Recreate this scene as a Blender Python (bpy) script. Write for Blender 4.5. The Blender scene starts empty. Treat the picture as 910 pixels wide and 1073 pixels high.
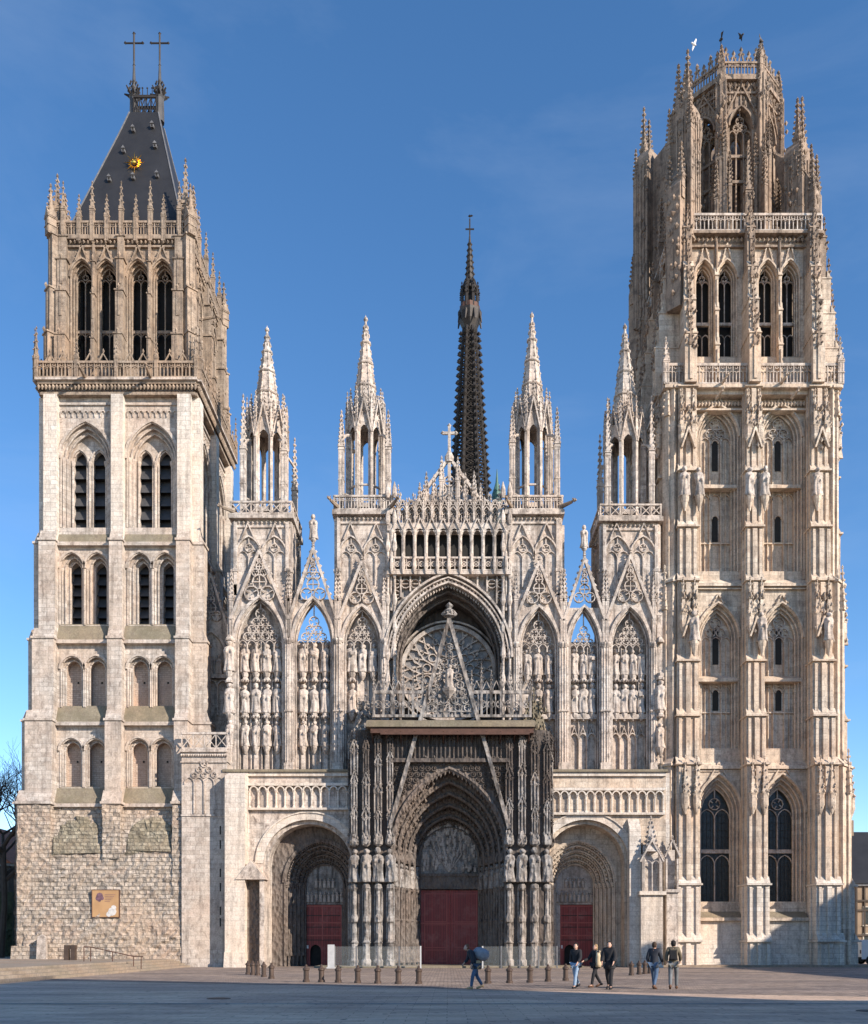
import bpy, math, random
from mathutils import noise, Vector
random.seed(7)
R = math.radians; PI = math.pi
col = bpy.context.scene.collection
# ---- measured photograph -> metres (camera stands 70 m in front of the west front, 1.65 m up)
CAMD, F, X0, HZ, EYE = 70.0, 980.0, 470.0, 990.0, 1.65
def PX(px, Y=0.0): return (px - X0) * (CAMD + Y) / F
def PZ(py, Y=0.0): return EYE + (HZ - py) * (CAMD + Y) / F

# =============================================================== materials
def newmat(name):
    m = bpy.data.materials.new(name); m.use_nodes = True
    nt = m.node_tree; b = nt.nodes['Principled BSDF']
    return m, nt, b
def L(nt, a, b): nt.links.new(a, b)
def N(nt, t, **k):
    n = nt.nodes.new(t)
    for a, v in k.items(): setattr(n, a, v)
    return n
def mixc(nt, fac, a, b, mode='MIX'):
    n = nt.nodes.new('ShaderNodeMix'); n.data_type = 'RGBA'; n.blend_type = mode
    for sock, val in ((n.inputs[0], fac), (n.inputs[6], a), (n.inputs[7], b)):
        if isinstance(val, (int, float)): sock.default_value = val
        elif isinstance(val, tuple): sock.default_value = (*val, 1) if len(val) == 3 else val
        else: nt.links.new(val, sock)
    return n.outputs[2]
def ramp(nt, src, p0, p1, c0=(0, 0, 0), c1=(1, 1, 1)):
    r = nt.nodes.new('ShaderNodeValToRGB'); e = r.color_ramp.elements
    e[0].position = p0; e[1].position = p1; e[0].color = (*c0, 1); e[1].color = (*c1, 1)
    nt.links.new(src, r.inputs[0]); return r.outputs[0]
def noisetex(nt, vec, scale, detail=4, rough=.55, dist=0):
    n = nt.nodes.new('ShaderNodeTexNoise'); n.inputs['Scale'].default_value = scale
    n.inputs['Detail'].default_value = detail; n.inputs['Roughness'].default_value = rough
    n.inputs['Distortion'].default_value = dist
    nt.links.new(vec, n.inputs['Vector']); return n.outputs['Fac']
def vmul(nt, vec, s):
    n = nt.nodes.new('ShaderNodeVectorMath'); n.operation = 'MULTIPLY'
    nt.links.new(vec, n.inputs[0]); n.inputs[1].default_value = s; return n.outputs[0]
def bumpn(nt, h, strength, dist, prev=None):
    n = nt.nodes.new('ShaderNodeBump'); n.inputs['Strength'].default_value = strength
    n.inputs['Distance'].default_value = dist; nt.links.new(h, n.inputs['Height'])
    if prev is not None: nt.links.new(prev, n.inputs['Normal'])
    return n.outputs[0]

def stone(name, c1, c2, dark=(.12, .1, .085), bw=.72, bh=.34, courses=.5, stain=.5, streak=.4, bump=.5, carve=0, moss=0, rubble=0, pink=.25):
    m, nt, b = newmat(name)
    g = N(nt, 'ShaderNodeNewGeometry'); P = g.outputs['Position']
    s = N(nt, 'ShaderNodeSeparateXYZ'); L(nt, P, s.inputs[0])
    a = N(nt, 'ShaderNodeMath', operation='ADD'); L(nt, s.outputs[0], a.inputs[0]); L(nt, s.outputs[1], a.inputs[1])
    c = N(nt, 'ShaderNodeCombineXYZ'); L(nt, a.outputs[0], c.inputs[0]); L(nt, s.outputs[2], c.inputs[1])
    # irregular joints
    nv = N(nt, 'ShaderNodeTexNoise'); nv.inputs['Scale'].default_value = .9 if not rubble else 2.2; L(nt, P, nv.inputs['Vector'])
    wob = vmul(nt, nv.outputs['Color'], (.07, .05, 0) if not rubble else (.22, .13, 0))
    ad = N(nt, 'ShaderNodeVectorMath', operation='ADD'); L(nt, c.outputs[0], ad.inputs[0]); L(nt, wob, ad.inputs[1])
    br = N(nt, 'ShaderNodeTexBrick'); L(nt, ad.outputs[0], br.inputs['Vector'])
    br.inputs['Scale'].default_value = 1; br.inputs['Brick Width'].default_value = bw; br.inputs['Row Height'].default_value = bh
    br.inputs['Mortar Size'].default_value = .022 if not rubble else .035; br.inputs['Mortar Smooth'].default_value = .4
    br.inputs['Color1'].default_value = (*c1, 1); br.inputs['Color2'].default_value = (*c2, 1)
    mo = tuple(x * (.55 if not rubble else .4) for x in c1); br.inputs['Mortar'].default_value = (*mo, 1)
    avg = tuple((x + y) / 2 for x, y in zip(c1, c2))
    colr = mixc(nt, courses, avg, br.outputs['Color'])
    big = noisetex(nt, P, .16, 5, .6)
    colr = mixc(nt, ramp(nt, big, .42, .68), colr, tuple(x * y for x, y in zip(avg, (1.12, 1.0, .9))))
    pk = noisetex(nt, vmul(nt, P, (1, 1, 1.6)), .5, 3, .6)
    f1 = N(nt, 'ShaderNodeMath', operation='MULTIPLY'); L(nt, ramp(nt, pk, .5, .68), f1.inputs[0]); f1.inputs[1].default_value = pink
    colr = mixc(nt, f1.outputs[0], colr, (avg[0] * 1.0, avg[1] * .82, avg[2] * .74))
    st = noisetex(nt, P, .9, 8, .68, .3)
    f2 = N(nt, 'ShaderNodeMath', operation='MULTIPLY'); L(nt, ramp(nt, st, .5, .74), f2.inputs[0]); f2.inputs[1].default_value = stain
    colr = mixc(nt, f2.outputs[0], colr, dark)
    sk = noisetex(nt, vmul(nt, P, (2.4, 2.4, .16)), 1.0, 5, .62)
    f3 = N(nt, 'ShaderNodeMath', operation='MULTIPLY'); L(nt, ramp(nt, sk, .5, .72), f3.inputs[0]); f3.inputs[1].default_value = streak
    colr = mixc(nt, f3.outputs[0], colr, dark)
    dn = noisetex(nt, vmul(nt, P, (1, 1, .55)), 3.2, 6, .72, .4)
    f5 = N(nt, 'ShaderNodeMath', operation='MULTIPLY'); L(nt, ramp(nt, dn, .5, .66), f5.inputs[0]); f5.inputs[1].default_value = min(.8, stain * 1.1)
    colr = mixc(nt, f5.outputs[0], colr, tuple(x * .5 + y * .5 for x, y in zip(dark, (.16, .12, .1))))
    fine = noisetex(nt, P, 9, 5, .7)
    colr = mixc(nt, .6, colr, ramp(nt, fine, .2, .8, (.25, .25, .25), (.8, .8, .8)), 'OVERLAY')
    if moss:
        mn = noisetex(nt, P, .55, 6, .7)
        f4 = N(nt, 'ShaderNodeMath', operation='MULTIPLY'); L(nt, ramp(nt, mn, .45, .62), f4.inputs[0]); f4.inputs[1].default_value = moss
        colr = mixc(nt, f4.outputs[0], colr, (.13, .115, .078))
    L(nt, colr, b.inputs['Base Color'])
    b.inputs['Roughness'].default_value = .92; b.inputs['Specular IOR Level'].default_value = .2
    nb = bumpn(nt, fine, .5 * bump, .05)
    nb = bumpn(nt, br.outputs['Fac'], bump * .6, -.03 if not rubble else -.09, nb)
    if rubble:
        v = N(nt, 'ShaderNodeTexVoronoi'); v.inputs['Scale'].default_value = 2.6; L(nt, P, v.inputs['Vector'])
        nb = bumpn(nt, v.outputs['Distance'], .8, .16, nb)
        nb = bumpn(nt, noisetex(nt, P, 3, 6, .7), .8, .2, nb)
    if carve:
        v = N(nt, 'ShaderNodeTexVoronoi'); v.inputs['Scale'].default_value = carve; L(nt, vmul(nt, P, (1, 1, .6)), v.inputs['Vector'])
        nb = bumpn(nt, v.outputs['Distance'], 1, .14, nb)
    L(nt, nb, b.inputs['Normal'])
    return m

def plain(name, c, rough=.6, metal=0, var=.25, scale=3, bump=.1, spec=.4):
    m, nt, b = newmat(name)
    g = N(nt, 'ShaderNodeNewGeometry'); n = noisetex(nt, g.outputs['Position'], scale, 5, .6)
    cc = mixc(nt, ramp(nt, n, .3, .7), tuple(x * (1 - var) for x in c), tuple(min(1, x * (1 + var)) for x in c))
    L(nt, cc, b.inputs['Base Color']); b.inputs['Roughness'].default_value = rough
    b.inputs['Metallic'].default_value = metal; b.inputs['Specular IOR Level'].default_value = spec
    if bump: L(nt, bumpn(nt, noisetex(nt, g.outputs['Position'], scale * 4, 4), bump, .03), b.inputs['Normal'])
    return m

MT = {}
MT['pale'] = stone('pale_limestone', (.58, .525, .475), (.41, .365, .325), dark=(.09, .078, .07), stain=.8, streak=.85, courses=.8)
MT['front'] = stone('cleaned_limestone', (.63, .58, .52), (.5, .45, .395), stain=.3, streak=.45, pink=.15, courses=.9)
MT['tower'] = stone('ashlar_limestone', (.54, .49, .44), (.36, .315, .275), bw=.66, bh=.33, courses=1, stain=.5, streak=.6, pink=.3)
MT['belfry'] = stone('weathered_brown_stone', (.36, .295, .235), (.25, .2, .155), dark=(.06, .05, .043), courses=.6, stain=.8, streak=.75)
MT['warm'] = stone('warm_limestone', (.62, .535, .44), (.43, .355, .285), bw=.8, bh=.4, courses=.9, stain=.48, streak=.6, pink=.35)
MT['crown'] = stone('weathered_crown_stone', (.36, .285, .225), (.24, .19, .15), dark=(.045, .038, .034), courses=.4, stain=.85, streak=.8)
MT['rubble'] = stone('rough_rubble_stone', (.48, .415, .35), (.33, .28, .23), bw=.55, bh=.3, courses=1, stain=.25, streak=.15, bump=1, rubble=1, pink=.5)
MT['mossy'] = stone('mossy_rubble', (.38, .34, .26), (.2, .175, .13), bw=.5, bh=.28, courses=1, stain=.3, streak=.1, bump=1, rubble=1, moss=.6)
MT['moss'] = stone('mossy_ledge', (.25, .22, .165), (.19, .165, .12), courses=.3, stain=.5, streak=.3, moss=.6)
MT['soot'] = stone('soot_blackened_stone', (.12, .105, .096), (.075, .066, .06), dark=(.03, .027, .025), courses=.2, stain=.75, streak=.7, carve=3.2)
MT['sootpale'] = stone('patchy_soot_stone', (.42, .395, .375), (.15, .145, .135), dark=(.025, .023, .022), courses=.3, stain=1, streak=1, carve=3.2)
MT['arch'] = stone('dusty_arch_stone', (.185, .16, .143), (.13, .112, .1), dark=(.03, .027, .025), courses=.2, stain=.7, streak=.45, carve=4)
MT['grey'] = stone('greyed_statue_stone', (.52, .47, .425), (.44, .39, .35), courses=.1, stain=.85, streak=.7, bump=.8)
MT['plat'] = stone('worn_paving', (.30, .25, .2), (.24, .2, .16), bw=1.2, bh=.5, stain=.4, streak=0, moss=.3)
MT['brick'] = stone('infill_brickwork', (.47, .39, .33), (.36, .29, .24), bw=.42, bh=.16, courses=1, stain=.2, streak=.3)
MT['dark'] = plain('near_black_fill', (.02, .019, .018), .9, bump=0)  # near-black colour paints the unlit interiors behind openings; also plain black parts
MT['slate'] = plain('slate_boards', (.055, .055, .058), .6, scale=1.5)
MT['slateroof'] = plain('slate_roof', (.02, .02, .022), .55, scale=.7, bump=.25)
MT['lead'] = plain('lead_trim', (.13, .13, .135), .5)
MT['iron'] = plain('cast_iron', (.035, .03, .027), .6, .3)
MT['rust'] = plain('rusty_sheet', (.09, .045, .032), .7, .2)
MT['gold'] = plain('gilding', (.9, .5, .09), .3, 1, bump=0)
MT['copper'] = plain('green_copper', (.07, .16, .14), .6)
MT['door'] = plain('red_door_paint', (.27, .04, .034), .55, var=.35, scale=1.6)
m, nt, b = newmat('red_planked_door'); g = N(nt, 'ShaderNodeNewGeometry'); P = g.outputs['Position']
wv = N(nt, 'ShaderNodeTexBrick'); sp = N(nt, 'ShaderNodeSeparateXYZ'); L(nt, P, sp.inputs[0]); cb = N(nt, 'ShaderNodeCombineXYZ'); L(nt, sp.outputs[2], cb.inputs[0]); L(nt, sp.outputs[0], cb.inputs[1]); L(nt, cb.outputs[0], wv.inputs['Vector'])
wv.inputs['Scale'].default_value = 1; wv.inputs['Brick Width'].default_value = 40; wv.inputs['Row Height'].default_value = .19; wv.inputs['Mortar Size'].default_value = .012
wv.inputs['Color1'].default_value = (.27, .038, .032, 1); wv.inputs['Color2'].default_value = (.2, .03, .026, 1); wv.inputs['Mortar'].default_value = (.05, .012, .01, 1)
gr = noisetex(nt, vmul(nt, P, (9, 9, .8)), 1.5, 6, .7); fd = noisetex(nt, P, 1.1, 5, .7)
cc = mixc(nt, .6, wv.outputs['Color'], ramp(nt, gr, .25, .8, (.3, .3, .3), (.75, .75, .75)), 'OVERLAY'); cc = mixc(nt, ramp(nt, fd, .5, .85), cc, (.33, .13, .11))
L(nt, cc, b.inputs['Base Color']); b.inputs['Roughness'].default_value = .6; L(nt, bumpn(nt, gr, .4, .02), b.inputs['Normal']); MT['door'] = m
MT['doortrim'] = plain('door_moulding_paint', (.36, .075, .06), .45, var=.1)
MT['glass'] = plain('leaded_glass', (.035, .04, .04), .25, scale=6, var=.4, bump=.3)
MT['roseglass'] = plain('pale_leaded_glass', (.2, .19, .185), .5, scale=5, var=.4)
MT['panelgrey'] = plain('grey_panel_paint', (.42, .42, .42), .6, var=.15)
MT['white'] = plain('white_paint', (.7, .7, .7), .5, var=.06)
MT['bollard'] = plain('bollard_iron', (.075, .05, .038), .5, .2)
MT['skin'] = plain('skin', (.5, .3, .22), .5, var=.05, bump=0)
MT['bark'] = plain('bark', (.045, .036, .03), .9)

# =============================================================== mesh builder
class MB:
    def __init__(s, mat='pale'):
        s.v = []; s.f = []; s.m = []; s.mats = []; s.cur = 0; s.set(0, 0, 0); s.mat(mat); s.smooth = False
    def mat(s, name):
        if name not in s.mats: s.mats.append(name)
        s.cur = s.mats.index(name); return s
    def set(s, ox, oy, a=0):
        s.ox, s.oy = ox, oy; s.c, s.s = math.cos(R(a)), math.sin(R(a)); s.zo = {0: 0, 90: .004, -90: .007, 180: .010}.get(a, (a % 360) * .00003); return s
    def P(s, u, v, z):
        s.v.append((s.ox + u * s.c - v * s.s, s.oy + u * s.s + v * s.c, z + s.zo)); return len(s.v) - 1
    def F(s, *idx): s.f.append(idx); s.m.append(s.cur)
    def quad(s, a, b, c, d): s.F(s.P(*a), s.P(*b), s.P(*c), s.P(*d))
    def box(s, u0, u1, v0, v1, z0, z1, tu=0, tv=0):
        """box, optionally tapering inward by tu / tv at the top"""
        p = [s.P(u0, v0, z0), s.P(u1, v0, z0), s.P(u1, v1, z0), s.P(u0, v1, z0),
             s.P(u0 + tu, v0 + tv, z1), s.P(u1 - tu, v0 + tv, z1), s.P(u1 - tu, v1 - tv, z1), s.P(u0 + tu, v1 - tv, z1)]
        for q in ((0, 1, 5, 4), (1, 2, 6, 5), (2, 3, 7, 6), (3, 0, 4, 7), (4, 5, 6, 7), (3, 2, 1, 0)): s.F(*[p[i] for i in q])
    def slope(s, u0, u1, v0, v1, z0, z1):
        """wedge: full depth at the bottom, falls back to v1 at the top (weathering of a set-off)"""
        p = [s.P(u0, v0, z0), s.P(u1, v0, z0), s.P(u1, v1, z0), s.P(u0, v1, z0), s.P(u0, v1, z1), s.P(u1, v1, z1)]
        s.F(p[0], p[1], p[5], p[4]); s.F(p[1], p[2], p[5]); s.F(p[3], p[0], p[4]); s.F(p[2], p[3], p[4], p[5]); s.F(p[3], p[2], p[1], p[0])
    def prism(s, pts, v0, v1):
        """closed polygon in (u,z), extruded v0..v1"""
        a = [s.P(u, v0, z) for u, z in pts]; b = [s.P(u, v1, z) for u, z in pts]; n = len(pts)
        s.F(*a); s.F(*b[::-1])
        for i in range(n): s.F(a[i], b[i], b[(i + 1) % n], a[(i + 1) % n])
    def bar(s, p, q, w, v0, v1):
        dx, dz = q[0] - p[0], q[1] - p[1]; l = math.hypot(dx, dz) or 1; nx, nz = -dz / l * w / 2, dx / l * w / 2
        s.prism([(p[0] + nx, p[1] + nz), (q[0] + nx, q[1] + nz), (q[0] - nx, q[1] - nz), (p[0] - nx, p[1] - nz)], v0, v1)
    def band(s, pts, w, v0, v1, closed=False):
        """rectangular band following a polyline in the (u,z) plane, w wide outward"""
        n = len(pts); rows = []
        for i, (u, z) in enumerate(pts):
            a = pts[i - 1] if (i > 0 or closed) else pts[i]; c = pts[(i + 1) % n] if (i < n - 1 or closed) else pts[i]
            dx, dz = c[0] - a[0], c[1] - a[1]; l = math.hypot(dx, dz) or 1
            nx, nz = -dz / l, dx / l
            rows.append([s.P(u, v0, z), s.P(u + nx * w, v0, z + nz * w), s.P(u + nx * w, v1, z + nz * w), s.P(u, v1, z)])
        for i in range(n if closed else n - 1):
            a, c = rows[i], rows[(i + 1) % n]
            for k in range(4): s.F(a[k], a[(k + 1) % 4], c[(k + 1) % 4], c[k])
        if not closed: s.F(*rows[0]); s.F(*rows[-1][::-1])
    def ring(s, cu, cz, r, w, v0, v1, n=12):
        s.band([(cu + r * math.cos(-2 * PI * i / n), cz + r * math.sin(-2 * PI * i / n)) for i in range(n)], -w, v0, v1, True)
    def tube(s, path, r, n=6, r1=None):
        """round bar through local 3-D points"""
        r1 = r if r1 is None else r1; rows = []; k = len(path)
        for i, p in enumerate(path):
            a = Vector(path[max(0, i - 1)]); c = Vector(path[min(k - 1, i + 1)]); d = (c - a).normalized()
            up = Vector((0, 0, 1)) if abs(d.z) < .9 else Vector((1, 0, 0))
            x = d.cross(up).normalized(); y = d.cross(x); rr = r + (r1 - r) * i / max(1, k - 1)
            rows.append([s.P(*(Vector(p) + x * rr * math.cos(2 * PI * j / n) + y * rr * math.sin(2 * PI * j / n))) for j in range(n)])
        for i in range(k - 1):
            for j in range(n): s.F(rows[i][j], rows[i][(j + 1) % n], rows[i + 1][(j + 1) % n], rows[i + 1][j])
        s.F(*rows[0][::-1]); s.F(*rows[-1])
    def col(s, u, v, z0, z1, r, n=8): s.lathe(u, v, [(r, z0), (r, z1)], n)
    def lathe(s, u, v, prof, n=8, rot=0):
        rows = []
        for r, z in prof:
            rows.append([s.P(u + r * math.cos(2 * PI * (j + rot) / n), v + r * math.sin(2 * PI * (j + rot) / n), z) for j in range(n)])
        for i in range(len(prof) - 1):
            for j in range(n): s.F(rows[i][j], rows[i][(j + 1) % n], rows[i + 1][(j + 1) % n], rows[i + 1][j])
        s.F(*rows[0][::-1]); s.F(*rows[-1])
    def bud(s, u, v, z, r, h=None):
        """leafy knob: irregular octahedron"""
        h = h or r; k = random.uniform(.85, 1.15)
        t = s.P(u, v, z + h * 1.1 * k); b = s.P(u, v, z - h * .8)
        m = [s.P(u + r * k, v, z), s.P(u, v + r, z + .1 * h), s.P(u - r, v, z), s.P(u, v - r * k, z + .15 * h)]
        for i in range(4): s.F(m[i], m[(i + 1) % 4], t); s.F(m[(i + 1) % 4], m[i], b)
    def build(s, name, parent=None, smooth=False, loc=None):
        me = bpy.data.meshes.new(name)
        vs = s.v
        if loc: vs = [(a - loc[0], b - loc[1], c - loc[2]) for a, b, c in vs]
        me.from_pydata(vs, [], s.f); me.polygons.foreach_set('material_index', s.m)
        for k in s.mats: me.materials.append(MT[k])
        me.validate()
        import bmesh
        bm = bmesh.new(); bm.from_mesh(me); bmesh.ops.recalc_face_normals(bm, faces=bm.faces); bm.to_mesh(me); bm.free()
        if smooth: me.polygons.foreach_set('use_smooth', [True] * len(me.polygons))
        o = bpy.data.objects.new(name, me); col.objects.link(o)
        if loc: o.location = loc
        if parent: o.parent = parent
        return o
def tag(o, label=None, cat=None, group=None, kind=None):
    if label: o['label'] = label
    if cat: o['category'] = cat
    if group: o['group'] = group
    if kind: o['kind'] = kind
    return o
def empty(name, loc=(0, 0, 0), rz=0):
    o = bpy.data.objects.new(name, None); col.objects.link(o); o.location = loc; o.rotation_euler = (0, 0, rz)
    o.empty_display_size = .3; return o

# =============================================================== gothic vocabulary
def arch(cx, hw, zs, rise, n=7):
    """pointed arch, left springing -> apex -> right springing"""
    pts = []
    if rise >= hw * .98:
        Rr = (hw * hw + rise * rise) / (2 * hw); c = cx - hw + Rr; a1 = math.atan2(rise, cx - c)
        for i in range(n + 1):
            a = PI + (a1 - PI) * i / n; pts.append((c + Rr * math.cos(a), zs + Rr * math.sin(a)))
    else:
        for i in range(n + 1):
            t = i / n * PI / 2; pts.append((cx - hw * math.cos(t), zs + rise * math.sin(t)))
    return pts + [(2 * cx - u, z) for u, z in pts[-2::-1]]
def outline(cx, hw, zs, rise, z0, n=7): return [(cx - hw, z0)] + arch(cx, hw, zs, rise, n) + [(cx + hw, z0)]
def wall(b, u0, u1, z0, z1, v, ops=()):
    """wall sheet at v with pointed openings (cx,hw,zs,rise,zsill)"""
    x = u0
    for (cx, hw, zs, rise, zb) in sorted(ops):
        b.quad((x, v, z0), (cx - hw, v, z0), (cx - hw, v, z1), (x, v, z1))
        if zb > z0 + .001: b.quad((cx - hw, v, z0), (cx + hw, v, z0), (cx + hw, v, zb), (cx - hw, v, zb))
        pts = arch(cx, hw, zs, rise)
        for p, q in zip(pts, pts[1:]): b.quad((p[0], v, p[1]), (q[0], v, q[1]), (q[0], v, z1), (p[0], v, z1))
        x = cx + hw
    b.quad((x, v, z0), (u1, v, z0), (u1, v, z1), (x, v, z1))
def recess(b, orders, fill=None, roll=.06, sillmat=None):
    """orders: (cx,hw,zs,rise,zsill,v) outside -> inside, each stepping back; roll mouldings on each edge"""
    prev = None
    for k, (cx, hw, zs, rise, zb, v) in enumerate(orders):
        o = outline(cx, hw, zs, rise, zb)
        if prev:
            po, pv = prev; n = len(o)
            for i in range(n):      # reveal of the previous outline back to v, then the face in to this outline
                j = (i + 1) % n
                b.quad((*po[i][:1], pv, po[i][1]), (po[i][0], v, po[i][1]), (po[j][0], v, po[j][1]), (po[j][0], pv, po[j][1]))
                b.quad((po[i][0], v, po[i][1]), (o[i][0], v, o[i][1]), (o[j][0], v, o[j][1]), (po[j][0], v, po[j][1]))
        if roll and k < len(orders) - 0:
            b.tube([(u, v - roll * .2, z) for u, z in o], roll, 5)
        prev = (o, v)
    if fill:
        cur = b.cur; o, v = prev; b.mat(fill[0]); n = len(o); d = fill[1]
        for i in range(n):
            j = (i + 1) % n; b.quad((o[i][0], v, o[i][1]), (o[i][0], v + d, o[i][1]), (o[j][0], v + d, o[j][1]), (o[j][0], v, o[j][1]))
        if len(fill) < 3: b.F(*[b.P(u, v + d, z) for u, z in o])
        b.cur = cur
def hood(b, cx, hw, zs, rise, v, w=.14, d=.18, n=7): b.band(arch(cx, hw, zs, rise, n), w, v - d, v)
def tracery(b, cx, hw, zs, rise, zb, n, v, w=.07, d=.14, cusps=True, rings=True):
    """mullioned lights with pointed heads and rows of cusped circles above"""
    lw = 2 * hw / n; zt = zs - .05 * rise
    for i in range(1, n): b.box(cx - hw + i * lw - w / 2, cx - hw + i * lw + w / 2, v, v + d, zb, zt)
    lr = lw * .62
    for i in range(n): b.band(arch(cx - hw + (i + .5) * lw, lw / 2 - w * .4, zt - lr * .3, lr, 4), w * .8, v + .01, v + d - .01)
    if not rings: return
    z = zt + lr * .62; k = n - 1
    Rr = (hw * hw + rise * rise) / (2 * hw) if rise > hw else None
    while k > 0:
        r = min(lw * .5, rise * .2)
        if k == 1: r = min(lw * .62, rise * .24)
        top = z + r
        for i in range(k):
            cu = cx + (i - (k - 1) / 2) * lw * .98
            b.ring(cu, top, r * .97, w * .8, v + .005, v + d - .005, 10)
            if cusps:
                a0 = random.random()
                for q in range(4):
                    a = PI / 4 + q * PI / 2 + a0 * .3
                    b.bar((cu + r * .9 * math.cos(a), top + r * .9 * math.sin(a)), (cu + r * .35 * math.cos(a), top + r * .35 * math.sin(a)), w * .9, v + .02, v + d - .02)
        z += r * 1.62; k -= 1
    b.bar((cx, z + r * .2), (cx, zs + rise), w, v + .01, v + d - .01)
def crockets(b, p, q, v, n, s, side=1):
    dx, dz = q[0] - p[0], q[1] - p[1]; l = math.hypot(dx, dz)
    for i in range(n):
        t = (i + .5) / n; nx, nz = -dz / l * side, dx / l * side
        b.bud(p[0] + dx * t + nx * s * .9, v, p[1] + dz * t + nz * s * .9, s, s * 1.1)
def finial(b, u, v, z, s):
    b.lathe(u, v, [(s * .35, z - s), (s * .3, z), (s * .8, z + s * .35), (s * .25, z + s * .8), (s * .7, z + s * 1.3), (s * .15, z + s * 1.9), (.01, z + s * 2.5)], 6)
def spire(b, u, v, z0, z1, r, n=4, k=7, cs=.1, rot=.5):
    b.lathe(u, v, [(r, z0), (r * .52, z0 + (z1 - z0) * .47), (r * .06, z1)], n, rot)
    for i in range(k):
        t = (i + .3) / k; rr = r * (1 - t * .94)
        for j in range(n):
            a = 2 * PI * (j + rot) / n; b.bud(u + (rr + cs * .5) * math.cos(a), v + (rr + cs * .5) * math.sin(a), z0 + (z1 - z0) * t, cs * (1 - .35 * t), cs * 1.2)
    finial(b, u, v, z1 - .02, cs * 1.25)
def pinnacle(b, u, v, z0, w, hs, hp, k=6, cs=None, gab=True):
    cs = cs or w * .22; h = w / 2
    b.box(u - h, u + h, v - h, v + h, z0, z0 + hs)
    for e in (.96, .5): b.box(u - h * 1.16, u + h * 1.16, v - h * 1.16, v + h * 1.16, z0 + hs * e - .04, z0 + hs * e + .04)
    for sx, sy in ((-1, -1), (1, -1)):   # sunk panel edges
        b.box(u + sx * h * .55 - h * .12, u + sx * h * .55 + h * .12, v - h * 1.12, v - h, z0 + .1, z0 + hs * .92)
    if gab:
        g = h * 1.25
        b.prism([(u - g, z0 + hs), (u + g, z0 + hs), (u, z0 + hs + w * 1.3)], v - h * 1.1, v + h * 1.1)
        a = [b.P(u - h * 1.1, v - g, z0 + hs), b.P(u - h * 1.1, v + g, z0 + hs), b.P(u - h * 1.1, v, z0 + hs + w * 1.3)]
        c = [b.P(u + h * 1.1, v - g, z0 + hs), b.P(u + h * 1.1, v + g, z0 + hs), b.P(u + h * 1.1, v, z0 + hs + w * 1.3)]
        b.F(*a); b.F(*c)
        for i in range(3): b.F(a[i], a[(i + 1) % 3], c[(i + 1) % 3], c[i])
    spire(b, u, v, z0 + hs, z0 + hs + hp, h * 1.15, 4, k, cs)
def gable(b, cx, hw, z0, z1, v, w=.2, d=.3, nc=8, cs=.13, fill=0, fin=True):
    b.bar((cx - hw, z0), (cx, z1), w, v, v + d); b.bar((cx + hw, z0), (cx, z1), w, v + .003, v + d - .003)
    crockets(b, (cx - hw, z0), (cx, z1), v + d / 2, nc, cs, 1); crockets(b, (cx + hw, z0), (cx, z1), v + d / 2, nc, cs, -1)
    if fin: finial(b, cx, v + d / 2, z1 + cs, cs * 1.5)
    if fill:
        # circles diminishing toward the top, with curved bars between
        z = z0 + fill * (z1 - z0); wd = .07
        while True:
            h = hw * (1 - (z - z0) / (z1 - z0)); r = h * .36
            if r < .1: break
            if h > .75:
                for sx in (-1, 1):
                    b.ring(cx + sx * r * 1.05, z + r, r, wd, v + .06, v + d - .08, 10)
                    for q in range(3):
                        a = q * 2 * PI / 3 + .5; b.bar((cx + sx * r * 1.05 + r * math.cos(a), z + r + r * math.sin(a)), (cx + sx * r * 1.05 + r * .3 * math.cos(a), z + r + r * .3 * math.sin(a)), .06, v + .08, v + d - .1)
                z += r * 1.5
            h = hw * (1 - (z - z0) / (z1 - z0)); r = h * .46
            b.ring(cx, z + r, r, wd, v + .05, v + d - .07, 10); b.bar((cx - r, z + r), (cx + r, z + r), .06, v + .08, v + d - .1); b.bar((cx, z), (cx, z + 2 * r), .06, v + .085, v + d - .105)
            z += r * 1.75
def balustrade(b, u0, u1, z0, z1, v, pitch=.6, style='X', d=.16, posts=0):
    h = z1 - z0; b.box(u0, u1, v - .03, v + d + .03, z1 - .1 * h - .04, z1); b.box(u0, u1, v - .02, v + d + .02, z0, z0 + .1 * h)
    n = max(1, round((u1 - u0) / pitch)); p = (u1 - u0) / n
    for i in range(n + 1): b.box(u0 + i * p - .035, u0 + i * p + .035, v + .005, v + d - .005, z0, z1 - .02)
    for i in range(n):
        a, c = u0 + i * p, u0 + (i + 1) * p; za, zc = z0 + .08 * h, z1 - .1 * h
        if style == 'X':
            b.bar((a, za), (c, zc), .06, v + .02, v + d - .02); b.bar((a, zc), (c, za), .06, v + .03, v + d - .03)
        elif style == 'O':
            r = min(p, zc - za) * .46; m = (a + c) / 2
            b.ring(m, (za + zc) / 2, r, .06, v + .02, v + d - .02, 10)
            b.bar((m - r * .7, (za + zc) / 2 - r * .7), (m + r * .7, (za + zc) / 2 + r * .7), .05, v + .04, v + d - .04)
            b.bar((m - r * .7, (za + zc) / 2 + r * .7), (m + r * .7, (za + zc) / 2 - r * .7), .05, v + .045, v + d - .045)
        else:
            m = (a + c) / 2; b.box(m - .03, m + .03, v + .02, v + d - .02, za, (za + zc) / 2)
            b.band(arch((a + m) / 2, (m - a) / 2, (za + zc) / 2, (m - a) * .8, 3), .04, v + .02, v + d - .02)
            b.band(arch((c + m) / 2, (m - a) / 2, (za + zc) / 2, (m - a) * .8, 3), .04, v + .02, v + d - .02)
            b.ring(m, zc - (m - a) * .5, (m - a) * .5, .045, v + .03, v + d - .03, 8)
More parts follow.
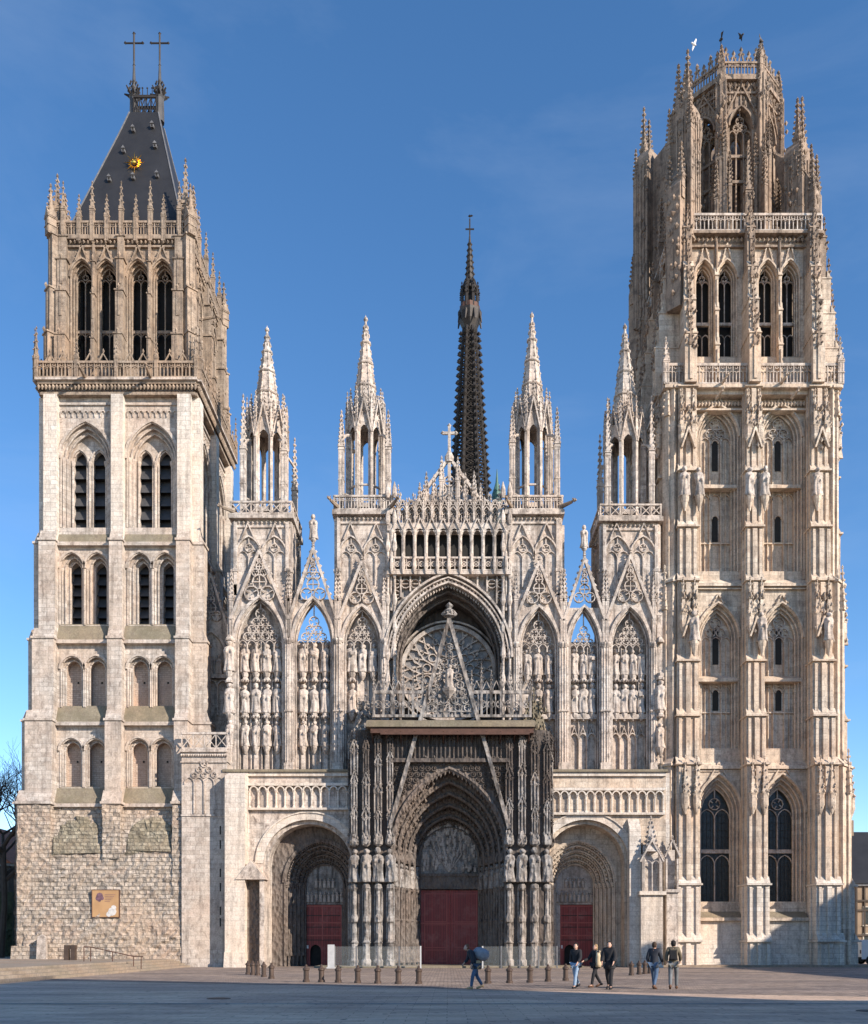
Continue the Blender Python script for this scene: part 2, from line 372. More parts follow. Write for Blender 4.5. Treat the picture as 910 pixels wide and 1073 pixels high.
def arcade(b, u0, u1, z0, z1, v, n, d=.22, trefoil=True, gab=False):
    """blind arcade: colonnettes with capitals and little pointed arches in front of a wall at v"""
    p = (u1 - u0) / n; zs = z1 - p * .62
    for i in range(n + 1):
        u = u0 + i * p; b.col(u, v - d * .5, z0, zs, min(.07, p * .12), 6); b.lathe(u, v - d * .5, [(.07, zs - .12), (.13, zs), (.13, zs + .04)], 6); b.lathe(u, v - d * .5, [(.12, z0), (.12, z0 + .08), (.07, z0 + .15)], 6)
    for i in range(n):
        m = u0 + (i + .5) * p; b.band(arch(m, p / 2 - .07, zs, p * .5, 4), .09, v - d, v)
        if gab:
            b.bar((m - p * .45, zs + p * .1), (m, zs + p * 1.25), .06, v - d * .9, v); b.bar((m + p * .45, zs + p * .1), (m, zs + p * 1.25), .06, v - d * .88, v)
            b.bud(m, v - d / 2, zs + p * 1.35, .08, .14)
def louvres(b, cx, hw, z0, z1, v, n):
    b.mat('slate'); h = (z1 - z0) / n
    for i in range(n):
        z = z0 + i * h
        p = [b.P(cx - hw, v, z), b.P(cx + hw, v, z), b.P(cx + hw, v + .5, z + h * .95), b.P(cx - hw, v + .5, z + h * .95)]
        q = [b.P(cx - hw, v + .03, z + .07), b.P(cx + hw, v + .03, z + .07), b.P(cx + hw, v + .5, z + h * .95 + .07), b.P(cx - hw, v + .5, z + h * .95 + .07)]
        b.F(*p); b.F(*q); b.F(p[0], p[1], q[1], q[0])
def gargoyle(b, u, v, z, l=1.1, s=.16, du=0):
    """crouching beast that leans out from a ledge: tapering body, head with muzzle and ears"""
    d = Vector((du, -1, .12)).normalized(); p = [Vector((u, v, z)) + d * l * t for t in (0, .3, .6, .8)]
    b.tube([tuple(q) for q in p], s, 6, s * .6); h = Vector((u, v, z)) + d * l * .92
    b.bud(h.x, h.y, h.z + .03, s * .95, s); e = h + d * s * 1.3; b.tube([tuple(h), tuple(e)], s * .6, 5, s * .35)
    for sx in (-1, 1): b.bud(h.x + sx * s * .6, h.y, h.z + s, s * .25, s * .5)
def roughsheet(b, u0, u1, z0, z1, v, st=.3, amp=.08, v1=None, u0t=0, u1t=0):
    """rubble wall face: a jittered grid; v may lean back to v1, edges may lean by u0t / u1t"""
    v1 = v if v1 is None else v1; nu = max(1, round((u1 - u0) / st)); nz = max(1, round((z1 - z0) / st)); g = []
    for j in range(nz + 1):
        t = j / nz; row = []
        for i in range(nu + 1):
            s_ = i / nu; u = (u0 + u0t * t) * (1 - s_) + (u1 + u1t * t) * s_; z = z0 + (z1 - z0) * t
            w = noise.noise(Vector((u * 3.3 + b.s * 9, z * 4.2, v))) * amp * 1.9 + noise.noise(Vector((u * .5, z * .5, 7))) * amp * 1.2
            e = noise.noise(Vector((u, z * 2, 3))) * amp * (1 if i in (0, nu) else .5)
            row.append(b.P(u + e, v + (v1 - v) * t + w, z))
        g.append(row)
    for j in range(nz):
        for i in range(nu): b.F(g[j][i], g[j][i + 1], g[j + 1][i + 1], g[j + 1][i])
# =============================================================== the cathedral (one thing; towers, bays, porch ... are its parts)
church = empty('cathedral', (0, 0, 0))
tag(church, 'pale stone gothic cathedral west front with two unequal towers and a sooty central porch', 'cathedral')
kids = []
def part(b, name, label=None, parent=None, **k):
    o = b.build(name, parent or church, **k)
    if label: o['label'] = label
    return o

# ---------------------------------------------------------------- left tower (square, steep slate roof)
CX, CY, H = -24.75, 5.85, 5.5
FACES = (0, 90, -90)
def Zt(py): return PZ(py, .2)
lv = dict(g=.35, A=Zt(843), B0=Zt(830), B1=Zt(757), C0=Zt(743), C1=Zt(671), D0=Zt(656), D1=Zt(568), E0=Zt(553), E1=PZ(410, -.5), top=PZ(392, -.9))
b = MB('tower')
for a in (0, 90, -90, 180): 
    b.set(CX, CY, a)
    W = -H + .0
    if a == 180:
        b.quad((-H, -H + .02, 0), (H, -H + .02, 0), (H, -H + .02, lv['E1']), (-H, -H + .02, lv['E1'])); continue
    # storeys B and C: two pairs of blind niches a bay, walled up with brick
    for (z0, z1, zs, zb, vv) in ((lv['A'], lv['B1'] + .4, Zt(788), Zt(826), -.45), (lv['B1'] + .4, lv['C1'] + .3, Zt(702), Zt(742), -.3)):
        ops = []
        for s in (-1, 1):
            for c in (1.6, 3.4):
                ops.append((s * c, .84, zs, .95, zb))
        b.mat('tower'); wall(b, -H, H, z0, z1, W + vv, ops)
        for (c, hw, zs_, rise, zb_) in ops:
            b.mat('tower'); recess(b, [(c, hw, zs_, rise, zb_, W + vv), (c, .62, zs_, .74, zb_, W + vv + .3)], fill=('brick', .55), roll=.07)
            hood(b, c, hw + .02, zs_, rise + .02, W + vv, .15, .16)
            for sx in (-1, 1):
                b.col(c + sx * .73, W + vv + .12, zb_, zs_, .08); b.lathe(c + sx * .73, W + vv + .12, [(.08, zs_ - .25), (.16, zs_), (.16, zs_ + .08)], 8)
            b.mat('dark'); b.lathe(c + .1, W + vv + .84, [(.07, zb_ + 2.0), (.07, zb_ + 2.14)], 6)
    # storey D: louvred lancets (openings only; the louvres are their own meshes)
    ops = [(s * c, .92, Zt(596), 1.2, Zt(655)) for s in (-1, 1) for c in (1.6, 3.5)]
    b.mat('tower'); wall(b, -H, H, lv['C1'] + .3, lv['E0'], W - .15, ops)
    for (c, hw, zs, rise, zb) in ops:
        recess(b, [(c, hw, zs, rise, zb, W - .15), (c + .06, .66, zs, .95, zb, W + .15), (c + .1, .46, zs, .72, zb, W + .45)], fill=('tower', .75, 1), roll=.07)
        hood(b, c, hw, zs, rise, W - .15, .16, .16)
        for sx in (-1, 1): b.lathe(c + sx * .82, W + .02, [(.09, zb), (.09, zs - .3), (.17, zs - .02), (.17, zs + .08)], 8)
    # storey E: great arch a bay over a pair of tall louvred openings
    ops = [(s * 2.5, 1.9, Zt(480), 2.75, Zt(552)) for s in (-1, 1)]
    wall(b, -H, H, lv['E0'], lv['E1'], W, ops)
    for (c, hw, zs, rise, zb) in ops:
        recess(b, [(c, hw, zs, rise, zb, W), (c, 1.68, zs, 2.45, zb, W + .25), (c, 1.46, zs, 2.15, zb, W + .5)], fill=('tower', .3, 1), roll=.08)
        sub = [(c + q * .74, .52, Zt(478), .85, zb) for q in (-1, 1)]
        wall(b, c - 1.46, c + 1.46, zb, zs, W + .8, [])if 0 else None
        # tympanum inside the great arch with the two lancet heads cut out
        o = arch(c, 1.46, zs, 2.15); zc = Zt(470)
        wall(b, c - 1.46, c + 1.46, zb, zs + 1.0, W + .78, sub)
        b.F(*[b.P(u, W + .78, z) for u, z in [(c - 1.3, zs + 1.0)] + [p for p in o if p[1] > zs + 1.0] + [(c + 1.3, zs + 1.0)]])
        for q in sub:
            recess(b, [(q[0], q[1], q[2], q[3], q[4], W + .78)], fill=('tower', .45, 1), roll=.06); hood(b, q[0], q[1] + .05, q[2], q[3] + .05, W + .78, .12, .14)
        for u in (c - 1.28, c, c + 1.28): b.lathe(u, W + .72, [(.11, zb), (.11, Zt(484)), (.2, Zt(480)), (.2, Zt(478))], 8)
        for u in (c - 1.78, c + 1.78, c - 1.56, c + 1.56): b.lathe(u, W + .16 + (abs(u - c) < 1.7) * .22, [(.09, zb), (.09, Zt(484)), (.18, Zt(480)), (.18, Zt(478))], 8)
        hood(b, c, hw, zs, rise, W, .2, .18)
        # little arcaded frieze
        n = 9
        for i in range(n):
            m = c - 1.7 + i * 3.4 / (n - 1); b.band(arch(m, .13, Zt(432), .14, 3), .07, W - .1, W + .02); b.box(m - .22, m - .16, W - .1, W + .02, Zt(436), Zt(430))
        b.box(c - 1.95, c + 1.95, W - .12, W + .01, Zt(424), Zt(422))
    # weathered sills between the storeys
    for (za, zb_, f, vb, mm) in ((lv['A'] - .05, lv['B0'] + .35, -1.0, -.45, 'moss'), (lv['B1'] - .1, lv['C0'] + .2, -.75, -.3, 'moss'), (lv['C1'] - .1, lv['D0'] + .15, -.6, -.15, 'moss'), (lv['D1'] - .1, lv['E0'] + .05, -.4, 0, 'moss')):
        for s in (-1, 1):
            b.mat(mm); b.slope(s * 2.55 - 2.05, s * 2.55 + 2.05, W + f, W + vb + .05, za, zb_); b.mat('tower'); b.box(s * 2.55 - 2.05, s * 2.55 + 2.05, W + f - .1, W + vb, za - .28, za - .02)
    # cornice: mouldings, leaf band
    zt = lv['top']
    b.mat('belfry')
    b.box(-H - .3, H + .3, -H - .42, -H + .4, lv['E1'] - .0, lv['E1'] + .22)
    b.box(-H - .42, H + .42, -H - .62, -H + .4, zt - .32, zt - .1); b.mat('pale'); b.box(-H - .55, H + .55, -H - .8, -H + .4, zt - .1, zt + .08)
    b.mat('belfry')
    for i in range(44):
        u = -H - .35 + i * (2 * H + .7) / 43; b.bud(u, -H - .55, (lv['E1'] + zt) / 2 - .02, .17, .26)
b.mat('dark')
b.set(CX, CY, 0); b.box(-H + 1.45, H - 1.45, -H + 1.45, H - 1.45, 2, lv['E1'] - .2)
b.mat('tower'); b.box(-H, H, -H + .01, H - .01, lv['E1'] - .15, lv['top'])
b.set(CX, CY, 0)
tower = part(b, 'bell_tower', 'square tower with louvred arches, tawny upper belfry and steep slate roof')

# rough rubble foot of the tower
b = MB('rubble')
zA = lv['A'] - .3
b.set(CX, CY, 0)
zM = PZ(893, -1.2); roughsheet(b, -H - .9, H + .2, .2, zM, -H - 1.95, .28, .09, -H - 1.6); roughsheet(b, -H - .9, H + .2, zM, zA, -H - 1.6, .28, .09, -H - .8)
vwall = lambda z: -H - 1.6 + .8 * (z - zM) / (zA - zM)
b.set(CX, CY, -90); roughsheet(b, -H, H + .4, .2, zA, -H - .95, .5, .06, -H - .7)
b.set(CX, CY, 0)
b.mat('mossy')
for s in (-1, 1):   # two mossy patches where arches were cut away: shallow rough bosses
    c = s * 2.7 + .05; z0, z1 = PZ(897, -.6), PZ(856, -.6); g = []
    pts = arch(c, 1.75, z0 + 1.2, 1.75, 8); nn = len(pts)
    for (sc, vv) in ((1, .12), (.88, -.12), (.6, -.16), (.3, -.17)):
        row = []
        for (u, z) in [(c - 1.75, z0)] + pts + [(c + 1.75, z0)]:
            uu, zz = c + (u - c) * sc, (z0 + 1.4) + (z - z0 - 1.4) * sc
            row.append(b.P(uu + random.uniform(-.2, .2), vwall(zz) + vv + random.uniform(-.05, .05), zz + random.uniform(-.2, .2)))
        g.append(row)
    for a_, c_ in zip(g, g[1:]):
        for i in range(len(a_)): b.F(a_[i], a_[(i + 1) % len(a_)], c_[(i + 1) % len(a_)], c_[i])
    b.F(*g[-1])
b.mat('rubble')
foot = part(b, 'rubble_foot', 'rough rubble foot of the tower with two mossy patches', tower)

# buttresses, each a stepped pier
def t1_butt(u0, u1, a, side=0, lo=0):
    """side -1: widens to the left going down"""
    b = MB('tower'); b.set(CX, CY, a)
    steps = [(lo, lv['A'], 1.75, 1.4, 'rubble'), (lv['A'], lv['B1'], 1.4, 1.0, 'tower'), (lv['B1'], lv['C1'], 1.1, .6, 'tower'), (lv['C1'], lv['D1'], .85, .22, 'tower'), (lv['D1'], lv['E1'], .55, 0, 'front')]
    for i, (z0, z1, pr, wd, mm) in enumerate(steps):
        x0 = u0 - (wd if side < 0 else wd * .15 * (not side)); x1 = u1 + (wd * .15 if not side else 0) + (wd if side > 0 and a != 0 else 0)
        b.mat(mm)
        v0 = -H - pr
        if mm == 'rubble':
            roughsheet(b, x0, x1, z0, z1, v0, .28, .07)
            for (x, sg) in ((x0, 1), (x1, -1)):   # side cheeks, rough too
                b.box(x + sg * .03, x + sg * .3, v0 + .08, -H + .1, z0, z1)
            b.box(x0 + .1, x1 - .1, v0 + .2, -H, z0, z1)
            if side < 0: b.box(x0 - .35, x0 + 1.7, v0 - .35, v0 + .3, z0, z0 + 1.55, .06, .06)
        else:
            b.box(x0, x1, v0, -H + .5, z0, z1)
            if i < 4:   # weathering above
                npr = steps[i + 1][2]; b.box(x0 - .08, x1 + .08, v0 - .09, -H + .4, z1 - .16, z1 + .0); b.slope(x0 + .02, x1 - .02, v0 + .02, -H - npr + .02, z1, z1 + .7)
        if mm == 'rubble': b.mat('tower'); b.box(x0 - .12, x1 + .12, v0 - .12, -H + .4, z1 - .2, z1 - .03); b.slope(x0 - .05, x1 + .05, v0 - .05, -H - 1.38, z1 - .03, z1 + .85)
    o = part(b, 'buttress', None, tower)
for a in (0, -90):
    t1_butt(-5.5, -4.5, a, -1); t1_butt(-.45, .45, a, 0, PZ(900, -1.2)); t1_butt(4.5, 5.5, a, 1 if a else 2)
for (u0, u1) in ((-5.5, -4.5), (-.45, .45), (4.5, 5.5)): t1_butt(u0, u1, 90, 0, 12)

# louvred windows
def t1_louvre(a, c, hw, zs, rise, zb, v, n):
    b = MB('slate'); b.set(CX, CY, a); louvres(b, c, hw + .05, zb, zs + rise + .05, v, n)
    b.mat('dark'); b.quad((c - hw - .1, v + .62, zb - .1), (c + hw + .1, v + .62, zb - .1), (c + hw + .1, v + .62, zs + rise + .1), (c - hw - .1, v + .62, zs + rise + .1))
    part(b, 'louvred_window', None, tower)
for a in FACES:
    for s in (-1, 1):
        for c in (1.6, 3.5): t1_louvre(a, s * c + .1, .46, Zt(596), .72, Zt(655), -H + .75, 6)
        for q in (-1, 1): t1_louvre(a, s * 2.5 + q * .74, .52, Zt(478), .85, Zt(552), -H + .95, 6)

# upper belfry
UB = 4.85; zb0 = lv['top'] + .05; zb1 = PZ(246, .6); Zu = lambda p: PZ(p, .9)
b = MB('belfry')
ub_ops = [(s * c, .86, Zu(290), 1.35, Zu(381)) for s in (-1, 1) for c in (1.2, 3.05)]
for a in (0, 90, -90):
    b.set(CX, CY, a); b.mat('belfry'); wall(b, -UB, UB, zb0, zb1, -UB, ub_ops)
    for (c, hw, zs, rise, zb) in ub_ops:
        recess(b, [(c, hw, zs, rise, zb, -UB), (c, .74, zs, 1.2, zb, -UB + .3), (c, .64, zs, 1.05, zb, -UB + .55)], fill=('belfry', .45, 1), roll=.07)
        hood(b, c, hw, zs, rise, -UB, .12, .2)
        # ogee point over the hood and leaf knobs
        b.bar((c - .5, zs + rise - .25), (c, zs + rise + 1.0), .09, -UB - .2, -UB); b.bar((c + .5, zs + rise - .25), (c, zs + rise + 1.0), .09, -UB - .19, -UB)
        crockets(b, (c - .5, zs + rise - .25), (c, zs + rise + 1.0), -UB - .14, 3, .09); crockets(b, (c + .5, zs + rise - .25), (c, zs + rise + 1.0), -UB - .14, 3, .09, -1)
        finial(b, c, -UB - .14, zs + rise + 1.1, .14)
    # slim buttresses between windows with stacked weathered stages
    for u, w, pr in ((-4.4, .8, .95), (0, .62, 1.0), (4.4, .8, .95), (2.12, .26, .5), (-2.12, .26, .5)):
        zz = zb0
        for k, (hh, f) in enumerate(((.32, 1), (.3, .78), (.22, .6), (.16, .45))):
            z1 = zz + (zb1 - zb0) * hh; b.box(u - w / 2 * (1 - .08 * k), u + w / 2 * (1 - .08 * k), -UB - pr * f, -UB + .2, zz, z1)
            b.box(u - w / 2 - .05, u + w / 2 + .05, -UB - pr * f - .07, -UB, z1 - .12, z1 - .01)
            if k < 3: b.bar((u, z1 - 2), (u, z1 - .2), w * .25, -UB - pr * f - .05, -UB - pr * f + .01)
            b.bud(u, -UB - pr * f - .1, z1 + .1, .13, .25); zz = z1
    # blind panel ribs on the corner
    for u in (-5.0, -4.3, 4.3, 5.0): b.box(u - .05, u + .05, -UB - .12, -UB, zb0 + .3, zb1 - .6)
    b.box(-UB - .3, UB + .3, -UB - .38, -UB + .5, zb1 - .25, zb1); b.box(-UB - .15, UB + .15, -UB - .2, -UB + .5, zb1 - .75, zb1 - .62)
    for i in range(30): b.bud(-UB + i * UB / 14.5, -UB - .28, zb1 - .44, .13, .16)
b.set(CX, CY, 180); wall(b, -UB, UB, zb0, zb1, -UB)
b.set(CX, CY, 0); b.box(-UB - .1, UB + .1, -UB + .0, UB, zb1 - .2, zb1 - .03)
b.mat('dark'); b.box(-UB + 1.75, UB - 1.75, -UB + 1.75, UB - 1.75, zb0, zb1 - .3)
for (sx, sy) in ((-1, -1), (1, -1), (1, 1), (-1, 1)):   # diagonal angle buttresses
    b.mat('belfry'); b.set(CX + sx * (UB + .1), CY + sy * (UB + .1), {(-1, -1): -45, (1, -1): 45, (1, 1): 135, (-1, 1): 225}[(sx, sy)])
    zz = zb0
    for hh, pr in ((.34, .85), (.3, .7), (.36, .5)):
        z1 = zz + (zb1 - zb0) * hh; b.box(-.38, .38, -pr, .4, zz, z1); b.box(-.45, .45, -pr - .08, .3, z1 - .14, z1 - .02); b.box(-.09, .09, -pr - .07, -pr, zz + .3, z1 - .4); b.bud(0, -pr - .1, z1 + .1, .16, .3); zz = z1
    pinnacle(b, 0, -.45, zb1 - .1, .62, 1.3, 2.4, 5, .11)
belf = part(b, 'belfry_storey', 'tawny flamboyant belfry storey of the tower', tower)
for a in FACES:
    for (c, hw, zs, rise, zb) in ub_ops:
        b = MB('belfry'); b.set(CX, CY, a); tracery(b, c, .64, zs, 1.05, zb, 2, -UB + .62, .07, .14)
        b.box(c - .64, c + .64, -UB + .6, -UB + .8, Zu(343), Zu(340)); tracery(b, c, .64, Zu(347), .3, zb, 2, -UB + .65, .06, .1, rings=False)
        b.box(c - .64, c + .64, -UB + .56, -UB + .84, zb, zb + .3)
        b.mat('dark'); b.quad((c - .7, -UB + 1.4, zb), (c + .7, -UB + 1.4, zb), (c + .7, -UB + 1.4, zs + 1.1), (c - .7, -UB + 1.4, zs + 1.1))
        part(b, 'belfry_window', None, tower)
# balustrade round the belfry foot, with gablets and pinnacles
for a in FACES:
    b = MB('belfry'); b.set(CX, CY, a); v = -H - .7; z0, z1 = lv['top'] + .06, PZ(374, -.8)
    balustrade(b, -H - .5, H + .5, z0, z1, v, .55, 'U', .16)
    for i in range(13):
        u = -H - .45 + i * (2 * H + .9) / 12
        if i % 3: b.bar((u - .35, z1), (u, z1 + .6), .07, v + .03, v + .13); b.bar((u + .35, z1), (u, z1 + .6), .07, v + .035, v + .125); b.bud(u, v + .08, z1 + .75, .1, .2)
        else: pinnacle(b, u, v + .05, z0, .26, 1.5, 1.3 if i % 12 else 2.2, 4, .07)
    part(b, 'balustrade', None, tower)
# parapet crowning the belfry
for a in FACES:
    b = MB('belfry'); b.set(CX, CY, a); v = -UB - .3; z0 = zb1
    balustrade(b, -UB - .2, UB + .2, z0, z0 + 1.15, v, .42, 'U', .14)
    for i, u in enumerate((-4.4, -3.2, -2.2, -1.1, 0, 1.1, 2.2, 3.2, 4.4)):
        if a == 0 or i % 2 == 0: pinnacle(b, u, v + .05, z0 - .4, .3, 1.9 + .5 * (i % 2 == 0), 1.5 + .5 * (i % 2 == 0), 4, .08)
    part(b, 'parapet', None, tower)
for (u, hs, hp) in ((-5.0, 2.2, 2.6), (-4.4, 1.1, 2.2), (4.75, 2.6, 3.4), (5.35, 1.5, 2.4)):
    b = MB('belfry'); b.set(CX, CY, 0); pinnacle(b, u, -UB + .15, zb1, .5, hs, hp, 6, .11); part(b, 'pinnacle', None, tower)
# big gargoyles at the cornices
for (u, z) in ((-2.3, lv['top'] + .1), (2.6, lv['top'] + .1)):
    b = MB('belfry'); b.set(CX, CY, 0); gargoyle(b, u, -H - .8, z, 1.3, .15); part(b, 'gargoyle', None, tower)
b = MB('belfry'); b.set(CX, CY, 90); gargoyle(b, -2, -UB - .2, zb1 - 4.2, 1.6, .14); part(b, 'gargoyle', None, tower)

# slate roof: steep hipped "axe" roof with flared sides and a short ridge running across
zr0 = zb1 + .1; RY = CY; zr1 = PZ(119, RY - .6)
rx0, rx1 = PX(139, RY), PX(169, RY)
b = MB('slateroof'); b.set(0, 0, 0)
prof = ((0, 1.0), (.06, .935), (.3, .69), (.6, .39), (.82, .17), (.93, .065), (1, 0)); rows = []
bx0, bx1 = CX - 4.75, CX + 4.75
for t, k in prof:
    x0 = rx0 + (bx0 - rx0) * k; x1 = rx1 + (bx1 - rx1) * k; d = .75 + (4.5 - .75) * k; z = zr0 + (zr1 - zr0) * t
    rows.append([b.P(x0, RY - d, z), b.P(x1, RY - d, z), b.P(x1, RY + d, z), b.P(x0, RY + d, z)])
for p, q in zip(rows, rows[1:]):
    for i in range(4): b.F(p[i], p[(i + 1) % 4], q[(i + 1) % 4], q[i])
b.F(*rows[-1])
b.mat('lead')
for i in range(4):
    pth = [b.v[r[i]] for r in rows]; b.tube(pth, .06, 5)
roof = part(b, 'roof', 'steep dark slate roof with a gilded sunburst', tower)
def roofy(z):
    t = (z - zr0) / (zr1 - zr0)
    for (t0, k0), (t1, k1) in zip(prof, prof[1:]):
        if t0 <= t <= t1: k = k0 + (k1 - k0) * (t - t0) / (t1 - t0); return RY - (.75 + 3.75 * k)
    return RY - .75
for (px, py) in ((140, 138), (160, 134), (130, 160), (163, 155), (115, 190), (140, 188), (165, 186)):
    z = PZ(py, 3.0)
    for _ in range(3): y = roofy(z); z = PZ(py, y)
    b = MB('lead'); b.set(PX(px, y), y, 0)
    b.box(-.13, .13, -.2, .3, z - .05, z + .2); b.prism([(-.17, z + .2), (.17, z + .2), (0, z + .42)], -.26, .4); b.mat('dark'); b.box(-.07, .07, -.22, -.19, z, z + .17)
    part(b, 'roof_dormer', None, tower)
z = PZ(173, 3.0)
for _ in range(3): y = roofy(z); z = PZ(173, y)
b = MB('gold'); b.set(PX(142, y), y - .25, 0)
b.lathe(0, 0, [(.02, z - .2), (.17, z - .1), (.2, z), (.17, z + .1), (.02, z + .2)], 8)
for i in range(16):
    a_ = i * PI / 8; l = .85 if i % 2 == 0 else .55
    p = [b.P(.28 * math.cos(a_ - .2), .05, z + .28 * math.sin(a_ - .2)), b.P(.28 * math.cos(a_ + .2), .05, z + .28 * math.sin(a_ + .2)), b.P(l * math.cos(a_), -.05, z + l * math.sin(a_)), b.P(.35 * math.cos(a_), -.08, z + .35 * math.sin(a_))]
    b.F(p[0], p[2], p[3]); b.F(p[1], p[2], p[3]); b.F(p[0], p[1], p[2])
part(b, 'gilded_sunburst', None, tower)
# ridge cresting and the two cross finials
b = MB('rust'); b.set(0, RY, 0); zc = zr1 + 1.6
b.mat('iron')
for v in (-.5, .5):
    balustrade(b, rx0 + .25, rx1 - .25, zr1 - .05, zc, v, .5, 'X', .07)
    for i in range(6): u = rx0 + (rx1 - rx0) * (i + .5) / 6; b.bar((u, zc), (u, zc + .5), .05, v, v + .05); b.bud(u, v, zc + .55, .1, .1)
part(b, 'ridge_cresting', None, tower)
for x in (PX(140.5, RY), PX(167.5, RY)):
    b = MB('slate'); b.set(x, RY, 0); zt = PZ(35, RY); z = zr1 - .2
    b.lathe(0, 0, [(.38, z), (.34, z + 1.9), (.42, z + 2.05), (.38, z + 2.25), (.22, z + 2.6), (.13, z + 3.6), (.07, z + 5.0)], 8)
    b.mat('iron')
    for i in range(8):
        a_ = i * PI / 4 + .2; b.tube([(.3 * math.cos(a_), .3 * math.sin(a_), z + 2.1), (.75 * math.cos(a_), .75 * math.sin(a_), z + 2.2 + .3 * (i % 2))], .13, 5, .05); b.bud(.4 * math.cos(a_), .4 * math.sin(a_), z + 2.5, .14, .2); b.bud(.3 * math.cos(a_), .3 * math.sin(a_), z + 3.1, .1, .16)
    za = PZ(45, RY)
    b.tube([(0, 0, z + 4.8), (0, 0, zt)], .075, 6); b.tube([(-.7, 0, za), (.7, 0, za)], .065, 6)
    for (u, zz) in ((-.7, za), (.7, za), (0, zt)): b.bud(u, 0, zz, .14)
    for q in (.5, 1.1): b.bud(0, 0, za - 1.2 - q * 1.2, .13)
    part(b, 'cross', 'tall iron cross finial on the roof ridge', tower)

# ---------------------------------------------------------------- right tower (flamboyant, octagonal crown)
DX, DY, G = 22.75, 6.3, 5.6
def Zw(py): return PZ(py, .4)
q0, qs, q1, q2, q3 = 0, Zw(957), PZ(800, -1), PZ(605, -1), PZ(396, -1.2)
b = MB('warm'); winspec = []
BC = 2.4
for a in (0, 90, -90, 180):
    b.set(DX, DY, a); b.mat('warm')
    if a == 180: wall(b, -G, G, 0, q3, -G + .02); continue
    # plain foot and sloping sill
    b.mat('front'); wall(b, -G, G, 0, qs - .3, -G - .75); 
    b.box(-G - .6, G + .6, -G - 1.15, -G, 0, .9, .1, .15)
    for s in (-1, 1):
        b.mat('moss'); b.slope(s * BC - 1.7, s * BC + 1.7, -G - 1.0, -G - .1, qs - .35, qs + .25); b.mat('warm'); b.box(s * BC - 1.75, s * BC + 1.75, -G - 1.08, -G - .2, qs - .6, qs - .36)
    b.mat('warm')
    # zone 1: tall two-light windows in deep splayed arches
    ops = [(s * BC, 1.7, Zw(852), 2.9, Zw(945)) for s in (-1, 1)]
    wall(b, -G, G, qs - .3, q1, -G - .3, ops)
    for (c, hw, zs, rise, zb) in ops:
        recess(b, [(c, hw, zs, rise, zb, -G - .3), (c, 1.5, zs, 2.6, zb, -G), (c, 1.3, zs, 2.3, zb, -G + .3), (c, 1.14, zs, 2.0, zb, -G + .6)], fill=('warm', .5, 1), roll=.07)
        hood(b, c, hw, zs, rise, -G - .3, .14, .18); b.bar((c - .7, zs + rise - .35), (c, zs + rise + .9), .1, -G - .45, -G - .3); b.bar((c + .7, zs + rise - .35), (c, zs + rise + .9), .1, -G - .44, -G - .3)
    # zones 2 and 3: panelled walls with arch heads and slit windows
    for (z0, z1, zs, rise, zb, sl, band_, panel, vv) in (
        (q1, q2, Zw(668), 2.6, Zw(784), ((654, 693), (720, 742)), 712, (722, 744), -.15),
        (q2, q3, Zw(456), 2.4, Zw(597), ((455, 487), (535, 562)), 508, (517, 564), 0)):
        ops = [(s * BC, 1.55, zs, rise, zb) for s in (-1, 1)]
        wall(b, -G, G, z0, z1, -G + vv, ops)
        for (c, hw, zs_, rise_, zb_) in ops:
            recess(b, [(c, hw, zs_, rise_, zb_, -G + vv), (c, 1.36, zs_, rise_ - .25, zb_, -G + vv + .25), (c, 1.18, zs_, rise_ - .5, zb_, -G + vv + .45)], fill=('warm', .25), roll=.07)
            hood(b, c, hw, zs_, rise_, -G + vv, .14, .2)
            b.bar((c - .6, zs_ + rise_ - .4), (c, zs_ + rise_ + .7), .09, -G + vv - .16, -G + vv); b.bar((c + .6, zs_ + rise_ - .4), (c, zs_ + rise_ + .7), .09, -G + vv - .155, -G + vv); crockets(b, (c - 1.2, zs_ + rise_ * .5), (c, zs_ + rise_ + .5), -G + vv - .15, 5, .1); crockets(b, (c + 1.2, zs_ + rise_ * .5), (c, zs_ + rise_ + .5), -G + vv - .15, 5, .1, -1)
            vb = -G + vv + .55
            for i in (-1, 1): b.box(c + i * .42 - .05, c + i * .42 + .05, vb, vb + .15, zb_, zs_ + .3); b.box(c + i * .8 - .035, c + i * .8 + .035, vb + .02, vb + .15, zb_, zs_)
            zz = Zw(band_); b.box(c - 1.5, c + 1.5, -G + vv - .1, vb + .2, zz - .14, zz + .1); b.slope(c - 1.5, c + 1.5, -G + vv - .08, vb, zz + .1, zz + .45)
            for k in (-1, 0, 1): b.band(arch(c + k * .8, .34, zz - .75, .4, 3), .06, vb, vb + .15)
            zz = Zw(panel[1]); b.box(c - 1.18, c + 1.18, vb - .02, vb + .2, zz - .08, zz + .02)
            # blind ribs running beside the bay
            for k in (-1, 1): b.box(c + k * 1.72 - .06, c + k * 1.72 + .06, -G + vv - .14, -G + vv, z0 + .5, z1 - 2.0)
            winspec.append((a, c, vb, zs_, rise_ - .5, [(Zw(s1), Zw(s0)) for s0, s1 in sl]))
    for zz in (q1, q2): b.mat('warm'); b.box(-G - .4, G + .4, -G - .55, -G + .1, zz - .18, zz + .04); b.slope(-G - .2, G + .2, -G - .5, -G, zz + .04, zz + .5); b.box(-G - .3, G + .3, -G - .4, -G, zz - .36, zz - .26)
    # cornice with leaf frieze
    b.box(-G - 1.0, G + 1.0, -G - 1.1, -G + .3, q3 - .2, q3 + .06); b.box(-G - .8, G + .8, -G - .7, -G + .3, q3 - .5, q3 - .2); b.box(-G - .4, G + .4, -G - .4, -G + .3, q3 - 1.5, q3 - 1.36)
    for i in range(46): b.bud(-G + i * G / 22.5, -G - .2, q3 - .92, .16, .26)
